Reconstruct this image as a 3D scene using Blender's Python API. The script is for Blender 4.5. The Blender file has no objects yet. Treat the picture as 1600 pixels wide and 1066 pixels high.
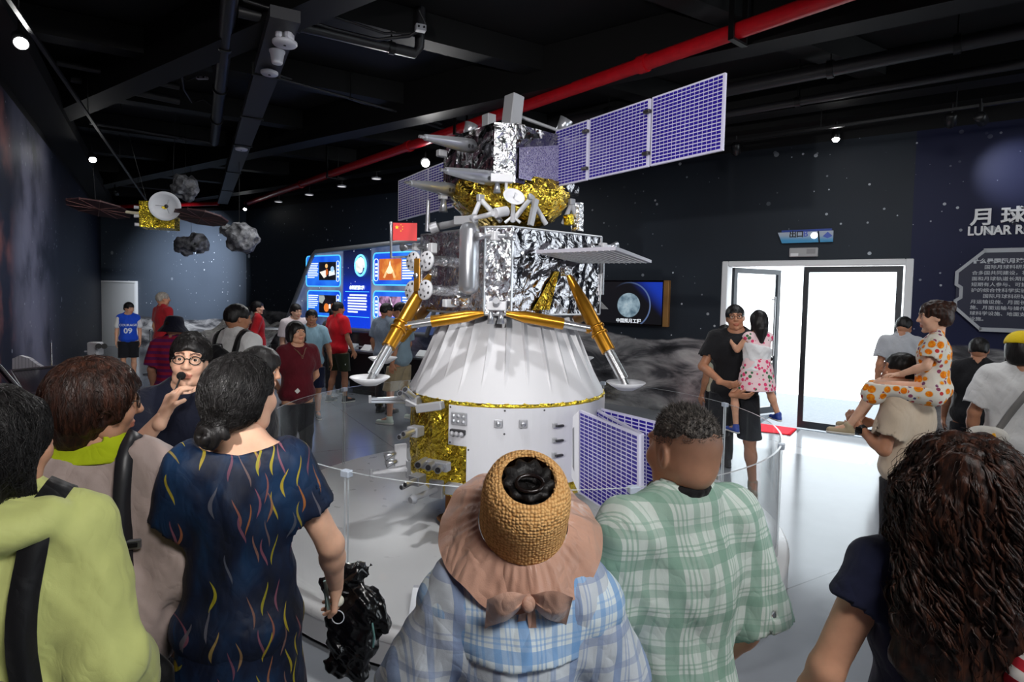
import bpy, bmesh, math, random
import numpy as np
from mathutils import Vector, Matrix

# ------------------------------------------------------------------ camera, world, lights, exposure
SC = bpy.context.scene
COL = SC.collection
CAM_H, FPX, PP_Y, PITCH, ROLL = 1.85, 920.0, 505.0, math.radians(2.8), math.radians(1.2)
_F = Vector((0, math.cos(PITCH), -math.sin(PITCH)))
_R0 = Vector((1, 0, 0)); _U0 = Vector((0, math.sin(PITCH), math.cos(PITCH)))
_R = math.cos(ROLL)*_R0 + math.sin(ROLL)*_U0
_U = math.cos(ROLL)*_U0 - math.sin(ROLL)*_R0
CAM = Vector((0, 0, CAM_H))
def ray(px, py): return _R*(px-800) - _U*(py-PP_Y) + _F*FPX
def P(px, py, Y):
    d = ray(px, py); return CAM + d*(Y/d.y)
def PZ(px, py, z):
    d = ray(px, py); return CAM + d*((z-CAM_H)/d.z)
def PROJ(p):
    d = Vector(p)-CAM; k = FPX/d.dot(_F); return 800+d.dot(_R)*k, PP_Y-d.dot(_U)*k

cam_d = bpy.data.cameras.new('camera'); cam = bpy.data.objects.new('camera', cam_d); COL.objects.link(cam)
cam_d.sensor_width = 36; cam_d.lens = 36*FPX/1600; cam_d.shift_y = (PP_Y-533)/1600; cam_d.clip_end = 200; cam_d.clip_start = .05
m = Matrix.Identity(4)
for i in range(3): m[i][0], m[i][1], m[i][2], m[i][3] = _R[i], _U[i], -_F[i], CAM[i]
cam.matrix_world = m
SC.camera = cam
SC.view_settings.view_transform = 'Standard'; SC.view_settings.look = 'None'
SC.view_settings.gamma = 1; SC.view_settings.use_curve_mapping = False
SC.view_settings.exposure = 0.32
SC.cycles.use_denoising = True
SC.cycles.max_bounces = 8; SC.cycles.transparent_max_bounces = 24
SC.cycles.caustics_reflective = False; SC.cycles.caustics_refractive = False

W = bpy.data.worlds.new('daylight'); SC.world = W; W.use_nodes = True
W.node_tree.nodes['Background'].inputs[0].default_value = (.86, .94, 1, 1)
W.node_tree.nodes['Background'].inputs[1].default_value = 3.2

def light(name, kind, loc, energy, color=(1,1,1), aim=None, **kw):
    l = bpy.data.lights.new(name, kind); l.energy = energy; l.color = color
    for k, v in kw.items(): setattr(l, k, v)
    o = bpy.data.objects.new(name, l); COL.objects.link(o); o.location = loc
    if aim is not None: o.rotation_euler = (Vector(aim)-Vector(loc)).to_track_quat('-Z', 'Y').to_euler()
    return o
# the strobe beside the camera, aimed a little upward over the visitors at the lander
light('strobe', 'SPOT', (-.95, -.25, 2.3), 335, (1,.98,.96), (.05, 4.6, 2.2), spot_size=math.radians(62), spot_blend=.7, shadow_soft_size=.035)
# added unseen area lights, brightening the visitors and the hall
light('added_fill', 'AREA', (-1.6, -1.4, 4.4), 135, (1,.98,.96), (-.8, 2.6, .8), shape='RECTANGLE', size=1.6, size_y=.8)
light('added_fill.001', 'AREA', (1.7, -1.2, 4.4), 115, (1,.98,.96), (.9, 2.6, .8), shape='RECTANGLE', size=1.6, size_y=.8)
light('added_fill.002', 'AREA', (-2.6, 9.5, 4.0), 75, (.96,.98,1), (-2.6, 9.6, 0), shape='RECTANGLE', size=3.5, size_y=3)
light('added_fill.003', 'AREA', (2.9, 5.2, 4.0), 40, (.96,.98,1), (3.2, 5.6, 0), shape='RECTANGLE', size=2, size_y=2)
# added unseen spot, brightening the lander platform from above
light('added_platform_spot', 'SPOT', (-.7, 3.0, 4.45), 190, (1,1,1), (-.3, 3.4, .2), spot_size=math.radians(80), spot_blend=1, shadow_soft_size=.08)
sun = light('sun', 'SUN', (10, 16, 20), 7.0, (1,.97,.92), None, angle=math.radians(.6))
sun.rotation_euler = (math.radians(-28), math.radians(24), 0)

# ------------------------------------------------------------------ materials
MATS = {}
def lin(c):
    """sRGB 0-255 triple or hex to linear"""
    if isinstance(c, str): c = tuple(int(c[i:i+2], 16) for i in (0, 2, 4))
    return tuple(((v/255)/12.92 if v/255 <= .04045 else ((v/255+.055)/1.055)**2.4) for v in c)
class NT:
    def __init__(s, name):
        s.m = bpy.data.materials.new(name); s.m.use_nodes = True; s.t = s.m.node_tree; s.n = s.t.nodes; s.l = s.t.links
        s.b = s.n['Principled BSDF']; s.out = s.n['Material Output']
    def add(s, typ, **kw):
        nd = s.n.new(typ)
        for k, v in kw.items():
            if k.startswith('i_'):
                key = k[2:]; key = int(key) if key.isdigit() else key
                s.put(nd.inputs[key], v)
            else: setattr(nd, k, v)
        return nd
    def put(s, sock, v):
        if isinstance(v, bpy.types.NodeSocket): s.l.new(v, sock)
        else:
            if isinstance(v, (tuple, list)) and len(v) == 3 and sock.type == 'RGBA': v = (*v, 1)
            sock.default_value = v
    def math(s, op, a, b=0.0, c=None, clamp=False):
        nd = s.n.new('ShaderNodeMath'); nd.operation = op; nd.use_clamp = clamp
        s.put(nd.inputs[0], a); s.put(nd.inputs[1], b)
        if c is not None: s.put(nd.inputs[2], c)
        return nd.outputs[0]
    def obj(s):
        return s.add('ShaderNodeTexCoord').outputs['Object']
    def xyz(s, v):
        nd = s.add('ShaderNodeSeparateXYZ'); s.l.new(v, nd.inputs[0]); return nd.outputs
    def comb(s, x, y, z=0.0):
        nd = s.add('ShaderNodeCombineXYZ'); s.put(nd.inputs[0], x); s.put(nd.inputs[1], y); s.put(nd.inputs[2], z); return nd.outputs[0]
    def noise(s, vec, scale, detail=3, rough=.5, dist=0.0):
        nd = s.add('ShaderNodeTexNoise'); s.l.new(vec, nd.inputs['Vector'])
        nd.inputs['Scale'].default_value = scale; nd.inputs['Detail'].default_value = detail; nd.inputs['Roughness'].default_value = rough; nd.inputs['Distortion'].default_value = dist
        return nd.outputs['Fac']
    def ramp(s, f, stops):
        nd = s.add('ShaderNodeValToRGB'); s.put(nd.inputs[0], f); r = nd.color_ramp
        while len(r.elements) < len(stops): r.elements.new(.5)
        for e, (p, c) in zip(r.elements, stops):
            e.position = p; e.color = (*c, 1) if len(c) == 3 else c
        return nd.outputs[0]
    def mix(s, f, a, b, typ='MIX'):
        nd = s.add('ShaderNodeMix', data_type='RGBA', blend_type=typ)
        s.put(nd.inputs[0], f); s.put(nd.inputs[6], a); s.put(nd.inputs[7], b); return nd.outputs[2]
    def step(s, v, lo, hi):
        nd = s.add('ShaderNodeMapRange'); nd.interpolation_type = 'SMOOTHSTEP'
        s.put(nd.inputs[0], v); s.put(nd.inputs[1], lo); s.put(nd.inputs[2], hi); return nd.outputs[0]
    def scale(s, v, sc):
        nd = s.add('ShaderNodeMapping'); s.l.new(v, nd.inputs[0]); nd.inputs['Scale'].default_value = sc; return nd.outputs[0]
    def bump(s, h, strength=.3, dist=.01):
        nd = s.add('ShaderNodeBump'); s.l.new(h, nd.inputs['Height']); nd.inputs['Strength'].default_value = strength; nd.inputs['Distance'].default_value = dist
        s.l.new(nd.outputs[0], s.b.inputs['Normal'])
    def base(s, c): s.put(s.b.inputs['Base Color'], c)
    def set(s, rough=None, metal=None, spec=None, **kw):
        if rough is not None: s.put(s.b.inputs['Roughness'], rough)
        if metal is not None: s.put(s.b.inputs['Metallic'], metal)
        if spec is not None: s.put(s.b.inputs['Specular IOR Level'], spec)
        for k, v in kw.items(): s.put(s.b.inputs[k.replace('_', ' ')], v)
def mat(name, color, rough=.5, metal=0.0, spec=.5, var=0.0, vscale=12, bump=0.0, bscale=60, emit=None, estr=1.0, **kw):
    if name in MATS: return MATS[name]
    t = NT(name); c = lin(color) if (isinstance(color, str) or max(color) > 1.0) else color
    t.set(rough, metal, spec, **kw)
    if var:
        f = t.noise(t.obj(), vscale, 4)
        t.base(t.mix(t.step(f, .3, .7), tuple(v*(1-var) for v in c), tuple(min(1, v*(1+var)) for v in c)))
    else: t.base(c)
    if bump: t.bump(t.noise(t.obj(), bscale, 4), bump, .004)
    if emit is not None:
        e = lin(emit) if (isinstance(emit, str) or max(emit) > 1.0) else emit
        t.set(Emission_Color=e, Emission_Strength=estr)
    MATS[name] = t.m
    return t.m

# ------------------------------------------------------------------ mesh helpers
def frame(d):
    d = Vector(d).normalized(); a = Vector((0,0,1)) if abs(d.z) < .95 else Vector((1,0,0))
    u = d.cross(a).normalized(); return u, d.cross(u).normalized(), d
class MB:
    """collects shapes; build() links them as ONE mesh object"""
    def __init__(s): s.v = []; s.f = []; s.mi = []; s.sm = []
    def add(s, vs, fs, mi=0, smooth=False):
        o = len(s.v); s.v += [tuple(v) for v in vs]; s.f += [tuple(i+o for i in f) for f in fs]; s.mi += [mi]*len(fs); s.sm += [smooth]*len(fs); return s
    def box(s, c, size, rot=None, mi=0):
        hx, hy, hz = size[0]/2, size[1]/2, size[2]/2; c = Vector(c)
        vs = [Vector((x*hx, y*hy, z*hz)) for x in (-1,1) for y in (-1,1) for z in (-1,1)]
        if rot is not None: vs = [rot @ v for v in vs]
        return s.add([v+c for v in vs], [(0,1,3,2),(4,6,7,5),(0,4,5,1),(2,3,7,6),(0,2,6,4),(1,5,7,3)], mi)
    def bbox(s, c, size, rot=None, bev=.006, mi=0):
        """box with chamfered edges"""
        bm = bmesh.new(); bmesh.ops.create_cube(bm, size=1)
        for v in bm.verts: v.co = Vector((v.co.x*size[0], v.co.y*size[1], v.co.z*size[2]))
        bmesh.ops.bevel(bm, geom=bm.edges[:], offset=min(bev, .45*min(size)), segments=1, affect='EDGES')
        c = Vector(c); rot = rot or Matrix.Identity(3)
        bm.verts.ensure_lookup_table(); bm.verts.index_update()
        s.add([rot @ v.co + c for v in bm.verts], [[v.index for v in f.verts] for f in bm.faces], mi); bm.free(); return s
    def tube(s, a, b, r0, r1=None, n=12, cap=True, mi=0, smooth=True):
        return s.path([a, b], [r0, r0 if r1 is None else r1], n, cap, mi, smooth)
    def path(s, pts, rad, n=8, cap=True, mi=0, smooth=True, flat=1.0, up=None):
        pts = [Vector(p) for p in pts]
        if not isinstance(rad, (list, tuple, np.ndarray)): rad = [rad]*len(pts)
        vs = []; fs = []; u0 = None
        for i, p in enumerate(pts):
            d = (pts[min(i+1, len(pts)-1)] - pts[max(i-1, 0)])
            if d.length < 1e-9: d = Vector((0,0,1))
            d.normalize()
            if u0 is None: u = Vector(up).cross(d).cross(d)*-1 if up is not None else frame(d)[0]
            else: u = u0 - d*u0.dot(d)
            if u.length < 1e-6: u = frame(d)[0]
            u.normalize(); u0 = u; w = d.cross(u)
            for k in range(n):
                a = 2*math.pi*k/n; vs.append(p + u*(math.cos(a)*rad[i]*flat) + w*(math.sin(a)*rad[i]))
        for i in range(len(pts)-1):
            for k in range(n):
                fs.append((i*n+k, i*n+(k+1)%n, (i+1)*n+(k+1)%n, (i+1)*n+k))
        s.add(vs, fs, mi, smooth)
        if cap:
            o = len(vs); s.add(vs[:n], [tuple(range(n-1,-1,-1))], mi); s.add(vs[o-n:], [tuple(range(n))], mi)
        return s
    def lathe(s, prof, c=(0,0,0), axis=(0,0,1), n=24, a0=0, a1=2*math.pi, mi=0, smooth=True):
        """prof: (radius, height) pairs along axis"""
        u, w, d = frame(axis); c = Vector(c); full = abs(a1-a0-2*math.pi) < 1e-6
        if abs(d.z) > .99: u, w = Vector((1,0,0)), Vector((0,1,0))*(1 if d.z > 0 else -1)
        m_ = n if full else n+1; vs = []; fs = []
        for r, h in prof:
            for k in range(m_):
                a = a0+(a1-a0)*k/n; vs.append(c + d*h + u*(r*math.cos(a)) + w*(r*math.sin(a)))
        for i in range(len(prof)-1):
            for k in range(n):
                k2 = (k+1) % m_; fs.append((i*m_+k, i*m_+k2, (i+1)*m_+k2, (i+1)*m_+k))
        return s.add(vs, fs, mi, smooth)
    def prism(s, poly, thick, o=(0,0,0), u=(1,0,0), v=(0,0,1), mi=0):
        """extrude a 2-D outline lying in (u,v) by thick along u x v"""
        u = Vector(u); v = Vector(v); n = u.cross(v).normalized(); o = Vector(o); k = len(poly)
        A = [o+u*p[0]+v*p[1] for p in poly]; B = [p+n*thick for p in A]
        return s.add(A+B, [tuple(range(k-1,-1,-1)), tuple(range(k,2*k))]+[(i,(i+1)%k,k+(i+1)%k,k+i) for i in range(k)], mi)
    def ball(s, c, r, n=16, m=10, mi=0, rot=None):
        c = Vector(c); r = Vector(r) if isinstance(r, (tuple, list, Vector)) else Vector((r,r,r)); vs = []; fs = []
        for i in range(m+1):
            t = math.pi*i/m
            for k in range(n):
                a = 2*math.pi*k/n; q = Vector((r.x*math.sin(t)*math.cos(a), r.y*math.sin(t)*math.sin(a), r.z*math.cos(t)))
                vs.append(c + (rot @ q if rot is not None else q))
        for i in range(m):
            for k in range(n): fs.append((i*n+k, (i+1)*n+k, (i+1)*n+(k+1)%n, i*n+(k+1)%n))
        return s.add(vs, fs, mi, True)
    def grid(s, fn, nu, nv, mi=0, smooth=True, closed=False):
        vs = [fn(i/nu, j/nv) for j in range(nv+1) for i in range(nu+1)]
        return s.add(vs, [(j*(nu+1)+i, j*(nu+1)+i+1, (j+1)*(nu+1)+i+1, (j+1)*(nu+1)+i) for j in range(nv) for i in range(nu)], mi, smooth)
    def build(s, name, mats, parent=None, world=True, origin=None):
        """world: vertices are world coordinates, moved into the root's frame (roots built in world space carry no rotation)"""
        me = bpy.data.meshes.new(name); off = Vector((0,0,0))
        if world:
            if parent is not None: off = ROOT.get(parent.name, Vector((0,0,0)))
            elif origin is not None: off = Vector(origin)
        me.from_pydata([(v[0]-off.x, v[1]-off.y, v[2]-off.z) for v in s.v], [], s.f)
        if not isinstance(mats, (list, tuple)): mats = [mats]
        for m_ in mats: me.materials.append(m_)
        me.polygons.foreach_set('material_index', s.mi); me.polygons.foreach_set('use_smooth', s.sm)
        me.update()
        o = bpy.data.objects.new(name, me); COL.objects.link(o)
        if parent is not None: o.parent = parent; ROOT[o.name] = off
        elif origin is not None: o.location = off; ROOT[o.name] = off
        return o
ROOT = {}
def tag(o, label, cat, group=None):
    o['label'] = label; o['category'] = cat
    if group: o['group'] = group
    return o
def thing(name, label, cat, loc, rz=0.0, group=None):
    o = bpy.data.objects.new(name, None); COL.objects.link(o); o.location = loc; o.rotation_euler = (0,0,rz); o.empty_display_size = .1
    ROOT[o.name] = Vector(loc); return tag(o, label, cat, group)
def struct(o): o['kind'] = 'structure'; return o
def copy_tree(o, parent=None):
    c = o.copy(); COL.objects.link(c)
    if parent is not None: c.parent = parent
    for ch in o.children: copy_tree(ch, c)
    return c
def text_mesh(body, size, bold=0.0, ext=0.0, align='LEFT'):
    cu = bpy.data.curves.new('t', 'FONT'); cu.body = body; cu.size = size; cu.align_x = align; cu.offset = bold; cu.extrude = ext; cu.resolution_u = 3
    o = bpy.data.objects.new('t', cu); COL.objects.link(o)
    dg = bpy.context.evaluated_depsgraph_get(); me = bpy.data.meshes.new_from_object(o.evaluated_get(dg))
    bpy.data.objects.remove(o); bpy.data.curves.remove(cu); return me
def text_obj(name, body, size, origin, u, v, material, parent=None, bold=0.0, ext=.002, align='LEFT', sx=1.0):
    """lettering laid in the plane (u, v) at origin, as one mesh in the parent's frame"""
    me = text_mesh(body, size, bold, ext, align); u = Vector(u).normalized(); v = Vector(v).normalized(); n = u.cross(v)
    off = ROOT.get(parent.name, Vector((0,0,0))) if parent is not None else Vector((0,0,0)); o0 = Vector(origin)-off
    for vt in me.vertices:
        c = vt.co.copy(); vt.co = o0 + u*(c.x*sx) + v*c.y + n*c.z
    me.materials.clear(); me.materials.append(material)
    o = bpy.data.objects.new(name, me); COL.objects.link(o)
    if parent is not None: o.parent = parent; ROOT[o.name] = off
    return o
def rotz(a): return Matrix.Rotation(a, 3, 'Z')
R_ = math.radians
def folds(t, o, amt=.5, dist=.03):
    """soft creases of worn cloth plus a fine weave"""
    r1 = t.math('ABSOLUTE', t.math('SUBTRACT', t.noise(t.scale(o, (1,1,.55)), 7, 2, .5, 1.2), .5)); r2 = t.math('ABSOLUTE', t.math('SUBTRACT', t.noise(t.scale(o, (1,1,.7)), 17, 2, .5, .8), .5))
    h = t.math('ADD', t.math('MULTIPLY', r1, 1.0), t.math('MULTIPLY', r2, .35)); h = t.math('ADD', h, t.math('MULTIPLY', t.noise(o, 420, 2), .012)); t.bump(h, amt, dist)
RNG = random.Random(7)
def vnoise(p, seed=0.0):
    """cheap smooth 3-D pseudo-noise of numpy points in about -1..1"""
    x, y, z = p[..., 0], p[..., 1], p[..., 2]
    return (np.sin(1.7*x+2.3*y+seed)+np.sin(2.9*y-1.3*z+1.3*seed+1)+np.sin(2.1*z+1.9*x+2.1*seed+2)+np.sin(3.7*x-3.1*z+.7*seed)*.6+np.sin(4.3*y+3.3*x+4.1*z+seed*1.9)*.5)/3.2
# ------------------------------------------------------------------ the room shell
class Plane:
    """a vertical plane through A and B (x, y); x runs A to B, off > 0 is towards the room"""
    def __init__(s, A, B):
        s.A = Vector((A[0], A[1], 0)); s.d = (Vector((B[0], B[1], 0))-s.A); s.L = s.d.length; s.d.normalize()
        s.n = Vector((s.d.y, -s.d.x, 0))
        if s.n.dot(CAM-s.A) < 0: s.n = -s.n
        s.rz = math.atan2(s.d.y, s.d.x)
    def w(s, x, z, off=0.0): return s.A + s.d*x + s.n*off + Vector((0,0,z))
    def hit(s, px, py, off=0.0):
        r = ray(px, py); t = (s.A+s.n*off-CAM).dot(s.n)/r.dot(s.n); q = CAM+r*t; return (q-s.A).dot(s.d), q.z
    def rot(s): return Matrix((s.d, -s.n, Vector((0,0,1)))).transposed()
ZC = 4.75; ZW = 4.05
RW = Plane((-7.5, 16.6), (6.08, 7.0)); FW = Plane((-12.7, 18.2), (-7.5, 16.6)); LW = Plane((-12.7, 18.2), (-5.64, 6.5))

def stars(t, xz, dens=1.0, seed=0.0):
    """printed stars: fixed dots of many sizes"""
    tot = None
    for sc, rad, keep in ((1.5, .085, .55), (3.4, .085, .42), (6.0, .11, .3)):
        v = t.add('ShaderNodeTexVoronoi', voronoi_dimensions='2D', feature='F1'); t.l.new(t.add('ShaderNodeVectorMath', operation='ADD', i_0=xz, i_1=(seed*3.7+sc, seed*1.9, 0)).outputs[0], v.inputs['Vector']); v.inputs['Scale'].default_value = sc
        sep = t.add('ShaderNodeSeparateColor'); t.l.new(v.outputs['Color'], sep.inputs[0])
        r = t.math('MULTIPLY', t.math('POWER', sep.outputs[1], 2.0), rad)
        d = t.math('LESS_THAN', v.outputs['Distance'], r)
        on = t.math('LESS_THAN', sep.outputs[0], keep*dens)
        x = t.math('MULTIPLY', t.math('MULTIPLY', d, on), t.math('MULTIPLY_ADD', sep.outputs[2], .6, .35))
        tot = x if tot is None else t.math('MAXIMUM', tot, x)
    cl = t.step(t.noise(xz, .55, 2), .40, .56)
    return t.math('MULTIPLY', tot, cl)
def mural(name, base, base2, blue_from=None, hill=None, seed=0.0, dens=1.0, nebula_beam=False):
    t = NT(name); o = t.obj(); x, y, z = t.xyz(o); xz = t.comb(x, z)
    c = t.mix(t.step(t.noise(xz, .35, 4), .3, .7), base, base2)
    if blue_from is not None: c = t.mix(t.math('GREATER_THAN', x, blue_from), c, lin((22, 28, 62)))
    if nebula_beam:
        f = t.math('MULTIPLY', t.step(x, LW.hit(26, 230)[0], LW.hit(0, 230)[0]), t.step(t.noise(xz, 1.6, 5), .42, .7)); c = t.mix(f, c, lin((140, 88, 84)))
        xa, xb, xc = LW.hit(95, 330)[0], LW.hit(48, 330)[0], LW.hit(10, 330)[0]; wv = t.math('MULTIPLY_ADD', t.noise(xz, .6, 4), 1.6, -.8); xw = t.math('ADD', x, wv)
        f2 = t.math('MULTIPLY', t.math('MULTIPLY', t.step(xw, xa, xb), t.math('SUBTRACT', 1.0, t.step(xw, xb, xc))), t.step(t.noise(xz, 1.1, 5), .25, .6)); c = t.mix(t.math('MULTIPLY', f2, .8), c, lin((150, 150, 172)))  # pale column: a spotlight beam put into the mural colour
    if hill is not None:
        hx = t.math('ADD', t.math('MULTIPLY', t.noise(t.comb(x, seed+3.1), .33, 5), hill[1]), hill[0])
        rock = t.noise(t.scale(xz, (1, 2.6, 1)), 1.4, 8, .62, .6)
        crat = t.add('ShaderNodeTexVoronoi', voronoi_dimensions='2D'); t.l.new(t.scale(xz, (1, 2.2, 1)), crat.inputs[0]); crat.inputs['Scale'].default_value = 1.3
        rc = t.ramp(t.math('ADD', rock, t.math('MULTIPLY', t.step(crat.outputs[0], .1, .45), .14)), [(.35, lin((26,27,31))), (.52, lin((70,70,74))), (.66, lin((140,139,140))), (.8, lin((178,177,176)))])
        inhill = t.step(t.math('SUBTRACT', hx, z), 0, .04)
    s = stars(t, xz, dens, seed)
    c = t.mix(s, c, lin((205, 212, 220)))
    if hill is not None: c = t.mix(inhill, c, rc)
    c = t.mix(t.math('GREATER_THAN', z, ZW), c, (.004,.004,.005))
    t.base(c); t.set(.55, 0, .25)
    return t.m
def wall_obj(name, pl, rects, thick, m_):
    b = MB()
    for x0, x1, z0, z1 in rects: b.box(((x0+x1)/2, thick/2, (z0+z1)/2), (x1-x0, thick, z1-z0))
    o = b.build(name, m_); o.location = pl.A; 
    # local x along the wall, local -y towards the room
    o.matrix_world = Matrix.Translation(pl.A) @ pl.rot().to_4x4()
    return struct(o)
D0 = RW.hit(1124, 600)[0]; D1 = RW.hit(1417, 560)[0]; DZ = RW.hit(1270, 411)[1]
BLUE = RW.hit(1428, 300)[0]
M_right = mural('star mural right', lin((30,36,44)), lin((38,46,56)), BLUE, (.8, .95), 1.0)
wall_obj('wall_right', RW, [(-.2, D0, 0, ZC), (D1, 24, 0, ZC), (D0, D1, DZ, ZC)], .22, M_right)
wall_obj('wall_back', FW, [(-.2, FW.L+.2, 0, ZC)], .2, mural('star mural back', lin((62,70,82)), lin((70,79,92)), None, (.75, .5), 2.0, 1.25))
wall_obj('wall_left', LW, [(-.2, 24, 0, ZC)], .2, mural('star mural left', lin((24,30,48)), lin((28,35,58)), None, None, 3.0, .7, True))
t = NT('black paint'); t.base((.008,.008,.009)); t.set(.6, 0, .3); M_black = t.m
t = NT('black beam paint'); t.base((.007,.007,.0075)); t.set(.6, 0, .25); M_beam = t.m
struct(MB().box((0, -5.1, 2.4), (26, .2, 4.8)).build('wall_rear', M_black))
# floor: polished grey epoxy
t = NT('polished grey epoxy floor'); o = t.obj(); x, y, z = t.xyz(o)
n1 = t.noise(o, .8, 5); n2 = t.noise(o, 14, 4)
sx = t.math('ABSOLUTE', t.math('SUBTRACT', t.math('FRACT', t.math('MULTIPLY', t.math('ADD', t.math('MULTIPLY', x, .86), t.math('MULTIPLY', y, .5)), .22)), .5))
sy = t.math('ABSOLUTE', t.math('SUBTRACT', t.math('FRACT', t.math('MULTIPLY', t.math('SUBTRACT', t.math('MULTIPLY', y, .86), t.math('MULTIPLY', x, .5)), .22)), .5))
seam = t.math('MAXIMUM', t.math('LESS_THAN', sx, .0011), t.math('LESS_THAN', sy, .0011))
c = t.mix(t.step(n1, .3, .7), lin((118,122,128)), lin((132,137,144)))
t.base(t.mix(t.math('MULTIPLY', seam, .6), c, lin((60,62,66)))); t.set(t.math('MULTIPLY_ADD', n2, .12, .11), 0, .5); t.bump(n1, .02, .01)
b = MB()
fp = [RW.w(24, 0), RW.w(-.1, 0), FW.w(-.1, 0), LW.w(24, 0), Vector((-12, -5.2, 0)), Vector((14, -5.2, 0))]
b.prism([(p.x, p.y) for p in fp], .1, (0,0,-.1), (1,0,0), (0,1,0))
struct(b.build('floor', t.m))
b = MB(); b.prism([(p.x, p.y) for p in fp], .15, (0,0,ZC), (1,0,0), (0,1,0)); struct(b.build('ceiling', M_black))
# ceiling beams, parallel and square to the right wall
def beam(p, q, w, h, name='ceiling_beam', m_=None):
    p = Vector(p); q = Vector(q); d = (q-p); L = d.length; r = rotz(math.atan2(d.y, d.x))
    o = MB().box((p+q)/2, (L, w, h), r).build(name, m_ or M_beam); struct(o); return o
rd, rn = RW.d, -RW.n
for off in (1.0, 3.2, 6.0):                     # along the right wall
    a = RW.A - rn*off; beam(a - rd*1 + Vector((0,0,ZC-.26)), a + rd*24 + Vector((0,0,ZC-.26)), .3, .5)
for k in range(9):                              # square to the left wall
    a = LW.A - LW.d*0 + LW.d*(1.5+2.1*k); beam(a + Vector((0,0,ZC-.15)), a + LW.n*9 + Vector((0,0,ZC-.15)), .25, .28)
# soffit strip along the tops of the walls
beam(RW.w(-.2, ZW+.3, .12), RW.w(24, ZW+.3, .12), .24, .12); beam(LW.w(-.2, ZW+.2, .2), LW.w(24, ZW+.2, .2), .4, .2)

# outside the glass doors: asphalt, a red carpet, a bright sunlit yard
t = NT('asphalt'); o = t.obj(); t.base(t.mix(t.noise(o, 30, 4), lin((84,92,100)), lin((112,120,128)))); t.set(.9)
yd = Plane(RW.w(0, 0, -.1).xy, RW.w(RW.L, 0, -.1).xy)
b = MB(); b.prism([(p.x, p.y) for p in (yd.w(4,0,-.05), yd.w(32,0,-.05), yd.w(32,0,-3.4), yd.w(4,0,-3.4))], -.08, (0,0,-.02), (1,0,0), (0,1,0)); struct(b.build('ground_asphalt', t.m))
t = NT('sunlit concrete yard'); o = t.obj(); t.base(t.mix(t.noise(o, 3, 4), lin((226,226,222)), lin((242,242,238)))); t.set(.9)
b = MB(); b.prism([(p.x, p.y) for p in (yd.w(-20,0,-3.4), yd.w(50,0,-3.4), yd.w(50,0,-60), yd.w(-20,0,-60))], -.08, (0,0,-.02), (1,0,0), (0,1,0)); struct(b.build('ground_yard', t.m))
t = NT('white rendered wall'); o = t.obj(); t.base(t.mix(t.noise(o, 2, 4), lin((236,238,238)), lin((246,247,246)))); t.set(.9)
b = MB(); b.prism([(p.x, p.y) for p in (yd.w(-6,0,-9), yd.w(40,0,-9), yd.w(40,0,-9.3), yd.w(-6,0,-9.3))], -5.5, (0,0,-.05), (1,0,0), (0,1,0)); struct(b.build('wall_yard', t.m))
por = light('door_portal', 'AREA', RW.w((D0+D1)/2, DZ/2, -.12), 1, (1,1,1), RW.w((D0+D1)/2, DZ/2, 3), shape='RECTANGLE', size=D1-D0, size_y=DZ)
por.data.cycles.is_portal = True

# ------------------------------------------------------------------ glass doors
M_white = mat('white painted metal', (226,228,230), .4); M_dframe = mat('dark grey door frame', (44,48,54), .35, .3)
M_alu = mat('satin aluminium', (178,180,184), .3, .9); M_steel = mat('brushed steel', (150,152,155), .35, .9)
def clear_sheet(name, tint, f0=.045):
    t = NT(name); mx = t.add('ShaderNodeMixShader'); lw = t.add('ShaderNodeLayerWeight', i_Blend=.5); tr = t.add('ShaderNodeBsdfTransparent', i_Color=tint); gl = t.add('ShaderNodeBsdfGlossy', i_Color=(1,1,1), i_Roughness=.015)
    t.l.new(t.math('MULTIPLY_ADD', t.math('POWER', lw.outputs['Facing'], 5.0), .8, f0), mx.inputs[0]); t.l.new(tr.outputs[0], mx.inputs[1]); t.l.new(gl.outputs[0], mx.inputs[2]); t.l.new(mx.outputs[0], t.out.inputs[0]); return t.m
M_glass = clear_sheet('clear glass', (.97,.98,.98), .03)
dr = bpy.data.objects.new('door_1', None); COL.objects.link(dr); dr.location = RW.w(D0, 0); ROOT[dr.name] = Vector(dr.location); struct(dr)
Rr = RW.rot()
def wbox(b, pl, x0, x1, z0, z1, o0, o1, mi=0, bev=None):
    c = pl.w((x0+x1)/2, (z0+z1)/2, (o0+o1)/2); s = (x1-x0, o1-o0, z1-z0)
    return b.bbox(c, s, pl.rot(), bev, mi) if bev else b.box(c, s, pl.rot(), mi)
fw = .07
for x0, x1, z0, z1 in ((D0-.02, D0+fw, 0, DZ+.04), (D1-fw, D1+.02, 0, DZ+.04), (D0+fw, D1-fw, DZ-.04, DZ+.04)):
    wbox(MB(), RW, x0, x1, z0, z1, -.24, .03, bev=.01).build('door_frame', M_white, dr)
DM = RW.hit(1256, 560)[0]
def leaf(x0, x1, handle, off):
    s = .07
    st = wbox(wbox(wbox(wbox(MB(), RW, x0, x0+s, .02, DZ-.05, off-.05, off), RW, x1-s, x1, .02, DZ-.05, off-.05, off), RW, x0+s, x1-s, .02, .12, off-.05, off), RW, x0+s, x1-s, DZ-.13, DZ-.05, off-.05, off)
    lf = st.build('door_leaf', M_dframe, dr)
    wbox(MB(), RW, x0+s, x1-s, .12, DZ-.13, off-.03, off-.02).build('glass_pane', M_glass, lf)
    if handle:
        MB().tube(RW.w(handle, .9, off+.05), RW.w(handle, 1.75, off+.05), .016).tube(RW.w(handle, 1.0, off-.02), RW.w(handle, 1.0, off+.05), .01).tube(RW.w(handle, 1.65, off-.02), RW.w(handle, 1.65, off+.05), .01).build('pull_handle', M_steel, lf)
leaf(DM-.06, D1-.09, None, -.05)
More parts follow.
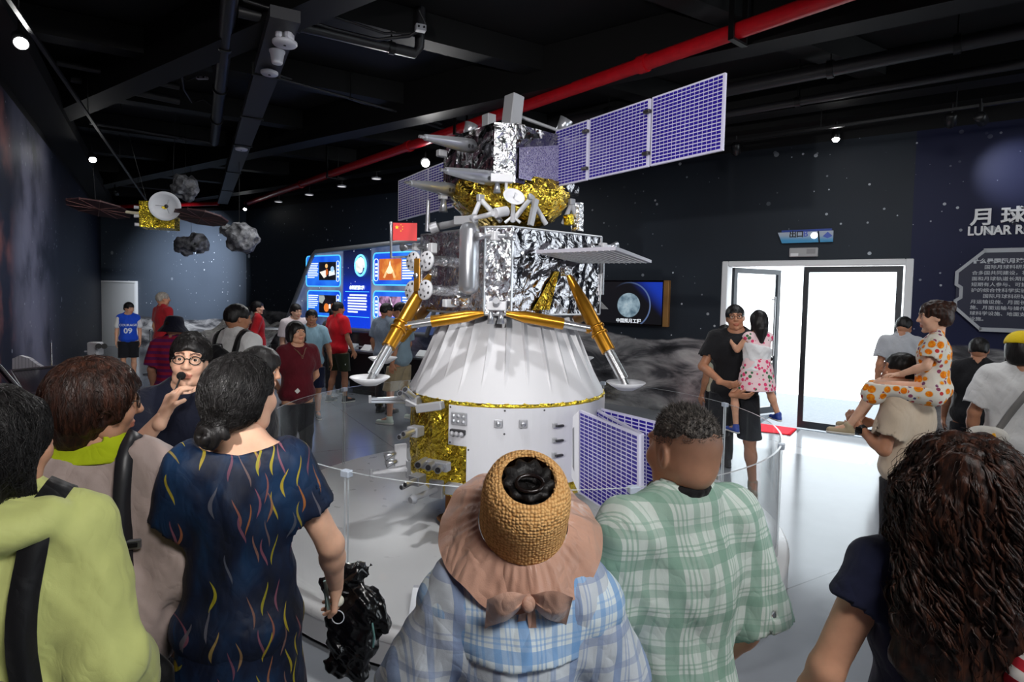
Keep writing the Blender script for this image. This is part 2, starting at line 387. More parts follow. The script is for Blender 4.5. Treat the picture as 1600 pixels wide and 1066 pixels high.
# the left leaf stands open, folded outwards
xa = D0+.12
b = MB(); q0 = RW.w(xa, 0, -.1); dv = (rn*.85 + rd*.42).normalized()
for a0, a1, z0, z1 in ((0,.07,.02,DZ-.05), (1.0,1.07,.02,DZ-.05), (.07,1.0,.02,.12), (.07,1.0,DZ-.13,DZ-.05)):
    c = q0 + dv*((a0+a1)/2) + Vector((0,0,(z0+z1)/2)); b.box(c, (a1-a0, .05, z1-z0), rotz(math.atan2(dv.y, dv.x)))
lf = b.build('door_leaf', M_dframe, dr)
MB().box(q0+dv*.53+Vector((0,0,DZ/2)), (.93, .01, DZ-.25), rotz(math.atan2(dv.y, dv.x))).build('glass_pane', M_glass, lf)
hp = q0+dv*.9; sd = Vector((-dv.y, dv.x, 0))*.06
MB().tube(hp-sd+Vector((0,0,.95)), hp-sd+Vector((0,0,1.9)), .016).tube(hp+Vector((0,0,1.0)), hp-sd+Vector((0,0,1.0)), .01).tube(hp+Vector((0,0,1.85)), hp-sd+Vector((0,0,1.85)), .01).build('pull_handle', M_steel, lf)
# red carpet through the doorway
t = NT('red carpet pile'); o = t.obj(); t.base(t.mix(t.noise(o, 90, 3), lin((196,18,34)), lin((232,30,48)))); t.set(.95, 0, .1); t.bump(t.noise(o, 300, 2), .4, .003)
cx0 = RW.hit(1062, 640)[0]; cx1 = RW.hit(1246, 655)[0]
b = MB(); b.prism([(p.x, p.y) for p in (RW.w(cx0,0,.75), RW.w(cx1,0,.5), RW.w(cx1,0,.02), RW.w(cx0,0,.02))], .014, (0,0,.0005), (1,0,0), (0,1,0))
tag(b.build('red_carpet', t.m, origin=RW.w((cx0+cx1)/2, 0, .3)), 'red carpet strip lying on the floor just inside the open glass door', 'carpet')

# exit sign and lamp over the door
M_txt = mat('sign black', (20,22,26), .6)
sx0, sz0 = RW.hit(1216, 381); sx1, sz1 = RW.hit(1303, 361)
sg = thing('exit_sign', 'slanted pale blue exit signboard above the glass doors', 'sign', RW.w((sx0+sx1)/2, sz0, .05))
t = NT('exit sign print'); o = t.obj(); x, y, z = t.xyz(o); 
f = t.math('ADD', z, t.math('MULTIPLY', t.math('SINE', t.math('MULTIPLY', t.math('ADD', x, y), 5)), .03))
t.base(t.mix(t.step(f, .02, .12), lin((60,150,200)), lin((170,182,198)))); t.set(.5)
hh = sz1-sz0; xm = sx0+.75*(sx1-sx0)
MB().prism([(sx0, hh), (sx0+.06, 0), (xm, 0), (xm-.02, hh)], .03, RW.w(0, sz0, .03), RW.d, (0,0,1)).build('sign_board', t.m, sg)
MB().prism([(xm, hh), (xm+.02, 0), (sx1, 0), (sx1, hh)], .03, RW.w(0, sz0, .03), RW.d, (0,0,1)).build('sign_board', t.m, sg)
wbox(MB(), RW, sx0+.05, sx1-.02, sz1, sz1+.03, .0, .06).build('top_edge', mat('sign blue', (24,60,150), .4), sg)
sw_ = sx1-sx0
text_obj('exit_character', '出', .1, RW.w(sx0+sw_*.21, sz0+.085, .0615), RW.d, (0,0,1), M_txt, sg, .003, .001); text_obj('exit_character', '口', .1, RW.w(sx0+sw_*.34, sz0+.085, .0615), RW.d, (0,0,1), M_txt, sg, .003, .001)
M_sblue = mat('sign letter blue', (70,96,190), .5)
text_obj('door_letter', 'B', .11, RW.w(sx0+sw_*.47, sz0+.085, .0615), RW.d, (0,0,1), M_sblue, sg, .002, .001)
MB().prism([(xm+.05,.08),(xm+.11,.14),(xm+.17,.08),(xm+.11,.05)], .003, RW.w(0, sz0, .06), RW.d, (0,0,1)).build('blue_emblem', M_sblue, sg)
MB().lathe([(.001,.006),(.038,.006),(.042,0)], RW.w(sx0+sw_*.67, sz0+hh*.62, .06), RW.n, 20).build('indicator_lamp', mat('lamp glow', (255,255,255), .4, emit=(1,1,1), estr=6), sg)
ex0, ez0 = RW.hit(1234, 402); ex1, ez1 = RW.hit(1279, 387)
el = thing('emergency_light', 'grey emergency light box between exit sign and door frame', 'light', RW.w((ex0+ex1)/2, ez0, .03))
wbox(MB(), RW, ex0, ex1, ez0, ez1, .003, .06, bev=.008).build('housing', mat('grey plastic', (168,168,170), .5), el)
wbox(MB(), RW, ex0+.02, ex0+.12, ez0+.01, ez0+.05, .06, .066).build('sticker', M_white, el)
wbox(MB(), RW, ex1-.14, ex1-.03, ez0+.04, ez1-.02, .06, .066).build('lamp_lens', mat('frosted lens', (150,150,152), .2), el)

# ------------------------------------------------------------------ lettering and text panel on the right wall
M_let = mat('white acrylic letters', (232,234,236), .35)
lx, lz = RW.hit(1515, 352); lx2, lz2 = RW.hit(1594, 322)
ti = thing('wall_title', 'large white raised Chinese title 月球 with English line below, on navy wall', 'sign', RW.w(lx, lz, 0))
hgt = lz2-lz
xx = lx
for ch in '月球科研站':
    text_obj('title_character', ch, hgt*1.08, RW.w(xx, lz+hgt*.06, .022), RW.d, (0,0,1), M_let, ti, hgt*.026, .02, sx=1.08); xx += hgt*1.42
ex, ez = RW.hit(1511, 368); eh = RW.hit(1511, 354)[1]-ez
text_obj('english_line', 'LUNAR RESEARCH STATION', eh*1.34, RW.w(ex, ez, .016), RW.d, (0,0,1), M_let, ti, eh*.045, .012, sx=.86)
bx0, bz1 = RW.hit(1497, 393); bz0 = RW.hit(1497, 513)[1]
pn = thing('text_panel', 'dark blue information board with light grey chamfered outline and Chinese text', 'sign', RW.w(bx0, bz0, 0))
bw = 2.9; H_ = bz1-bz0; ch = .26
outl = [(0, ch), (ch, 0), (bw-ch, 0), (bw, ch), (bw, H_-ch), (bw-ch, H_), (ch, H_), (0, H_-ch)]
MB().prism([(bx0+p[0], bz0+p[1]) for p in outl], .03, RW.w(0, 0, .03), RW.d, (0,0,1)).build('board', mat('navy board', (24,30,56), .5), pn)
M_out = mat('light grey trim', (176,180,186), .45)
def strip(b, pl, p, q, w_, off, th=.02):
    a = pl.w(p[0], p[1], off); c = pl.w(q[0], q[1], off); b.box((a+c)/2, ((c-a).length+w_*.5, w_, th), Matrix(((c-a).normalized(), (c-a).normalized().cross(pl.n)*-1, pl.n)).transposed()); return b
for i in range(8):
    p, q = outl[i], outl[(i+1)%8]
    if i == 7:
        zz = bz0+H_*.5
        for u, w_ in (((0, ch), (0, H_*.36)), ((0, H_*.36), (.05, H_*.4)), ((.05, H_*.4), (.05, H_*.53)), ((.05, H_*.53), (0, H_*.57)), ((0, H_*.57), (0, H_-ch))):
            strip(MB(), RW, (bx0+u[0], bz0+u[1]), (bx0+w_[0], bz0+w_[1]), .035, .055).build('outline_strip', M_out, pn)
    else: strip(MB(), RW, (bx0+p[0], bz0+p[1]), (bx0+q[0], bz0+q[1]), .05 if i in (1, 5) else .035, .055).build('outline_strip', M_out, pn)
tx, tz = RW.hit(1519, 411)
lines = ['什么是国际月球科研站', '　　国际月球科研站是中国联', '合多国共同建设，将在月球表', '面和月球轨道长期自主运行、', '短期有人参与、可扩展、可维', '护的综合性科学实验设施。', '　　国际月球科研站包含：地', '月运输设施、月面长期支持设', '施、月面运输与操作设施、月', '球科学设施、地面支持及应用', '设施。']
lh = (tz-RW.hit(1517, 500)[1])/10
M_ptx = mat('panel print', (196,200,206), .6)
for i, s_ in enumerate(lines):
    text_obj('text_line', s_, lh*.74 if i else lh*.86, RW.w(tx, tz-lh*i-lh*.05, .0615), RW.d, (0,0,1), M_ptx, pn, .0022 if i == 0 else .0004, .001, sx=1.12)

# moon screen on the right wall
mx0, mz1 = RW.hit(936, 438); mx1, mz0 = RW.hit(1046, 511)
ms = thing('moon_screen', 'dark wall screen showing a pale blue grey moon, with bronze side edge', 'screen', RW.w((mx0+mx1)/2, mz0, 0))
wbox(MB(), RW, mx0-.2, mx1-.09, mz0, mz1, 0, .07, bev=.008).build('screen_housing', mat('gloss black', (8,9,12), .2), ms)
wbox(MB(), RW, mx1-.088, mx1, mz0, mz1, 0, .09, bev=.006).build('side_edge', mat('bronze edge', (150,110,60), .45, .3), ms)
mcx, mcz = RW.hit(985, 477); mr = RW.hit(985, 458)[1]-mcz
t = NT('moon screen picture'); o = t.obj(); x, y, z = t.xyz(o)
cen = RW.w(mcx, mcz)-RW.w((mx0+mx1)/2, mz0, 0)
al = t.add('ShaderNodeVectorMath', operation='DOT_PRODUCT', i_0=o, i_1=tuple(RW.d)).outputs['Value']
dx = t.math('SUBTRACT', al, cen.dot(RW.d)); dz = t.math('SUBTRACT', z, cen.z)
rr = t.math('SQRT', t.math('ADD', t.math('MULTIPLY', dx, dx), t.math('MULTIPLY', dz, dz)))
disc = t.math('SUBTRACT', 1.0, t.step(rr, mr*.97, mr*1.02)); ring = t.math('MULTIPLY', t.math('LESS_THAN', t.math('ABSOLUTE', t.math('SUBTRACT', rr, mr*1.85)), .012), t.step(dx, -.3, .45))
mc = t.ramp(t.noise(o, 6, 6, .6), [(.35, lin((84,108,124))), (.55, lin((150,172,184))), (.7, lin((190,204,210)))])
bg = t.mix(t.math('MULTIPLY', t.step(t.math('ADD', dx, dz), .35, .8), .8), (.003,.003,.005), lin((20,60,190)))
e = t.mix(disc, t.mix(ring, bg, lin((90,110,150))), mc); t.base((.01,.01,.01)); t.set(.3, Emission_Color=e, Emission_Strength=.75)
wbox(MB(), RW, mx0-.17, mx1-.11, mz0+.03, mz1-.03, .07, .074).build('screen_picture', t.m, ms)
text_obj('screen_caption', '中国探月工程', .075, RW.w(mcx-.22, mz0+.045, .076), RW.d, (0,0,1), mat('caption glow', (220,225,230), .5, emit=(.8,.85,.9), estr=.6), ms, .002, .0005)
# white door in the back wall
w0, w1 = FW.hit(159, 500)[0], FW.hit(216, 500)[0]; wz = FW.hit(190, 439)[1]
d2 = bpy.data.objects.new('door_2', None); COL.objects.link(d2); d2.location = FW.w(w0, 0); ROOT[d2.name] = Vector(d2.location); struct(d2)
M_dw = mat('off white door', (196,198,200), .45)
wbox(MB(), FW, w0+.05, w1-.05, 0, wz-.05, 0, .05, bev=.008).build('door_leaf', M_dw, d2)
for a, b_, c_, d_ in ((w0, w0+.05, 0, wz), (w1-.05, w1, 0, wz), (w0+.05, w1-.05, wz-.05, wz)): wbox(MB(), FW, a, b_, c_, d_, 0, .08).build('door_frame', M_white, d2)
MB().tube(FW.w(w1-.13, 1.02, .05), FW.w(w1-.13, 1.02, .1), .014).tube(FW.w(w1-.13, 1.02, .1), FW.w(w1-.27, 1.02, .1), .011).build('door_handle', M_steel, d2)
# ------------------------------------------------------------------ ceiling services
M_red = mat('red pipe paint', (190,18,30), .35, var=.1); M_conduit = mat('black conduit', (34,34,38), .45); M_blk2 = mat('black steel', (22,22,24), .4, .3)
M_wpl = mat('white plastic', (222,222,232), .45)
# red sprinkler main
a, b2 = PZ(1290, 0, 4.2), PZ(385, 318, 4.2)
a = a + (a-b2)*.12
rp = thing('sprinkler_pipe', 'long red sprinkler pipe running under the black ceiling', 'pipe', (a+b2)/2)
MB().tube(a, b2, .072, n=16, cap=True).build('pipe', M_red, rp)
dd = (b2-a).normalized()
def along(px): # point on the pipe nearest to a pixel column
    best = min((i/400 for i in range(401)), key=lambda s: abs(PROJ(a+(b2-a)*s)[0]-px)); return a+(b2-a)*best
for px in (1003, 640, 470): 
    p = along(px); MB().tube(p-dd*.05, p+dd*.05, .088, n=16).build('coupling', M_red, rp)
for px in (1152, 720, 520):
    p = along(px); u = Vector((-dd.y, dd.x, 0))
    MB().box(p+Vector((0,0,-.1)), (.05,.24,.02), rotz(math.atan2(dd.y, dd.x))).box(p+u*.11+Vector((0,0,.22)), (.05,.02,.64), rotz(math.atan2(dd.y, dd.x))).box(p-u*.11+Vector((0,0,.22)), (.05,.02,.64), rotz(math.atan2(dd.y, dd.x))).build('hanger', M_blk2, rp)
c0, c1 = FW.w(.9, 4.15, .6), FW.w(FW.L-.4, 4.15, .6)
bp = thing('branch_pipe', 'short red pipe crossing below the ceiling along the back wall', 'pipe', c0)
MB().tube(c0, c1, .055).build('pipe', M_red, bp); MB().tube(c0+(c1-c0)*.5-FW.d*.05, c0+(c1-c0)*.5+FW.d*.05, .07).build('coupling', M_red, bp)
# broad tray with fixtures
a, b2 = PZ(440, 40, 4.15), PZ(348, 316, 4.15); dd = (b2-a).normalized(); a = a-dd*.25
ct = thing('cable_tray', 'dark grey rectangular cable tray receding overhead on the left', 'cable tray', (a+b2)/2)
MB().box((a+b2)/2, ((b2-a).length, .24, .1), rotz(math.atan2(dd.y, dd.x))).build('tray', mat('dark grey tray', (48,48,54), .5), ct)
for s in (.12, .26, .4, .6, .8):
    p = a+(b2-a)*s; MB().box(p, (.04,.28,.13), rotz(math.atan2(dd.y, dd.x))).build('tray_clamp', M_blk2, ct)
    MB().tube(p+Vector((0,0,.06)), p+Vector((0,0,.6)), .008, n=6).build('hanger_rod', M_blk2, ct)
def disc_fix(name, label, px, py, r, z=4.08, body=0.0):
    p = PZ(px, py, z); th = thing(name, label, 'ceiling fixture', p)
    MB().lathe([(.001,0),(r*.9,.0),(r,.012),(r,.03),(r*.6,.045),(.001,.045)], p, n=28).build('face_plate', M_wpl, th)
    if body:
        for k in (-1, 1): MB().bbox(p+Vector((k*r*.36,0,.045+body/2)), (r*.62, r*1.1, body), None, .02).build('speaker_body', M_wpl, th)
        MB().box(p+Vector((0,0,.045+body*.3)), (r*.5, r*.8, body*.6)).build('speaker_core', mat('grey core', (120,120,125), .5), th)
    MB().tube(p+Vector((0,0,-.004)), p, .012).build('indicator', M_blk2, th)
disc_fix('ceiling_speaker', 'white round speaker with bulky back, nearest under the cable tray', 445, 71, .105, 4.0, .13)
disc_fix('access_point', 'plain white disc fixture below the cone-shaped one on cable tray', 421, 117, .085, 4.04)
disc_fix('smoke_detector', 'small white disc fixture far along the cable tray', 377, 235, .095, 4.06)
p = PZ(433, 90, 4.02); th = thing('cone_detector', 'small white cone-shaped detector between the two white discs overhead', 'ceiling fixture', p)
MB().lathe([(.001,-.06),(.045,-.058),(.05,-.045),(.062,.03),(.072,.05),(.072,.062),(.001,.062)], p, n=24).build('housing', M_wpl, th); MB().tube(p+Vector((0,0,.06)), p+Vector((0,0,.12)), .03).build('base', M_wpl, th)
# black pipes
def pipe(label, pts, r, elbow=False, hang=()):
    th = thing('black_pipe', label, 'pipe', pts[0]); MB().path(pts, r, 12).build('pipe', M_conduit, th)
    for s in hang:
        k = int(s); p = Vector(pts[k]).lerp(Vector(pts[k+1]), s-k); d = (Vector(pts[k+1])-Vector(pts[k])).normalized()
        MB().tube(p-d*.03, p+d*.03, r*1.25).build('clamp', M_blk2, th); MB().tube(p+Vector((0,0,r)), Vector((p.x,p.y,ZC)), .008, n=6).build('hanger_rod', M_blk2, th)
    return th
pipe('thick black drain pipe running away on the upper left', [PZ(363,-40,4.3), PZ(335,222,4.3)], .07, hang=(.25,.5,.75))
pa, pb = PZ(372,18,4.3), PZ(648,84,4.3)
pipe('black pipe crossing above the white speaker, ending in an upward elbow', [pa, pb, pb+Vector((.05,-.02,.06)), pb+Vector((.06,-.02,.45))], .05, hang=(.3,.85))
pipe('black conduit pair crossing the ceiling at upper left', [PZ(88,97,4.5), PZ(280,136,4.5)], .04, hang=(.5,))
pipe('thin black conduit below the conduit pair at upper left', [PZ(110,122,4.5), PZ(280,158,4.5)], .055, hang=(.5,))
pipe('thin conduit crossing in front of the drain pipe end', [PZ(140,192,4.4), PZ(335,224,4.4)], .025, hang=(.7,))
pipe('long thin conduit crossing right of the cable tray', [PZ(420,112,4.5), PZ(700,204,4.5)], .022, hang=(.5,))
pipe('second thin conduit right of the cable tray', [PZ(428,120,4.38), PZ(690,194,4.38)], .018, hang=(.4,))
pipe('black trunking above the wide solar panel, parallel to right wall', [PZ(860,196,4.3), PZ(1230,122,4.3), PZ(1640,40,4.3)], .075, hang=(.3,1.2,1.7))
pipe('black trunking pipe above the door wall', [PZ(880,222,4.25), PZ(1640,92,4.25)], .05, hang=(.3,.6))
# loose cables and junction boxes
def cable(label, pts, r=.008):
    o = MB().path(pts, r, 6).build('ceiling_cable', M_conduit, None, origin=pts[0]); tag(o, label, 'cable')
cable('drooping black cable along the upper pipe', [PZ(380,0,4.35), PZ(450,22,4.3), PZ(520,45,4.32), PZ(590,62,4.3), PZ(640,56,4.32), PZ(665,40,4.4)], .016)
cable('second drooping cable reaching the white junction box', [PZ(430,0,4.4), PZ(520,25,4.38), PZ(600,52,4.35), PZ(650,52,4.36), PZ(664,36,4.45), PZ(655,16,4.55)], .012)
cable('curled cable hanging beside the drain pipe', [PZ(283,110,4.5), PZ(287,140,4.4), PZ(300,160,4.38), PZ(318,155,4.4), PZ(330,164,4.36)], .012)
cable('white cable tail on the small driver box at upper left', [PZ(284,118,4.4), PZ(292,126,4.36), PZ(302,122,4.38), PZ(312,116,4.4)], .007)
def jbox(label, px, py, z, s=(.12,.07,.04), rz=.5):
    p = PZ(px, py, z); th = thing('junction_box', label, 'junction box', p); MB().bbox(p, s, rotz(rz), .006).build('case', mat('light grey box', (170,172,180), .5), th)
    for k in (-1, 1): MB().tube(p+rotz(rz)@Vector((k*s[0]*.25, -s[1]*.5, 0)), p+rotz(rz)@Vector((k*s[0]*.25, -s[1]*.5-.008, 0)), .01, n=8).build('socket', M_blk2, th)
jbox('white junction box on the curled cables at top centre', 657, 44, 4.35, (.1,.07,.06), .4)
jbox('small white driver box beside the drain pipe', 316, 122, 4.4, (.14,.05,.03), -.1)
jbox('white driver box clipped beside the left light track', 105, 198, 4.3, (.12,.1,.03), .6)
# light tracks and spotlights
M_glow = mat('spot lens glow', (255,255,255), .3, emit=(1,.99,.97), estr=40)
def track(label, p, q):
    d = (q-p).normalized(); th = thing('light_track', label, 'light track', (p+q)/2)
    MB().box((p+q)/2, ((q-p).length,.035,.03), Matrix((d, Vector((-d.y,d.x,0)), Vector((0,0,1)))).transposed()).build('rail', M_blk2, th)
    for s in (.1,.35,.6,.85):
        c = p.lerp(q, s); MB().tube(c+Vector((0,0,.015)), Vector((c.x,c.y,ZC)), .006, n=6).build('hanger_rod', M_blk2, th)
track('left light track above the left mural wall', PZ(-60,-110,4.0), PZ(228,312,4.0))
track('light track along the right wall above the doors', PZ(930,252,4.0), PZ(1650,148,4.0))
def spot(label, px, py, z, aim, energy=0, lit=True, size=.05, col=(1,.99,.97), ang=40, soft=.03, glow=True):
    p = PZ(px, py, z); d = (Vector(aim)-p).normalized(); th = thing('track_spotlight', label, 'spotlight', p)
    h = MB().lathe([(.001,-.14),(size*.8,-.14),(size,-.12),(size,0),(size*.86,0),(size*.8,-.012)], p, d, 18).build('housing', M_blk2, th)
    MB().lathe([(.001,.03),(size*.5,.025),(size*.78,.008),(size*.8,-.012)], p, d, 18).build('lens', M_glow if lit else M_blk2, th)
    MB().box(p-d*.09+Vector((0,0,.08)), (.02,.03,.14)).tube(p-d*.09+Vector((0,0,.14)), Vector((p.x-d.x*.09, p.y-d.y*.09, max(z+.2, 4.02))), .008, n=6).build('stem', M_blk2, th)
    if energy:
        l = light('spot_beam', 'SPOT', p+d*.045, energy, col, aim, spot_size=R_(ang), spot_blend=1.0, shadow_soft_size=soft); l.parent = th; l.location = Vector(p+d*.045)-p
    return th
spot('nearest lit spotlight on the left track', 33, 68, 3.9, P(150, 760, 2.6), 55, size=.06, ang=60)
spot('added out-of-view spotlight at the near end of the left track, washing the mural', -70, -120, 3.85, LW.w(LW.hit(34, 330)[0], 2.5), 900, ang=40)  # lamp added out of view to light the left wall
spot('second lit spotlight on the left track', 145, 250, 3.9, P(240, 640, 6.5), 60, size=.06, ang=50)
spot('small lit spotlight far along the left track', 183, 303, 3.9, FW.w(FW.hit(300, 430)[0], FW.hit(300, 430)[1]), 1700, size=.05, col=(.86,.92,1), ang=62)
spot('bright spotlight behind the lander, facing the viewer', 665, 255, 3.9, P(700, 330, 4.6), 190, size=.075, ang=70)
spot('lit spotlight on the right track above the doors', 1306, 218, 3.92, P(1290, 700, 6.2), 70, size=.05, ang=60)
spot('far lit spotlight near the end of the red pipe', 383, 327, 3.95, P(330, 480, 14), 40, size=.05)
for px, py, ax, nm in ((1150,240,1160,'left'), (1169,264,1200,'right'), (1058,276,1090,'leftmost')):
    spot('unlit black spotlight below the right track, %s, by the solar wing' % {'left':'middle','right':'nearest the doors','leftmost':'under the panel edge'}[nm], px, py, 3.85, RW.w(RW.hit(ax, 330)[0], 2.4), 0, False, .06)
spot('spotlight at far right lighting the navy wall title', 1536, 190, 3.8, RW.w(RW.hit(1585, 268)[0], RW.hit(1585, 268)[1]), 60, False, .055, (.8,.85,1), ang=44)
spot('black spotlight beside the one over the wall title', 1485, 196, 3.85, RW.w(RW.hit(1470, 300)[0], 2.8), 0, False, .055)
for i, (px, py, w_) in enumerate(((435,316,'nearest the red pipe end'),(483,305,'second'),(534,292,'third'),(588,280,'nearest the lander'))):
    p = PZ(px, py, 4.1); th = thing('downlight', 'tiny recessed ceiling downlight beside the red pipe, %s of four' % w_, 'ceiling light', p)
    MB().lathe([(.09,0),(.1,.0),(.1,.03),(.06,.04)], p, n=18).build('trim_ring', M_wpl, th); MB().lathe([(.001,.005),(.085,.005)], p, n=18).build('diffuser', mat('dim lens', (200,200,200), .3, emit=(1,1,1), estr=.6), th)
    MB().tube(p+Vector((0,0,.04)), Vector((p.x,p.y,ZC)), .03).build('can', M_blk2, th)
# ------------------------------------------------------------------ platform, glass ring
PC = Vector((.08, 4.62, 0)); PR = 1.96; ZP = .2; GR = 1.88; GZ = .93
t = NT('white platform paint'); o = t.obj(); n1 = t.noise(o, 1.2, 4); t.base(t.mix(t.step(n1, .3, .7), lin((196,196,198)), lin((212,212,212)))); t.set(t.math('MULTIPLY_ADD', t.noise(o, 9, 3), .16, .22), 0, .5); M_plat = t.m
pf = thing('round_platform', 'large round white exhibit platform under the lunar lander', 'platform', PC)
MB().lathe([(.001,ZP),(PR-.02,ZP),(PR,ZP-.02),(PR,ZP-.05)], PC, n=96).build('deck', M_plat, pf)
MB().lathe([(PR-.004,ZP-.05),(PR-.004,.03)], PC, n=96).build('rim', mat('platform rim white', (205,206,208), .4), pf)
MB().lathe([(PR-.06,.03),(PR-.06,0.0)], PC, n=96).build('plinth', M_blk2, pf)
M_acr = clear_sheet('clear acrylic', (.985,.99,.99), .025)
M_edge = mat('polished acrylic edge', (190,196,200), .15, 0, .8)
gb = thing('glass_barrier', 'curved clear acrylic guard ring around the lander platform', 'barrier', PC + Vector((0,0,ZP)))
NP = 8
for k in range(NP):
    a0 = 2*math.pi*(k+.36)/NP+.006; a1 = 2*math.pi*(k+1.36)/NP-.006
    b = MB(); b.lathe([(GR,ZP+.002),(GR,GZ)], PC, n=24, a0=a0, a1=a1); b.lathe([(GR+.012,GZ),(GR+.012,ZP+.002)], PC, n=24, a0=a0, a1=a1); b.lathe([(GR,GZ),(GR+.012,GZ)], PC, n=24, a0=a0, a1=a1, mi=1)
    for a in (a0, a1):
        u = Vector((math.cos(a), math.sin(a), 0)); b.add([PC+u*GR+Vector((0,0,ZP+.002)), PC+u*(GR+.012)+Vector((0,0,ZP+.002)), PC+u*(GR+.012)+Vector((0,0,GZ)), PC+u*GR+Vector((0,0,GZ))], [(0,1,2,3)], 1)
    b.build('acrylic_panel', [M_acr, M_edge], gb)
    a = 2*math.pi*(k+.36)/NP; u = Vector((math.cos(a), math.sin(a), 0)); 
    MB().bbox(PC+u*(GR+.006)+Vector((0,0,GZ-.012)), (.04,.055,.035), rotz(a), .004).build('joint_clip', mat('pale clip', (176,186,200), .3), gb)
# plaque on the platform
q = P(738, 905, 2.95); q.z = ZP
pq = thing('plaque', 'small pale label stand on the platform near the straw hat', 'label stand', q)
MB().prism([(0,0),(.16,0),(.16,.015),(.03,.1),(0,.1)], .21, q+Vector((-.105,.1,0)), (0,-1,0), (0,0,1)).build('stand', mat('pale acrylic stand', (176,178,186), .25), pq)
M_ink = mat('plaque ink', (90,92,104), .6)
for i in range(3):
    u = Vector((0, .062, .045))*-1
    c0 = q+Vector((0, -.025-.03*i, .101-.0205*i-.004)); MB().box(c0+Vector((0,-.006,.002)), (.16-.03*i,.012,.002), Matrix.Rotation(R_(34), 3, 'X')).build('print_line', M_ink, pq)

# ------------------------------------------------------------------ the lander
LC = Vector((-.035, 4.6, 0)); LA = Vector((.770, .638, 0)); LB = Vector((-.638, .770, 0))
def LF(a, b, z): return LC + LA*a + LB*b + Vector((0,0,z))
LROT = Matrix((LA, LB, Vector((0,0,1)))).transposed()
def foil(name, col, rough=.16, bstr=.9, sc=9.0, tint=None):
    t = NT(name); o = t.obj()
    v = t.add('ShaderNodeTexVoronoi', feature='DISTANCE_TO_EDGE'); w = t.add('ShaderNodeVectorMath', operation='ADD', i_0=o)
    nn = t.add('ShaderNodeTexNoise'); t.l.new(o, nn.inputs[0]); nn.inputs['Scale'].default_value = 5; nn.inputs['Detail'].default_value = 3
    t.l.new(t.scale(nn.outputs['Color'], (.25,.25,.25)), w.inputs[1]); t.l.new(w.outputs[0], v.inputs['Vector']); v.inputs['Scale'].default_value = sc
    v2 = t.add('ShaderNodeTexVoronoi', feature='F1'); t.l.new(w.outputs[0], v2.inputs['Vector']); v2.inputs['Scale'].default_value = sc*2.3
    h = t.math('ADD', t.math('MULTIPLY', v.outputs[0], 1.0), t.math('MULTIPLY', v2.outputs[0], .45))
    h = t.math('ADD', h, t.math('MULTIPLY', t.noise(w.outputs[0], sc*1.4, 4, .55, 1.5), .7))
    t.base(col); t.set(rough, 1.0); t.bump(h, bstr, .028); return t.m
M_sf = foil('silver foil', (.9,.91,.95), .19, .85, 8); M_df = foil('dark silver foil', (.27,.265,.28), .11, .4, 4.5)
M_gf = foil('gold foil', (.95,.66,.08), .15, .85, 8); M_gf2 = foil('wrinkled gold foil', (.93,.68,.06), .17, .9, 12)
M_gold = mat('gold anodised strut', (196,138,42), .28, .85); M_sil = mat('silver strut', (205,207,210), .25, .9); M_lwhite = mat('lander white paint', (206,207,212), .42)
M_grey = mat('lander grey paint', (168,169,174), .4, .3); M_tank = mat('satin tank silver', (190,193,200), .28, .75); M_dgrey = mat('dark recess', (40,40,44), .5)
M_brz = mat('bronze plate', (170,120,44), .4, .5)
lr = thing('lunar_lander', 'tall lunar lander model with silver foil body, white skirt, gold struts and solar wings', 'spacecraft model', LC+Vector((0,0,ZP)))
crng = random.Random(3)
def foil_quad(p00, p10, p11, p01, nu, nv, amp=.012, seed=0, nf=9):
    """a crumpled sheet: sum of warped triangle waves, flat at its borders"""
    rg = random.Random(seed); p00, p10, p11, p01 = map(Vector, (p00, p10, p11, p01)); n = (p10-p00).cross(p01-p00).normalized()
    Lu = (p10-p00).length; Lv = (p01-p00).length
    ws = [(rg.uniform(2, 14), rg.uniform(0, math.pi), rg.uniform(0, 6), rg.uniform(.3, 1)) for _ in range(nf)]
    def fn(u, v):
        x = u*Lu; y = v*Lv; x += .04*math.sin(9*y+seed); y += .04*math.sin(8*x+seed*2); s = 0; tot = 0
        for f, a, ph, w in ws:
            q = f*(x*math.cos(a)+y*math.sin(a))+ph; s += w/(1+f*.12)*(abs((q % 1)-.5)*2-.5); tot += w/(1+f*.12)
        e = min(1, 6*min(u, 1-u, v, 1-v)+.15)
        return p00.lerp(p10, u).lerp(p01.lerp(p11, u), v) + n*(amp*e*s*3/tot)
    return fn
# lower body
BZ0, BZ1 = 1.71, 2.30
poly = [(-.40,-.525),(.475,-.525),(.525,-.47),(.525,.44),(.44,.525),(-.40,.525),(-.505,.47),(-.505,-.36)]
b = MB(); b.add([LF(a, c, BZ1) for a, c in poly]+[LF(a, c, BZ0) for a, c in poly], [tuple(range(8)), tuple(range(15,7,-1))])
b.build('body_deck', M_df, lr)
for i in range(8):
    (a0, c0), (a1, c1) = poly[i], poly[(i+1)%8]; L = math.hypot(a1-a0, c1-c0)
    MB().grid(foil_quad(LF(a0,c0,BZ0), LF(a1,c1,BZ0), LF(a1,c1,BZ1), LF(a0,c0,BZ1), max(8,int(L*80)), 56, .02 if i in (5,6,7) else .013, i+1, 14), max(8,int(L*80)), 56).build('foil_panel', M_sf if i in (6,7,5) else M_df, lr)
# edge battens of the body
for (a, c) in poly[:3]+poly[-2:]:
    MB().box(LF(a, c, (BZ0+BZ1)/2), (.012,.012,BZ1-BZ0), LROT).build('edge_batten', mat('foil tape', (200,202,206), .3, .7), lr)
for (p, q) in ((0,1),(7,0),(6,7)):
    for z in (BZ0, BZ1):
        A = LF(*poly[p], z); B = LF(*poly[q], z); MB().tube(A, B, .008, n=6).build('edge_trim', mat('foil tape', (200,202,206), .3, .7), lr)
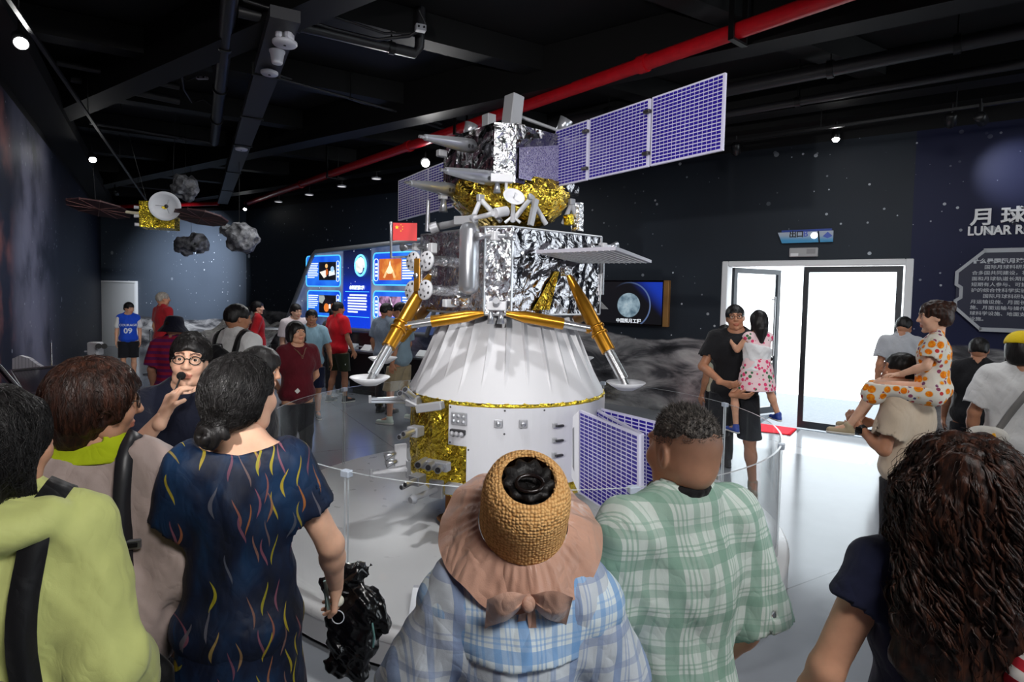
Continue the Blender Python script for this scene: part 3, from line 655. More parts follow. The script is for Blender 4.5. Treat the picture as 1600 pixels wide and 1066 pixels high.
# a gold reflection-free foil patch on the right face
MB().grid(foil_quad(LF(-.22,-.538,1.745), LF(-.06,-.538,1.745), LF(.03,-.538,2.02), LF(-.02,-.538,2.02), 24, 26, .012, 31), 24, 26).build('gold_foil_patch', M_gf, lr)
# ascent stage
AZ0, AZ1 = 2.62, 3.02
ap = [(-.29,-.407),(.34,-.407),(.40,-.34),(.40,.33),(.33,.40),(-.30,.40),(-.42,.30),(-.42,-.33)]
b = MB(); b.add([LF(a, c, AZ1) for a, c in ap]+[LF(a, c, AZ0) for a, c in ap], [tuple(range(8)), tuple(range(15,7,-1))]); b.build('ascent_deck', M_df, lr)
for i in range(8):
    (a0, c0), (a1, c1) = ap[i], ap[(i+1)%8]; L = math.hypot(a1-a0, c1-c0)
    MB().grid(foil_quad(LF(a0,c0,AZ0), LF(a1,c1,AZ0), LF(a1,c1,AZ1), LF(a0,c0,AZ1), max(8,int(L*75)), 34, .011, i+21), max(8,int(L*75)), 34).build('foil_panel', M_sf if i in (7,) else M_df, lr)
# lavender solar blanket on the right face and clips
t = NT('lavender woven blanket'); o = t.obj(); v = t.add('ShaderNodeTexVoronoi'); t.l.new(o, v.inputs[0]); v.inputs['Scale'].default_value = 90
t.base(t.mix(t.step(v.outputs[0], .2, .6), lin((120,112,170)), lin((190,186,214)))); t.set(.3, .6); t.bump(v.outputs[0], .5, .01)
MB().grid(foil_quad(LF(-.27,-.42,2.65), LF(.14,-.42,2.65), LF(.14,-.42,2.95), LF(-.27,-.42,2.86), 40, 30, .006, 77), 40, 30).build('blanket', t.m, lr)
# gold foil bowl
def bowl(u, v):
    prof = [(.44,2.68),(.455,2.6),(.43,2.52),(.34,2.42),(.2,2.36),(.02,2.34)]
    x = u*(len(prof)-1); i = min(int(x), len(prof)-2); f = x-i; r = prof[i][0]*(1-f)+prof[i+1][0]*f; z = prof[i][1]*(1-f)+prof[i+1][1]*f
    a = 2*math.pi*v; w = .016*math.sin(11*a+5*math.sin(3*u*6))*math.sin(math.pi*min(1,u*1.2)); w += .009*(abs((7*a+9*u)%2-1)-.5)
    return LF(.0,.0,0)+Vector(((r+w)*math.cos(a), (r+w)*math.sin(a), z+w*.6))
MB().grid(bowl, 20, 110).build('gold_bowl', M_gf, lr)
MB().lathe([(.12,2.3),(.16,2.36),(.1,2.4)], LC, n=24).build('engine_collar', M_dgrey, lr)
# V struts between the stages
def tube_part(name, p, q, r0, r1, m_, n=12, parent=None): return MB().tube(p, q, r0, r1, n).build(name, m_, parent or lr)
for (ax, ay, Y0), feet in (((751,312,4.2), ((737,346,4.2),(783,346,4.15))), ((829,310,4.2), ((802,344,4.15),(853,350,4.3))), ((893,318,4.55), ((880,350,4.6),(905,352,4.6)))):
    top = P(ax, ay, Y0)
    for fx, fy, Y in feet: tube_part('stage_strut', top, P(fx, fy, Y), .018, .018, M_lwhite)
    MB().bbox(top+Vector((0,0,.01)), (.055,.04,.05), LROT, .006).build('strut_bracket', M_grey, lr)
MB().box(P(833,332,4.1), (.035,.03,.19), LROT @ Matrix.Rotation(R_(14), 3, 'Y')).build('perforated_link', M_grey, lr)
# dish antenna
dc = P(803, 308, 3.85); dn = (CAM+Vector((1.2,0,3.6))-dc).normalized()
da = MB().lathe([(.001,-.012),(.03,-.010),(.055,-.002),(.07,.008),(.073,.006),(.056,-.008),(.03,-.017),(.001,-.02)], dc, dn, 28).build('dish', M_lwhite, lr)
MB().tube(dc-dn*.01, dc+dn*.035, .004, .003, 6).box(dc+dn*.036, (.012,.012,.006)).build('feed_horn', M_grey, da)
tube_part('dish_mast', dc-dn*.015, P(801,346,3.95), .013, .016, M_lwhite)
for s in (-1, 1): tube_part('mast_brace', P(801,338,3.95), P(801+s*12,348,3.95), .008, .01, M_lwhite)
# top fittings
def tilt(px, py, Y, size, rz=.6, tx=0., ty=0.): 
    return P(px, py, Y), size, rotz(rz) @ Matrix.Rotation(tx, 3, 'X') @ Matrix.Rotation(ty, 3, 'Y')
for name, args in (('tall_block', (801,176,4.3,(.10,.11,.24),.69,.0,.12)), ('small_block', (764,190,4.45,(.075,.08,.10),.69))):
    p, s, r = tilt(*args); MB().bbox(p, s, r, .004).build(name, M_grey, lr)
def horn(p, d, r0, r1, L, name='thruster_cone', m_=None, parent=None):
    p = Vector(p); d = Vector(d).normalized()
    return MB().lathe([(.001,0),(r0,0),(r1,L),(r1*.86,L),(r0*.6,L*.3),(.001,L*.28)], p, d, 18).build(name, m_ or M_tank, parent or lr)
horn(P(731,212,4.4), (.15,.0,.5), .035, .05, .09); horn(P(874,207,4.55), (.3,-.1,.55), .032, .055, .11)
tube_part('antenna_boom', P(814,183,4.4), P(872,204,4.5), .014, .012, M_grey)
MB().path([P(806,200,4.2), P(806,192,4.2), P(820,196,4.2), P(820,204,4.2)], .004, 6).build('wire_loop', M_sil, lr)
# long thruster pods on the left
for i, (x0, y0, Y0, x1, y1, Y1, k) in enumerate(((655,213,3.75,738,229,4.2,1.),(688,265,3.6,768,279,4.05,1.),(633,285,3.95,706,297,4.45,1.))):
    A, B = P(x0,y0,Y0), P(x1,y1,Y1); d = B-A
    pod = MB().path([A+d*.1, A+d*.45, A+d*.8, A+d*.98, B], [.02,.035,.048,.05,.03], 14).build('thruster_pod', M_tank, lr)
    MB().tube(A, A+d*.14, .009, .016, 10).build('pod_tip', M_sil, pod)
    u = d.cross(Vector((0,0,1))).normalized()
    for s in (.82, .89):
        c = A+d*s - u*-.0 ; nrm = (CAM-c).normalized(); nrm = (nrm-d.normalized()*nrm.dot(d.normalized())).normalized()
        MB().lathe([(.001,0),(.014,0)], c+nrm*.0505, nrm, 12).build('pod_port', M_dgrey, pod)
for x, y, Y in ((690,240,4.4),): MB().bbox(P(x,y,Y), (.07,.05,.05), LROT, .006).build('sensor_box', M_grey, lr)
wb = MB().bbox(P(784,279,3.98), (.15,.06,.055), rotz(.1), .004).build('white_box', M_lwhite, lr)
horn(P(777,284,3.98), (0,0,-1), .012, .026, .075, 'small_nozzle', M_tank); tube_part('short_post', P(791,284,3.98), P(791,300,3.98), .01, .01, M_lwhite)
horn(P(693,310,4.4), (0,0,-1), .016, .034, .1, 'small_nozzle', M_tank); MB().bbox(P(692,305,4.4), (.06,.05,.06), LROT, .006).build('nozzle_mount', M_lwhite, lr)
tube_part('wrapped_post', P(888,336,4.45), P(889,352,4.45), .04, .04, M_gf2); tube_part('wrapped_post', P(902,318,4.6), P(902,362,4.6), .05, .05, M_sf)

# solar wings
M_cell = mat('solar cell blue', (40,26,138), .25, .0); M_brd = mat('panel lavender white', (206,204,226), .38)
def solar(p00, p10, p11, p01, nx, ny, name='solar_panel', gap=.16, parent=None, th=.018):
    p00, p10, p11, p01 = map(Vector, (p00, p10, p11, p01)); n = (p10-p00).cross(p01-p00).normalized()
    if n.dot(CAM-p00) < 0: n = -n
    def q(u, v, o=0.0): return p00.lerp(p10, u).lerp(p01.lerp(p11, u), v)+n*o
    b = MB(); c4 = [(0,0),(1,0),(1,1),(0,1)]
    b.add([q(u,v,0) for u,v in c4]+[q(u,v,-th) for u,v in c4], [(0,1,2,3),(7,6,5,4)]+[(i,4+i,4+(i+1)%4,(i+1)%4) for i in range(4)])
    pan = b.build(name, M_brd, parent or lr); c = MB(); mu, mv = .02, .02
    for i in range(nx):
        for j in range(ny):
            u0 = mu+(1-2*mu)*(i+gap*.5)/nx; u1 = mu+(1-2*mu)*(i+1-gap*.5)/nx; v0 = mv+(1-2*mv)*(j+gap)/ny; v1 = mv+(1-2*mv)*(j+1-gap)/ny
            c.add([q(u0,v0,.002), q(u1,v0,.002), q(u1,v1,.002), q(u0,v1,.002), q(u0,v0,0), q(u1,v0,0), q(u1,v1,0), q(u0,v1,0)], [(0,1,2,3),(0,4,5,1),(1,5,6,2),(2,6,7,3),(3,7,4,0)])
    ce = c.build('solar_cells', M_cell, pan); ce['kind'] = 'stuff'
    return pan, q
wa, wb_ = P(867, 252, 4.38), P(1130, 190, 3.2)
def wing(px):   # point on the wing line under pixel column px
    lo = min((i/500 for i in range(501)), key=lambda s: abs(PROJ(wa.lerp(wb_, s))[0]-px)); return wa.lerp(wb_, lo)
for x0, x1, nx in ((867,917,9),(920,1013,16),(1017,1130,16)):
    A, B = wing(x0), wing(x1); zt, zb = 3.055, 2.645
    A0, B0 = Vector((A.x,A.y,zb)), Vector((B.x,B.y,zb)); A1, B1 = Vector((A.x,A.y,zt)), Vector((B.x,B.y,zt))
    solar(A0, B0, B1, A1, nx, 19, gap=.15)
for px in (866, 918.5, 1015):
    for z in (2.72, 2.97):
        c = wing(px); MB().bbox(Vector((c.x, c.y, z))+Vector((-.02,-.01,0)), (.05,.03,.02), rotz(-1.0), .003).build('panel_hinge', mat('hinge metal', (90,88,84), .35, .8), lr)
A, M1, B = P(622,315,6.1), P(669,305,5.45), P(712,296,5.0)
for p, q, nx in ((A, M1, 12), (M1, B, 10)):
    solar(Vector((p.x,p.y,2.58)), Vector((q.x,q.y,2.58)), Vector((q.x,q.y,2.99)), Vector((p.x,p.y,2.99)), nx, 17, gap=.2)
# horizontal flap on the right face
p1, p2, p3, p4 = P(835,397,3.85), P(925,412,3.35), P(1018,409,3.55), P(958,389,4.2)
z0 = 2.09
fl = [Vector((p.x, p.y, z0)) for p in (PZ(838,396,z0), PZ(905,411.5,z0), PZ(1018,411,z0), PZ(962,391,z0))]
b = MB(); b.add([v for v in fl]+[v+Vector((0,0,.02)) for v in fl], [(0,1,2,3),(7,6,5,4)]+[(i,4+i,4+(i+1)%4,(i+1)%4) for i in range(4)])
fo = b.build('deck_flap', mat('pale flap', (186,184,196), .35, .2), lr)
for k in range(1, 14):
    s = k/14; MB().tube(fl[0].lerp(fl[3], s)-Vector((0,0,.001)), fl[1].lerp(fl[2], s)-Vector((0,0,.001)), .003, n=4).build('flap_rib', M_grey, fo)
MB().tube(fl[0]+Vector((-.08,.0,.0)), LF(-.3,-.54,2.1), .008).build('flap_hinge', M_sil, lr)
# nozzle pairs at the body top
def nozzle_pair(x, y, Y, d, name='attitude_thruster'):
    c = P(x, y, Y); d = Vector(d).normalized(); nb = MB().bbox(c, (.05,.05,.06), LROT, .005).build(name, M_lwhite, lr)
    for s in (-1, 1):
        MB().tube(c+d*(s*.02), c+d*(s*.075), .016, .014, 12).build('thruster_neck', M_tank, nb); horn(c+d*(s*.07), d*s, .016, .034, .06, 'thruster_bell', M_tank, nb)
nozzle_pair(774, 369, 3.86, (.95,-.3,.0)); nozzle_pair(942, 386, 4.45, (.9,.5,.12)); nozzle_pair(650, 386, 4.6, (-.9,.4,0))
# tall tank on the left face
ct_ = P(733, 404, 3.97); b = MB(); b.lathe([(.001,-.245),(.03,-.24),(.055,-.222),(.068,-.19),(.068,.19),(.055,.222),(.03,.24),(.001,.245)], ct_, (0,0,1), 28)
tk = b.build('propellant_tank', M_tank, lr)
MB().tube(ct_+Vector((-.03,.02,-.245)), ct_+Vector((-.03,.06,-.31)), .05, .045, 14).build('tank_foot', M_sf, tk)
# perforated discs on the left
def disc(px, py, Y, r, d):
    c = P(px, py, Y); d = Vector(d).normalized(); u, w, _ = frame(d)
    o = MB().lathe([(.001,.008),(r-.006,.008),(r,.002),(r,-.008),(r-.006,-.012),(.001,-.012)], c, d, 32).build('perforated_disc', M_lwhite, lr)
    for k in range(7):
        a = 2*math.pi*k/7; MB().lathe([(.001,.0),(.010 if k%2 else .0075,.0)], c+d*.0085+(u*math.cos(a)+w*math.sin(a))*r*.68, d, 10).build('disc_hole', M_dgrey, o)
    MB().lathe([(.001,.008),(.012,.008),(.014,0)], c+d*.008, d, 12).build('disc_hub', M_grey, o)
dd_ = (-.62,-.75,.1)
for px, py, Y in ((645,408,4.18),(666,408,4.05),(643,454,4.18),(664,453,4.05)): disc(px, py, Y, .07, dd_)
for y in (406, 452): tube_part('disc_axle', P(664,y,4.08), P(712,y+4,4.3), .03, .045, M_sf)
b = MB(); A = P(652,430,4.1); b.bbox(A, (.016,.06,.23), rotz(.9), .004); pl_ = b.build('bronze_bracket', M_brz, lr)
MB().lathe([(.001,.012),(.018,.012),(.022,0)], P(650,431,4.06), Vector(dd_).normalized(), 6).build('bolt', M_sil, pl_)
MB().bbox(P(676,388,4.12), (.05,.05,.07), LROT, .006).build('camera_box', M_lwhite, lr)
# flag
fp_ = P(611,402,4.15); ft = P(611,349,4.15); fe = P(652,401,4.3)
fg = MB().path([ft, fp_, fe], .010, 8).build('flag_pole', M_tank, lr)
MB().ball(ft, .014, 10, 6).build('pole_cap', M_tank, fg)
c0, c1 = P(614,376,4.15), P(651.5,376,4.15); hgt = P(614,348.5,4.15).z-c0.z; fd = (c1-c0); fd.z = 0; fwid = fd.length; fd.normalize()
fgp = MB().box((c0+c1)/2+Vector((0,0,hgt/2)), (fwid,.006,hgt), rotz(math.atan2(fd.y, fd.x))).build('flag_panel', mat('flag red', (214,22,26), .5), lr)
M_star = mat('flag star yellow', (255,214,0), .5)
def star5(cx, cz, r, rot):
    return [(cx+(r if k%2==0 else r*.38)*math.sin(rot+math.pi*k/5), cz+(r if k%2==0 else r*.38)*math.cos(rot+math.pi*k/5)) for k in range(10)]
for cx, cz, r, a in ((5,15,3,0),(10,18,1,.5),(12,16,1,.3),(12,13,1,0),(10,11,1,.6)):
    MB().prism(star5(cx/30*fwid, cz/20*hgt, r/30*fwid, a), .002, c0+Vector((0,-.0045,0)), fd, (0,0,1)).build('flag_star', M_star, fgp)
# mast and robot arm on the deck
tube_part('deck_mast', P(668,362,4.4), P(669,313,4.4), .02, .012, M_tank)
ar = [P(676,356,4.5), P(706,350,4.25), P(742,341,4.05), P(770,334,3.95), P(786,328,3.95)]
arm = MB().path(ar[:3], [.03,.026,.03], 12).build('robot_arm', M_grey, lr)
MB().bbox(P(728,345,4.1), (.16,.07,.06), rotz(-.4), .006).build('arm_motor', M_grey, arm); MB().tube(ar[2], ar[3], .016, .018).build('arm_link', M_lwhite, arm); MB().tube(P(774,333,3.95), P(792,330,4.0), .034, .034, 16).build('arm_joint', M_lwhite, arm)
MB().tube(P(672,358,4.3), P(684,354,4.3), .045, .04).build('arm_base', M_grey, arm)
# chamfer box with nozzles
bx = MB().bbox(P(776,478,3.88), (.13,.05,.06), rotz(-.1), .005).build('valve_box', M_lwhite, lr)
MB().tube(P(775,476,3.86), P(775,470,3.80), .022, .022, 14).build('valve_stub', M_grey, bx)
horn(P(767,486,3.88), (0,0,-1), .012, .026, .085, 'small_nozzle', M_tank); horn(P(783,486,3.88), (0,0,-1), .012, .026, .085, 'small_nozzle', M_tank)
MB().bbox(P(703,474,4.12), (.1,.05,.055), LROT, .005).build('foil_box', M_lwhite, lr); MB().bbox(P(719,472,4.05), (.12,.06,.05), LROT, .01).build('wrapped_box', M_sf, lr)
# silver box frame on the right face corner
MB().box(P(941,430,4.5), (.015,.03,.3), LROT).build('edge_post', M_sil, lr); MB().prism([(0,0),(.06,0),(0,.06)], .01, P(938,483,4.45), (1,0,0), (0,0,1)).build('corner_gusset', M_sil, lr)
# ---- landing legs
def leg(att, knee, foot, sides):
    A, K, Fo = att, knee, foot; d = (Fo-A).normalized(); L = (Fo-A).length
    g = MB().path([A, A+d*.06, A+d*L*.32, A+d*L*.72], [.014,.028,.048,.048], 18).build('leg_gold_sleeve', M_gold, lr)
    MB().tube(A+d*L*.70, A+d*L*.96, .033, .033, 16).build('leg_piston', M_sil, lr)
    kk = A+d*L*.53
    for s in (-.02, .03): MB().lathe([(.05,-.008),(.058,-.008),(.058,.008),(.05,.008)], kk+d*s, d, 20).build('clamp_ring', M_gold, g)
    pad = MB().lathe([(.001,.012),(.05,.010),(.09,.03),(.125,.05),(.128,.045),(.095,.02),(.05,-.005),(.001,-.006)], Fo-Vector((0,0,.035)), (0,0,1), 32).build('foot_pad', M_lwhite, lr)
    MB().tube(A+d*L*.95, Fo-Vector((0,0,.02)), .02, .028, 12).build('ankle_joint', M_sil, pad)
    MB().bbox(A-d*.02, (.07,.07,.07), LROT, .012).build('leg_mount', M_sf, lr)
    for S in sides:
        e = (S-kk); sg = MB().path([S, S+(-e)*.08, S+(-e)*.2, S+(-e)*.62], [.016,.026,.04,.04], 16).build('side_gold_sleeve', M_gold, lr)
        MB().tube(S-e*.6, kk+e*.02, .027, .027, 14).build('side_piston', M_sil, lr)
        MB().lathe([(.001,-.02),(.03,-.02),(.03,.02),(.001,.02)], kk+e.normalized()*.062, e.cross(d).normalized(), 14).build('pivot_lug', M_gold, sg)
fc = LF(-.455,-.455, 1.69)
leg(P(673,428,4.25), None, P(578,592,3.75), [P(756,490,3.95), P(668,482,4.75)])
leg(P(887,428,4.15), None, P(978,600,3.82), [P(791,490,3.92), P(912,488,4.75)])
leg(LF(-.2,.53,1.95), None, LF(-.45,1.2,1.25), [LF(-.45,.5,1.72), LF(.2,.5,1.72)]); leg(LF(.53,.1,1.95), None, LF(1.2,.35,1.25), [LF(.5,-.4,1.72), LF(.5,.45,1.72)])
for px in (718, 700): tube_part('rear_brace', P(px-8,484,4.5), P(px+18,520,4.9), .03, .03, M_gold)
# ---- white pleated skirt
RT, RB, ZT, ZB = .44, .757, 1.715, 1.125
def skirt(u, v):
    a = 2*math.pi*u; t_ = v; r = RB+(RT-RB)*t_; z = ZB+(ZT-ZB)*t_
    k = 28; s = (u*k) % 1.0; amp = max(0, (t_-.16-.06*math.sin(int(u*k)*2.1))/.84); wd = .06+.34*amp
    r += .055*amp*max(0, 1-s/wd) if s < wd else 0
    return LC+Vector((r*math.sin(a), -r*math.cos(a), z))
MB().grid(skirt, 28*14, 16, smooth=False).build('pleated_skirt', mat('white skirt paint', (208,208,212), .4, bump=.02), lr)
MB().lathe([(.43,ZT),(.3,ZT+.02),(.001,ZT+.02)], LC, n=48).build('skirt_cap', M_lwhite, lr)
def ringf(u, v):
    a = 2*math.pi*u; c = 2*math.pi*v; r = .017+.004*math.sin(37*a+c)+.003*math.sin(83*a); return LC+Vector(((.748+r*math.cos(c))*math.sin(a), -(.748+r*math.cos(c))*math.cos(a), 1.11+r*1.1*math.sin(c)))
MB().grid(ringf, 220, 8).build('gold_rim', M_gf2, lr)
# ---- drum
def drum(u, v):
    a = 2*math.pi*u; z = .43+(1.11-.43)*v; w = .012*(abs((3.1*math.sin(2*a)*2+z*7+a*6)%2-1)-.5)+.01*math.sin(17*a+9*z)+.008*(abs((a*11-z*13)%2-1)-.5)
    r = .73+w - (.06*max(0, .12-v)/.12); return LC+Vector((r*math.sin(a), -r*math.cos(a), z))
MB().grid(drum, 240, 44).build('gold_drum', M_gf2, lr)
MB().lathe([(.67,.44),(.3,.36),(.001,.36)], LC, n=40).build('drum_base', M_dgrey, lr)
def cyl_panel(a0, a1, z0, z1, r, name, m_, parent=None, n=30):
    b = MB(); 
    def pt(a, z, rr): return LC+Vector((rr*math.sin(a), -rr*math.cos(a), z))
    vs = []; 
    for i in range(n+1):
        a = a0+(a1-a0)*i/n; vs += [pt(a,z0,r), pt(a,z1,r), pt(a,z1,r-.03), pt(a,z0,r-.03)]
    fs = [(4*i+j, 4*i+4+j, 4*i+4+(j+1)%4, 4*i+(j+1)%4) for i in range(n) for j in range(4)]+[(0,1,2,3),(4*n+3,4*n+2,4*n+1,4*n)]
    b.add(vs, fs, 0, False); return b.build(name, m_, parent or lr)
M_wp = mat('white side panel', (206,207,213), .42)
wp = cyl_panel(R_(-29.5), R_(100), .83, 1.10, .768, 'side_panel', M_wp); cyl_panel(R_(-19), R_(100), .57, .83, .768, 'side_panel', M_wp)
def dpt(a, z, r=.768): a = R_(a); return LC+Vector((r*math.sin(a), -r*math.cos(a), z)), Vector((math.sin(a), -math.cos(a), 0))
def dfit(a, z, w_, h_, th, name, m_, parent=None):
    p, n = dpt(a, z); return MB().bbox(p+n*th/2, (w_, th, h_), rotz(R_(a)), .004).build(name, m_, parent or lr)
s1 = dfit(-23, 1.015, .115, .085, .02, 'sensor_plate', M_grey)
for i in range(3):
    for j in range(2):
        p, n = dpt(-23+(i-1)*2.6, 1.015+(j-.5)*.036, .788); MB().lathe([(.001,.012),(.010,.010),(.014,0)], p, n, 12).build('sensor_dome', M_tank, s1)
s2 = dfit(-23.5, .925, .11, .035, .03, 'valve_block', M_dgrey)
for i in (-1, 0, 1):
    p, n = dpt(-23.5+i*2.5, .915, .80); MB().ball(p, .018, 10, 6).build('valve_knob', M_grey, s2)
for a in (-3, 9):
    q_ = dfit(a, 1.0, .055, .055, .018, 'access_cover', M_grey); p, n = dpt(a, 1.0, .786); MB().lathe([(.001,.008),(.016,.008),(.018,0)], p, n, 14).build('cover_knob', M_tank, q_)
for z in (.98, .88, .78):
    h_ = dfit(25.5, z, .03, .035, .02, 'hinge_plate', M_grey); p, n = dpt(27.5, z, .80); MB().bbox(p, (.06,.02,.014), rotz(R_(30)), .003).build('hinge_arm', M_dgrey, h_)
for a, z in ((-28.5,1.085),(0,1.085),(20,1.085),(0,.93),(-28.5,.845),(-18,.81),(-18,.585),(24,.585)):
    p, n = dpt(a, z); MB().lathe([(.001,.004),(.006,.003),(.007,0)], p, n, 8).build('screw', M_dgrey, wp)
# fittings over the gold foil on the left
def twin(name, x0, y0, Y0, x1, y1, Y1, r, gap, base=None, m_=None):
    A, B = P(x0,y0,Y0), P(x1,y1,Y1); d = (A-B).normalized(); u = Vector((0,0,1)).cross(d).normalized()*.8+Vector((0,0,.6)); u.normalize()
    o = MB().bbox(B+d*.02, (.09,.09,.07), rotz(math.atan2(d.y, d.x)), .006).build(name, m_ or M_grey, lr)
    for s in (-1, 1):
        c = A+u*(s*gap); MB().tube(B+u*(s*gap), c, r*.9, r, 14).build('barrel', M_tank, o); MB().lathe([(.001,.002),(r*.75,.002)], c, d, 14).build('barrel_bore', M_dgrey, o)
    return o
lb = twin('twin_thruster', 629,612,3.98, 648,628,4.15, .022,.024); 
A = P(578,624,3.95); B = P(640,622,4.15); u = (B-A).normalized()
for z in (0, -.018): MB().tube(A+Vector((0,0,z)), B+Vector((0,0,z*1.5)), .010, .014).build('boom_rod', M_tank, lb)
MB().bbox(A, (.02,.02,.05), rotz(.3), .003).build('boom_end', M_grey, lb)
MB().bbox(P(672,636,3.95), (.19,.07,.055), rotz(-.3) @ Matrix.Rotation(-.2, 3, 'Y'), .006).build('sloped_box', M_grey, lr)
MB().box(P(643,629,4.05), (.1,.04,.012), rotz(.4) @ Matrix.Rotation(.5, 3, 'Y')).build('white_bracket', M_lwhite, lr)
twin('twin_thruster', 627,681,3.92, 652,673,4.08, .02,.022)
tri = MB().bbox(P(681,727,3.82), (.2,.06,.06), rotz(-.42), .006).build('triple_sensor', M_grey, lr)
for x, y in ((653,727),(669,731),(684,735)):
    A = P(x,y,3.70); B = P(x+12,y-8,3.86); d = (A-B).normalized(); MB().tube(B, A, .022, .024, 16).build('barrel', M_tank, tri); MB().lathe([(.001,.002),(.018,.002)], A, d, 16).build('barrel_bore', M_dgrey, tri)
sp_ = MB().bbox(P(626,711,4.2), (.09,.03,.16), rotz(.5), .005).build('side_plate', M_lwhite, lr)
horn(P(618,708,4.15), (-.9,-.4,-.25), .012, .03, .08, 'small_nozzle', M_tank, sp_); horn(P(620,720,4.15), (-.9,-.4,-.25), .012, .03, .08, 'small_nozzle', M_tank, sp_)
A = P(580,740,3.9); B = P(638,733,4.1); bm_ = MB().tube(A, B, .010, .02).build('boom_arm', M_lwhite, lr); MB().bbox(A, (.02,.02,.06), rotz(.3), .003).build('boom_end', M_grey, bm_); MB().bbox(B, (.03,.05,.12), rotz(.3), .004).build('boom_mount', M_grey, bm_)
twin('twin_thruster', 630,760,3.85, 655,748,4.0, .018,.02)
A = P(641,782,3.68); B = P(682,764,3.86); pr = MB().path([A, A+(B-A)*.12, A+(B-A)*.2, B], [.02,.034,.018,.022], 14).build('probe_horn', M_grey, lr); MB().bbox(B, (.1,.03,.12), rotz(-.35), .005).build('probe_mount', M_grey, pr)
MB().bbox(P(709,764,3.8), (.11,.06,.07), rotz(-.3), .006).build('small_box', M_grey, lr)
# support legs with saucer feet on the platform
for a in (-40, 40, 140, 220):
    p = LC+Vector((.6*math.sin(R_(a)), -.6*math.cos(R_(a)), 0)); s_ = MB().tube(p+Vector((0,0,.46)), p+Vector((0,0,ZP+.02)), .03, .03, 14).build('support_leg', mat('bronze leg', (150,92,36), .4, .5), lr)
    MB().lathe([(.001,.03),(.04,.03),(.085,.05),(.09,.045),(.06,.004),(.001,.002)], p+Vector((0,0,ZP)), n=24).build('saucer_foot', mat('bronze foot', (120,78,40), .4, .5), s_)
# lower folded solar wing with yoke
def vpan(x0, ytop0, ybot0, Y0, x1, ytop1, ybot1, Y1, nx, ny):
    return solar(P(x0,ybot0,Y0), P(x1,ybot1,Y1), P(x1,ytop1,Y1), P(x0,ytop0,Y0), nx, ny, gap=.17)
vpan(905,641,771,4.0, 998,679,832,3.38, 12, 22)
vpan(928,638,742,4.28, 1002,678,828,3.46, 9, 22)
vpan(933,637,742,4.32, 1062,668,800,3.72, 11, 20)
yk = [P(905,641,4.0), P(881,665,4.02), P(881,716,4.02), P(905,771,4.0)]; nrm = (yk[1]-yk[0]).cross(yk[3]-yk[0]).normalized()
h0 = [P(902,661,4.005), P(895,669,4.01), P(895,728,4.01), P(902,748,4.005)]; h1 = [P(891,672,4.015), P(886,677,4.018), P(886,714,4.018), P(891,720,4.015)]
b = MB(); b.add(yk+[v+nrm*.02 for v in yk], [(0,1,2,3),(7,6,5,4)]+[(i,4+i,4+(i+1)%4,(i+1)%4) for i in range(4)]); yo = b.build('wing_yoke', M_lwhite, lr)
for h in (h0, h1):
    s_ = -1 if nrm.dot(CAM-h[0]) < 0 else 1; o_ = nrm*(.022 if s_ > 0 else -.003); MB().add([v+o_ for v in h], [(0,1,2,3)]).build('yoke_window', mat('yoke grey', (120,122,126), .5), yo)
tube_part('wing_post', P(918,638,4.2), P(918,646,4.2), .03, .03, M_grey)
# small yellow-capped jack on the platform behind
jp = Vector((1.02, 5.6, ZP)); jk = thing('jack_stand', 'small jack with yellow wheel on a disc foot, behind the lander', 'jack stand', jp)
MB().lathe([(.001,.02),(.12,.015),(.13,0)], jp, n=24).build('foot_disc', M_grey, jk); MB().tube(jp, jp+Vector((0,0,.25)), .03).build('post', M_steel, jk)
MB().bbox(jp+Vector((-.05,0,.1)), (.12,.04,.06), None, .01).build('yellow_handle', mat('safety yellow', (236,206,20), .4), jk)
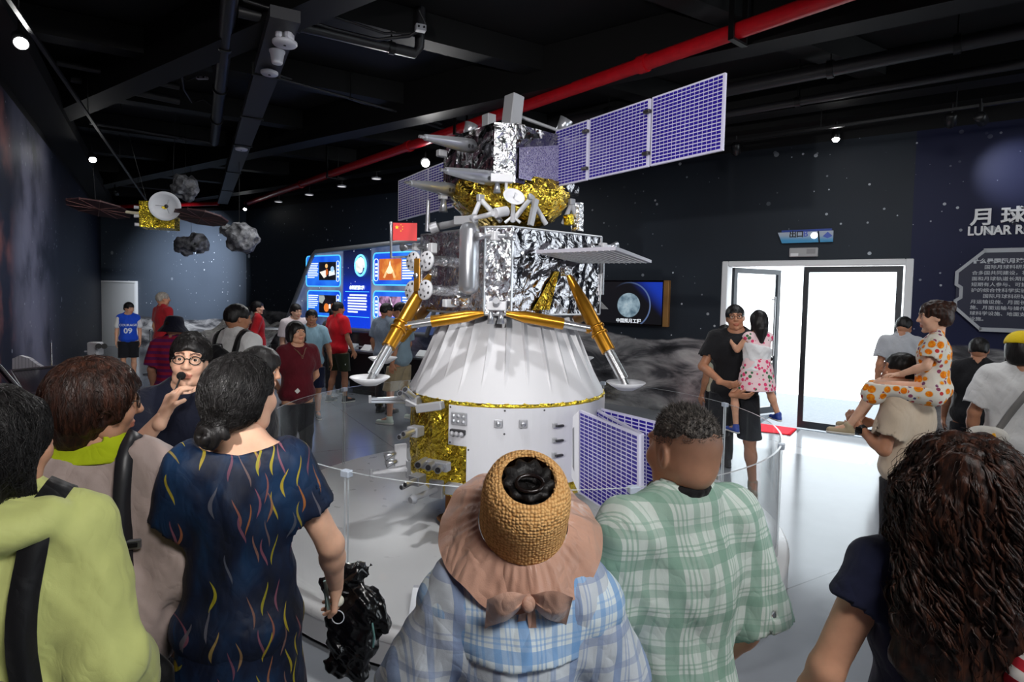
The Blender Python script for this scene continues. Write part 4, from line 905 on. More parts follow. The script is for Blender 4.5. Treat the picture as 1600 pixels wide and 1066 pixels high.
# ------------------------------------------------------------------ soft-body modelling: smooth distance fields meshed with surface nets
class Field:
    def __init__(s): s.ops = []
    def cap(s, a, b, ra, rb=None, k=.02, sub=False, flat=None):
        s.ops.append(('cap', np.array(a, float), np.array(b, float), ra, ra if rb is None else rb, k, sub)); return s
    def ell(s, c, r, k=.02, sub=False, rot=None):
        s.ops.append(('ell', np.array(c, float), np.array(r, float), None if rot is None else np.array(rot), 0, k, sub)); return s
    def half(s, p, n, k=.004):
        """remove everything on the side n points to"""
        n = np.array(n, float); s.ops.append(('half', np.array(p, float), n/np.linalg.norm(n), 0, 0, k, True)); return s
    def cutcap(s, a, b, ra, rb=None, k=.006): return s.cap(a, b, ra, rb, k, True)
    def noise(s, amp, freq, seed=0.0, stretch=(1,1,1)): s.ops.append(('noise', amp, freq, seed, np.array(stretch, float), 0, False)); return s
    @staticmethod
    def dist(op, p):
        if op[0] == 'cap':
            _, a, b, ra, rb, k, sub = op; ab = b-a; L = max(ab.dot(ab), 1e-9); pa = p-a
            t = np.clip((pa@ab)/L, 0, 1); return np.linalg.norm(pa-t[..., None]*ab, axis=-1)-(ra+(rb-ra)*t)
        if op[0] == 'ell':
            _, c, r, rot, _, k, sub = op; q = p-c
            if rot is not None: q = q@rot
            k0 = np.linalg.norm(q/r, axis=-1); k1 = np.linalg.norm(q/(r*r), axis=-1); return k0*(k0-1)/np.maximum(k1, 1e-6)
        return -((p-op[1])@op[2])
    def bounds(s):
        lo = np.full(3, 9e9); hi = -lo
        for op in s.ops:
            if op[-1]: continue
            if op[0] == 'cap':
                r = max(op[3], op[4]); lo = np.minimum(lo, np.minimum(op[1], op[2])-r); hi = np.maximum(hi, np.maximum(op[1], op[2])+r)
            elif op[0] == 'ell':
                r = op[2] if op[3] is None else np.full(3, op[2].max()); lo = np.minimum(lo, op[1]-r); hi = np.maximum(hi, op[1]+r)
        return lo, hi
    @staticmethod
    def blend(F, d, k, sub):
        if sub:
            d = -d
            if k <= 0: return np.maximum(F, d)
            h = np.clip(.5-.5*(F-d)/k, 0, 1); return F*(1-h)+d*h+k*h*(1-h)
        if k <= 0: return np.minimum(F, d)
        h = np.clip(.5+.5*(F-d)/k, 0, 1); return F*(1-h)+d*h-k*h*(1-h)
    def at(s, p):
        F = np.full(p.shape[:-1], 1.0)
        for op in s.ops:
            if op[0] == 'noise': F = F+op[1]*vnoise(p*op[2]*op[4], op[3])
            else: F = s.blend(F, s.dist(op, p), op[5], op[6])
        return F
    def mesh(s, h):
        lo, hi = s.bounds(); lo = lo-3.2*h-.012; hi = hi+3.2*h+.012
        n = np.ceil((hi-lo)/h).astype(int)+1
        ax = [lo[i]+h*np.arange(n[i]) for i in range(3)]
        F = np.full(n, 1.0)
        for op in s.ops:
            if op[0] in ('half', 'noise'): sl = (slice(None),)*3
            else:
                if op[0] == 'cap': r = max(op[3], op[4]); a0 = np.minimum(op[1], op[2])-r; a1 = np.maximum(op[1], op[2])+r
                else: r = op[2] if op[3] is None else np.full(3, op[2].max()); a0 = op[1]-r; a1 = op[1]+r
                mg = max(op[5], 0)+3*h; i0 = np.clip(np.floor((a0-mg-lo)/h).astype(int), 0, n); i1 = np.clip(np.ceil((a1+mg-lo)/h).astype(int)+1, 0, n)
                if (i1 <= i0).any(): continue
                sl = tuple(slice(i0[i], i1[i]) for i in range(3))
            g = np.stack(np.meshgrid(*[ax[i][sl[i]] for i in range(3)], indexing='ij'), -1)
            if op[0] == 'noise': F[sl] += op[1]*vnoise(g*op[2]*op[4], op[3])
            else: F[sl] = s.blend(F[sl], s.dist(op, g), op[5], op[6])
        return surfnet(F, lo, h)
_C = np.array([(i>>2&1, i>>1&1, i&1) for i in range(8)])
_E = [(a, b) for a in range(8) for b in range(a+1, 8) if bin(a^b).count('1') == 1]
def surfnet(F, org, h):
    S = F < 0
    cnt = sum(S[c[0]:S.shape[0]-1+c[0], c[1]:S.shape[1]-1+c[1], c[2]:S.shape[2]-1+c[2]].astype(np.int8) for c in _C)
    act = np.argwhere((cnt > 0) & (cnt < 8))
    ids = np.full(cnt.shape, -1, np.int64); ids[act[:,0], act[:,1], act[:,2]] = np.arange(len(act))
    v = np.stack([F[act[:,0]+c[0], act[:,1]+c[1], act[:,2]+c[2]] for c in _C], 1)
    acc = np.zeros((len(act), 3)); num = np.zeros(len(act))
    for a, b in _E:
        m_ = (v[:,a] < 0) != (v[:,b] < 0); t = v[:,a]/np.where(v[:,a]-v[:,b] == 0, 1, v[:,a]-v[:,b])
        p = _C[a]+(_C[b]-_C[a])*np.clip(t, 0, 1)[:,None]; acc += np.where(m_[:,None], p, 0); num += m_
    V = org+h*(act+acc/num[:,None]); Q = []
    for d in range(3):
        e1, e2 = (d+1)%3, (d+2)%3
        sl0 = [slice(None)]*3; sl1 = [slice(None)]*3; sl0[d] = slice(0,-1); sl1[d] = slice(1,None)
        A, B = S[tuple(sl0)], S[tuple(sl1)]; x = np.argwhere(A != B); x = x[(x[:,e1] > 0) & (x[:,e2] > 0) & (x[:,e1] < cnt.shape[e1]) & (x[:,e2] < cnt.shape[e2])]
        flip = A[x[:,0], x[:,1], x[:,2]]
        q = []
        for o1, o2 in ((-1,-1),(0,-1),(0,0),(-1,0)):
            y = x.copy(); y[:,e1] += o1; y[:,e2] += o2; q.append(ids[y[:,0], y[:,1], y[:,2]])
        q = np.stack(q, 1); q[~flip] = q[~flip][:, ::-1]; Q.append(q)
    Q = np.concatenate(Q); return V, Q[(Q >= 0).all(1)]
def np_obj(name, V, Q, m_, parent=None, col=None, smooth=True, tris=None):
    me = bpy.data.meshes.new(name); nq = len(Q); w = Q.shape[1]
    me.vertices.add(len(V)); me.vertices.foreach_set('co', np.ascontiguousarray(V, np.float32).ravel())
    me.loops.add(nq*w); me.loops.foreach_set('vertex_index', np.ascontiguousarray(Q, np.int32).ravel())
    me.polygons.add(nq); me.polygons.foreach_set('loop_start', np.arange(0, nq*w, w, dtype=np.int32))
    me.polygons.foreach_set('use_smooth', np.full(nq, smooth)); me.update(calc_edges=True)
    if col is not None:
        at = me.color_attributes.new('tint', 'FLOAT_COLOR', 'POINT'); at.data.foreach_set('color', np.ascontiguousarray(np.concatenate([col, np.ones((len(col),1))], 1), np.float32).ravel())
    for x in (m_ if isinstance(m_, (list, tuple)) else [m_]): me.materials.append(x)
    o = bpy.data.objects.new(name, me); COL.objects.link(o)
    if parent is not None: o.parent = parent; ROOT[o.name] = ROOT.get(parent.name, Vector((0,0,0)))
    return o
def tubes(paths, radii, n=3):
    """many thin tubes: paths (N, K, 3), radii (N, K) -> verts, quads"""
    N, K, _ = paths.shape; d = np.gradient(paths, axis=1); d /= np.maximum(np.linalg.norm(d, axis=2, keepdims=True), 1e-9)
    ref = np.where(np.abs(d[..., 2:3]) < .9, np.array([0,0,1.]), np.array([1.,0,0])); u = np.cross(d, ref); u /= np.maximum(np.linalg.norm(u, axis=2, keepdims=True), 1e-9); w = np.cross(d, u)
    an = 2*np.pi*np.arange(n)/n
    V = paths[:,:,None,:]+radii[:,:,None,None]*(u[:,:,None,:]*np.cos(an)[None,None,:,None]+w[:,:,None,:]*np.sin(an)[None,None,:,None])
    idx = np.arange(N*K*n).reshape(N, K, n); a = idx[:,:-1,:]; b = idx[:,1:,:]
    Q = np.stack([a, np.roll(a,-1,2), np.roll(b,-1,2), b], -1).reshape(-1, 4); return V.reshape(-1,3), Q
def merge(parts):
    V = []; Q = []; o = 0
    for v, q in parts: V.append(v); Q.append(q+o); o += len(v)
    return np.concatenate(V), np.concatenate(Q)

# ---- head, facing +y, centre of the skull at the origin, chin at -.115, crown at +.118
def head_field():
    f = Field()
    f.ell((0,-.012,.030), (.074,.094,.086), k=0); f.ell((0,.024,-.022), (.062,.066,.082), k=.03)
    f.cap((-.034,.028,-.078), (.034,.028,-.078), .026, k=.03); f.cap((0,.066,-.097), (0,.06,-.09), .018, k=.025)
    f.ell((0,-.03,-.03), (.060,.066,.06), k=.03)
    for s in (-1, 1):
        f.ell((s*.036,.062,-.026), (.026,.024,.026), k=.02); f.cap((s*.012,.088,.030), (s*.046,.076,.028), .009, k=.012)
        f.ell((s*.031,.098,.011), (.021,.016,.015), k=.012, sub=True); f.ell((s*.031,.0765,.0095), (.0158,.0150,.0135), k=.006); f.ell((s*.0315,.090,.0080), (.0128,.013,.0050), k=.0015, sub=True)
    f.cap((0,.086,.018), (0,.103,-.022), .0075, .0125, k=.012)
    for s in (-1, 1): f.ell((s*.0125,.094,-.025), (.009,.011,.008), k=.008)
    f.ell((0,.084,-.057), (.023,.0085,.0055), k=.008); f.ell((0,.082,-.0685), (.019,.009,.006), k=.008); f.ell((0,.093,-.0625), (.024,.004,.0016), k=.003, sub=True)
    f.ell((0,.082,-.083), (.03,.006,.006), k=.01, sub=True)
    for s in (-1, 1):
        c, sn = math.cos(s*.35), math.sin(s*.35); rot = [[c,-sn,0],[sn,c,0],[0,0,1]]
        f.ell((s*.0745,-.004,-.002), (.008,.019,.031), k=.008, rot=rot); f.ell((s*.082,.0,.002), (.006,.010,.018), k=.005, sub=True, rot=rot)
    return f
_heads = {}
def head_mesh(h):
    if h not in _heads: _heads[h] = head_field().mesh(h)
    return _heads[h]
def rot_head(yaw, pitch, roll=0.0):
    return np.array(Matrix.Rotation(R_(yaw), 3, 'Z') @ Matrix.Rotation(R_(pitch), 3, 'X') @ Matrix.Rotation(R_(roll), 3, 'Y'))
# ---- hand: wrist W, pointing d, palm facing n
def hand_ops(f, W, d, n, side, curl, s=1.0, spread=.0, thumb=.5):
    W = np.array(W); d = np.array(d, float); d /= np.linalg.norm(d); n = np.array(n, float); n -= d*n.dot(d); n /= np.linalg.norm(n)
    t = np.cross(n, d)*side   # towards the thumb for the right hand (side=+1) with palm normal n
    L = [(.030, .070), (.010, .079), (-.010, .073), (-.029, .056)]
    for i, (off, ln) in enumerate(L):
        b = W+(d*(.088-.004*abs(i-1))+t*off)*s; f.cap(W+(d*.012+t*off*.6)*s, b, .0135*s, .0125*s, k=.012*s)
        ang = curl*(.8+.12*i); p = b; dirn = d+t*spread*(1.5-i)*.5
        for j, fr in enumerate((.45,.31,.24)):
            a = ang*(.75+.5*j)*.6 if j == 0 else ang*(.6+.35*j)
            c, sn = math.cos(a), math.sin(a); dn = dirn*c+n*sn; nn = n*c-dirn*sn
            q = p+dn/np.linalg.norm(dn)*ln*fr*s; f.cap(p, q, (.0092-.0008*j)*s, (.0088-.001*j)*s, k=.003*s); p = q; dirn = dn
            n_save = nn
            n = n  # palm side kept for the roots; the bend carries on in dirn
    b = W+(d*.028+t*.024)*s; td = d*.65+t*.75; q = b+td/np.linalg.norm(td)*.045*s; f.cap(W+d*.02*s, b, .014*s, .014*s, k=.012*s); f.cap(b, q, .0125*s, .0105*s, k=.008*s)
    td = d*.85+t*.15+n*thumb; f.cap(q, q+td/np.linalg.norm(td)*.032*s, .0102*s, .0085*s, k=.004*s)
    return f

def mat_skin(name, c):
    if name in MATS: return MATS[name]
    t = NT(name); at = t.add('ShaderNodeAttribute', attribute_name='tint'); o = t.obj(); c = lin(c)
    v = t.mix(t.step(t.noise(o, 22, 4), .3, .7), tuple(x*.92 for x in c), tuple(min(1, x*1.06) for x in c))
    t.base(t.mix(1.0, v, at.outputs['Color'], 'MULTIPLY')); t.set(.48, 0, .4); t.b.inputs['Subsurface Weight'].default_value = .08; t.b.inputs['Subsurface Radius'].default_value = (.012,.005,.003)
    t.bump(t.noise(o, 260, 2), .08, .001); MATS[name] = t.m; return t.m
SKIN = {'a': mat_skin('skin light', (226,178,150)), 'b': mat_skin('skin medium', (206,154,124)), 'c': mat_skin('skin tan', (182,128,98))}
def mat_hair(name, c, c2=None, rough=.34, sc=(90,90,6)):
    if name in MATS: return MATS[name]
    t = NT(name); o = t.obj(); f = t.noise(t.scale(o, sc), 1.0, 5, .6, .4); c = lin(c); c2 = lin(c2) if c2 else tuple(x*2.2+.004 for x in c)
    t.base(t.mix(t.step(f, .35, .75), c, c2)); t.set(rough+.06, 0, .28); t.bump(f, .55, .006); MATS[name] = t.m; return t.m
HAIR = {'black': mat_hair('black hair', (16,14,14)), 'brown': mat_hair('dark brown hair', (30,18,14), (70,40,28)), 'curl': mat_hair('curly brown hair', (22,15,13), (74,42,28), .38), 'salt': mat_hair('greying cropped hair', (34,31,30), (116,110,104), .5, (160,160,30)), 'grey': mat_hair('grey hair', (120,112,104), (170,162,150), .5)}
M_eyew = mat('eye white', (232,228,222), .25); M_iris = mat('eye iris', (22,14,10), .12); M_sole = mat('shoe sole', (210,208,202), .6)
def cloth(name, c, var=.12, rough=.8, vs=6, weave=True):
    if name in MATS: return MATS[name]
    t = NT(name); o = t.obj(); c = lin(c) if (isinstance(c, str) or max(c) > 1) else c
    t.base(t.mix(t.step(t.noise(o, vs, 5), .3, .7), tuple(x*(1-var) for x in c), tuple(min(1, x*(1+var)) for x in c))); t.set(rough, 0, .25); t.b.inputs['Sheen Weight'].default_value = .12
    if weave: folds(t, o)
    else: folds(t, o, .7, .05)
    MATS[name] = t.m; return t.m

BASE = dict(sho=(.160,-.005,1.385), hip=(.088,0,.905))
def person(label, x, y, rz, H, lod='far', skin='b', hair='short', hcol='black', head=(0,0,0), hs=1.0, girth=1.0, arms=None, legs=None, top=None, bottom=None, shoes=None, eyes=True, z0=0.0, wide=1.0, name='person', lean=0.0, stub=None, group=None, brow=True, hw=1.0):
    """one figure: body (skin) plus clothing and hair as children; front = local +y, its right hand = local +x"""
    s = H/1.70; th = thing(name, label, 'person', (x, y, z0), R_(rz), group)
    vb, vh, vc, vhd = {'near': (.0095,.0055,.0085,.0042), 'mid': (.012,.009,.0105,.0058), 'far': (.017,.012,.0135,.0075)}[lod]
    g = girth; S = {}; E = {}; Wp = {}; HD = {}
    A = dict(r=((.215*g+.01,-.025,1.115), (.225*g+.015,.045,.875)), l=None)
    arms = arms or {}
    for k, sg in (('r', 1), ('l', -1)):
        S[k] = np.array((sg*BASE['sho'][0]*wide, BASE['sho'][1], BASE['sho'][2]))
        a = arms.get(k) or {}; e = a.get('e', (.212*g*wide, -.03, 1.11)); w = a.get('w', (.222*g*wide, .045, .875))
        ak = .94 if a.get('e') else 1.0; E[k] = np.array((sg*e[0]*ak, e[1], e[2])); Wp[k] = np.array((sg*w[0]*(ak if w[0] > .2 else 1), w[1], w[2])); HD[k] = a
    K = {}; An = {}
    for k, sg in (('r', 1), ('l', -1)):
        q = (legs or {}).get(k, {}); kk = q.get('k', (.098, .012, .49)); aa = q.get('a', (.10, -.02, .085)); K[k] = np.array((sg*kk[0], kk[1], kk[2])); An[k] = np.array((sg*aa[0], aa[1], aa[2]))
    hip = {k: np.array((sg*BASE['hip'][0], 0, BASE['hip'][2])) for k, sg in (('r',1),('l',-1))}
    ln = np.array([0, lean, 0])
    def torso(f, e=0.0, k=.05):
        f.ell((0,0,1.25), (.150*g*wide+e, .105*g+e, .19+e*.5), k=k); f.cap((-.122*wide,-.01,1.392), (.122*wide,-.01,1.392), .050+e*.7, k=k)
        f.ell((0,.004*g,1.06), (.130*g+e, .098*g+e, .15), k=k); f.ell((0,-.006,.93), (.158*g+e, .118*g+e, .125+e*.4), k=k)
        for sg in (-1, 1): f.cap((sg*.12*wide,-.012,1.40), (sg*.035,-.018,1.468), .036+e*.5, .04+e*.5, k=.03)
        return f
    # --- body
    f = torso(Field(), -.004)
    HR = rot_head(*head); npv = np.array((0,-.015+lean,1.455-.3*abs(lean))); hcen = np.array((0,.012,.128))*hs
    hc = npv+HR@hcen; hsz = .99*hs
    f.cap((0,-.018,1.42), hc+HR@np.array((0,-.018,-.045))*hs, .054*min(1.12, g)*(.9 if wide < 1 else 1), .052*hs, k=.03)
    for k, sg in (('r',1),('l',-1)):
        ar = .047*(.6+.4*g); f.cap(S[k], E[k], ar, .038*(.6+.4*g), k=.035); f.cap(E[k], E[k]+(Wp[k]-E[k])*.35, .038*(.6+.4*g), .037*(.6+.4*g), k=.02); f.cap(E[k]+(Wp[k]-E[k])*.3, Wp[k], .037*(.6+.4*g), .0255, k=.02)
        f.cap(hip[k], K[k], .082*(.5+.5*g), .052*(.6+.4*g), k=.04); f.cap(K[k]+(An[k]-K[k])*.05, K[k]+(An[k]-K[k])*.4, .05*(.6+.4*g), .05*(.6+.4*g), k=.03); f.cap(K[k]+(An[k]-K[k])*.35, An[k], .048, .034, k=.03)
        f.cap(An[k], An[k]+np.array((sg*.015,.14,-.055)), .034, .028, k=.02)
    parts = [f.mesh(vb)]
    fh = Field()
    hands = []
    for k, sg in (('r',1),('l',-1)):
        a = HD[k]
        if a.get('nohand'): continue
        d = Wp[k]-E[k]; d = np.array(a.get('d', d/np.linalg.norm(d)), float); n_ = a.get('n', (-sg, .2, 0)); f2 = Field(); f2.cap(Wp[k]-d/np.linalg.norm(d)*.03, Wp[k]+d/np.linalg.norm(d)*.02, .026, .022, k=0)
        # side sign so that the thumb lies forward when the palm faces the thigh
        f2 = hand_ops(f2, Wp[k], d, n_, a.get('side', sg), a.get('curl', .45), 1.0, a.get('spread', .0), a.get('thumb', .5)); parts.append(f2.mesh(vh if lod != 'far' else .010))
    HV, HQ = head_mesh(vhd)
    nb = sum(len(p[0]) for p in parts)
    hv = HV*np.array((hw,1,1))*hsz@HR.T+hc
    V, Q = merge(parts+[(hv, HQ)])
    col = np.ones((len(V), 3)); L = HV
    lip = (np.abs(L[:,0]) < .026) & (L[:,1] > .078) & (np.abs(L[:,2]+.0625) < .0125-.006*(np.abs(L[:,0])/.026)**2); col[nb:][lip] = (.86,.56,.56)
    if brow:
        bz = L[:,2]-.036+.006*(np.abs(np.abs(L[:,0])-.028)/.02); br = (np.abs(L[:,0]) > .011) & (np.abs(L[:,0]) < .05) & (np.abs(bz) < .0045) & (L[:,1] > .05); col[nb:][br] = (.16,.12,.11)
    ck = np.exp(-(((np.abs(L[:,0])-.04)/.02)**2+((L[:,2]+.03)/.02)**2))*(L[:,1] > .03); col[nb:] *= 1-ck[:,None]*np.array((0,.08,.07))
    if stub is not None:
        tz = np.clip((L[:,2]-stub[0])/stub[1], 0, 1)*(L[:,1] < stub[2]+.25*np.clip(L[:,2],0,1)); col[nb:] *= 1-(np.clip(tz,0,1)**1.3)[:,None]*np.array((.64,.63,.60))
    np_obj('body', V*s, Q, SKIN[skin], th, col)
    def hw_(p): return (hc+HR@(np.array(p)*hsz*np.array((hw,1,1))))*s     # head-local to person-local
    if eyes:
        for sg in (-1, 1):
            b = MB(); c = hw_((sg*.0312,.0752 if lod != 'far' else .0775,.0085)); fwd = HR@np.array((0,1,0)); r = .0125*s*hsz
            b.ball(c, r, 14, 10, 0); b.lathe([(.001,r*1.035),(r*.30,r*1.0),(r*.52,r*.89)], c, fwd, 12, mi=1); b.build('eye', [M_eyew, M_iris], th, world=False)
    # --- clothing
    shirt_f = torso(Field(), .02); smooth_f = torso(Field(), (top or {}).get('ease', .016)+.006, .06)
    if top:
        e = top.get('ease', .016); f = Field(); sl = top.get('sleeve', .6); sw = top.get('sw', .016)
        for k, sg in (('r',1),('l',-1)):        # sleeves first, opened at their ends; the torso is blended on afterwards
            ra = .05*(.6+.4*g)+sw
            if sl <= 1:
                q = S[k]+(E[k]-S[k])*sl; dq = (E[k]-S[k])/np.linalg.norm(E[k]-S[k]); f.cap(S[k], q+dq*.05, ra+.004, ra+.004, k=.0)
            else:
                f.cap(S[k], E[k], ra+.004, ra-.002, k=.0); q = E[k]+(Wp[k]-E[k])*(sl-1); dq = (Wp[k]-E[k])/np.linalg.norm(Wp[k]-E[k]); f.cap(E[k], q+dq*.04, ra-.002, ra-.01, k=.03); ra -= .008
            f.cap(q+dq*(ra*1.9+.002), q+dq*(ra*1.9+.1), ra*1.9, ra*1.9, k=.003, sub=True); f.cap(q-dq*.03, q+dq*.06, ra*.8, ra*.86, k=.003, sub=True)
        torso(f, e, .045)
        if top.get('flare'): f.cap((0,0,1.0), (0,0,top['hem']), .1, .1, k=.05); f.ell((0,-.005,.95), (.165*g+e+top['flare'], .125*g+e+top['flare'], .22), k=.08)
        am = top.get('fold', .006); f.noise(am, 13, sum(map(ord, label)) % 17, (1,1,.55)); f.noise(am*.45, 34, sum(map(ord, label)) % 11, (1,.8,.6))
        hem = top.get('hem', .84)
        if hem is not None: f.half((0,0,hem), (0,0,-1)); f.ell((0,-.004,hem), (.14*g+e+top.get('flare',0), .1*g+e+top.get('flare',0), .02), k=.004, sub=True)
        nk = top.get('neck', 'crew')
        nb0 = np.array((0,-.018,1.43)); nd = HR@np.array((0,0,.2))*.5+np.array((0,0,.1))
        if nk == 'crew': f.ell((0,.006,1.484), (.078,.074,.05), k=.006, sub=True)
        elif nk == 'tight': f.cap((-.028,-.022,1.452), (.028,-.022,1.452), .064, k=.03); f.ell((0,.006,1.50), (.066,.064,.05), k=.006, sub=True)
        elif nk == 'v': f.ell((0,.006,1.486), (.08,.075,.05), k=.006, sub=True); f.cap((0,.09,1.47), (0,.13,1.36), .05, .01, k=.004, sub=True)
        elif nk == 'wide': f.ell((0,-.01,1.475), (.125,.10,.05), k=.008, sub=True)
        elif nk == 'collar':
            f.cap((-.03,-.03,1.458), (.03,-.03,1.458), .058, k=.012); f.ell((0,.008,1.50), (.064,.064,.06), k=.004, sub=True)
        elif nk == 'hood':
            f.ell((0,-.105,1.43), (.125,.055,.05), k=.02); f.cap((-.11,-.07,1.44), (.11,-.07,1.44), .045, k=.02); f.ell((0,.012,1.495), (.07,.072,.06), k=.006, sub=True)
        shirt_f = f; V, Q = f.mesh(vc); np_obj(top.get('name', 'shirt'), V*s, Q, top['m'], th)
    if bottom:
        e = bottom.get('ease', .014); f = Field(); zt = bottom.get('top', (top or {}).get('hem', .95)+.06); ln_ = bottom.get('len', .1)
        f.ell((0,-.006,.94), (.150*g+min(e,.008), .112*g+min(e,.008), .13), k=.04)
        if bottom.get('kind') == 'skirt':
            z1 = ln_; fl = bottom.get('flare', .05); N = 6
            for i in range(N+1):
                u = i/N; z = zt+(z1-zt)*u; f.ell((0,-.004,z), (.150*g+e+fl*u, .112*g+e+fl*u, (zt-z1)/N*1.1+.02), k=.06)
        else:
            for k, sg in (('r',1),('l',-1)):
                hj = hip[k]; f.cap(hj+np.array((0,0,-.01)), K[k], .092*(.5+.5*g)+e, .064*(.6+.4*g)+e, k=.05)
                if ln_ < .45: f.cap(K[k], An[k]+np.array((0,0,.0)), .060*(.6+.4*g)+e, .05+e*.8, k=.02)
                else: f.cap(K[k], K[k]+(An[k]-K[k])*.2, .066*(.6+.4*g)+e*1.2, .066*(.6+.4*g)+e*1.2, k=.02)
        f.noise(bottom.get('fold', .005), 14, 3.0, (1,1,.6)); f.half((0,0,zt), (0,0,1)); 
        if legs is None or bottom.get('cut', True): f.half((0,0,ln_), (0,0,-1))
        V, Q = f.mesh(vc if lod != 'near' else .012); np_obj(bottom.get('name', 'trousers'), V*s, Q, bottom['m'], th)
    if shoes is not None:
        for k, sg in (('r',1),('l',-1)):
            f = Field(); a = An[k]; b0 = np.array((a[0], a[1]-.025, a[2]-.045)); b1 = np.array((a[0]+sg*.018, a[1]+.165, a[2]-.052)); f.cap(b0, b1, .036, .032, k=0); f.cap(b0+(0,.02,.02), b0+(0,.1,.005), .036, .036, k=.02); f.cap(a+(0,0,-.01), a+(0,0,.01), .043, .045, k=.015)
            f.half((0,0,a[2]-.082), (0,0,-1)); V, Q = f.mesh(.009 if lod != 'far' else .013)
            mt = shoes if isinstance(shoes, (list, tuple)) else [shoes, M_sole]; o = np_obj('shoe', V*s, Q, mt[0], th)
            f = Field(); f.cap(b0*(1,1,0)+(0,0,a[2]-.075), b1*(1,1,0)+(0,0,a[2]-.075), .04, .037, k=0); f.half((0,0,a[2]-.085), (0,0,-1)); f.half((0,0,a[2]-.06), (0,0,1)); V, Q = f.mesh(.011); np_obj('sole', V*s, Q, mt[1], o)
    # --- hair (modelled in head coordinates)
    hf = hair_field(hair)
    if hf is not None:
        V, Q = hf.mesh(.0062 if lod == 'near' else (.008 if lod == 'mid' else .0105)); V = (V*hsz*np.array((hw,1,1)))@HR.T+hc; ps = [(V*s, Q)]
        if lod == 'near' and hair in STRANDS:
            pv, pq = STRANDS[hair](hf); ps.append((((pv*hsz*np.array((hw,1,1)))@HR.T+hc)*s, pq))
        V, Q = merge(ps); np_obj('hair', V, Q, HAIR[hcol], th)
    info = dict(th=th, torso=torso, g=g, vc=vc, shirt=shirt_f, smooth=smooth_f, hair=hf, hc=hc, s=s, head=hw_, S={k: v*s for k, v in S.items()}, E={k: v*s for k, v in E.items()}, W={k: v*s for k, v in Wp.items()}, HR=HR, hsz=hsz*s)
    return info
def cap_hair(t=.014, nape=-.055, front=.064, side=-.02, ear=True):
    f = Field(); f.ell((0,-.013,.031), (.0745+t, .095+t, .0865+t), k=0); f.ell((0,-.035,-.02), (.066+t*.8, .066+t, .07), k=.03)
    f.ell((0,.155,front-.115), (.10,.10,.115), k=.012, sub=True)
    if ear:
        for sg in (-1, 1): f.ell((sg*.095,.03,-.035), (.045,.042,.055), k=.012, sub=True)
    f.half((0,0,nape), (0,.25,-1), k=.02); return f
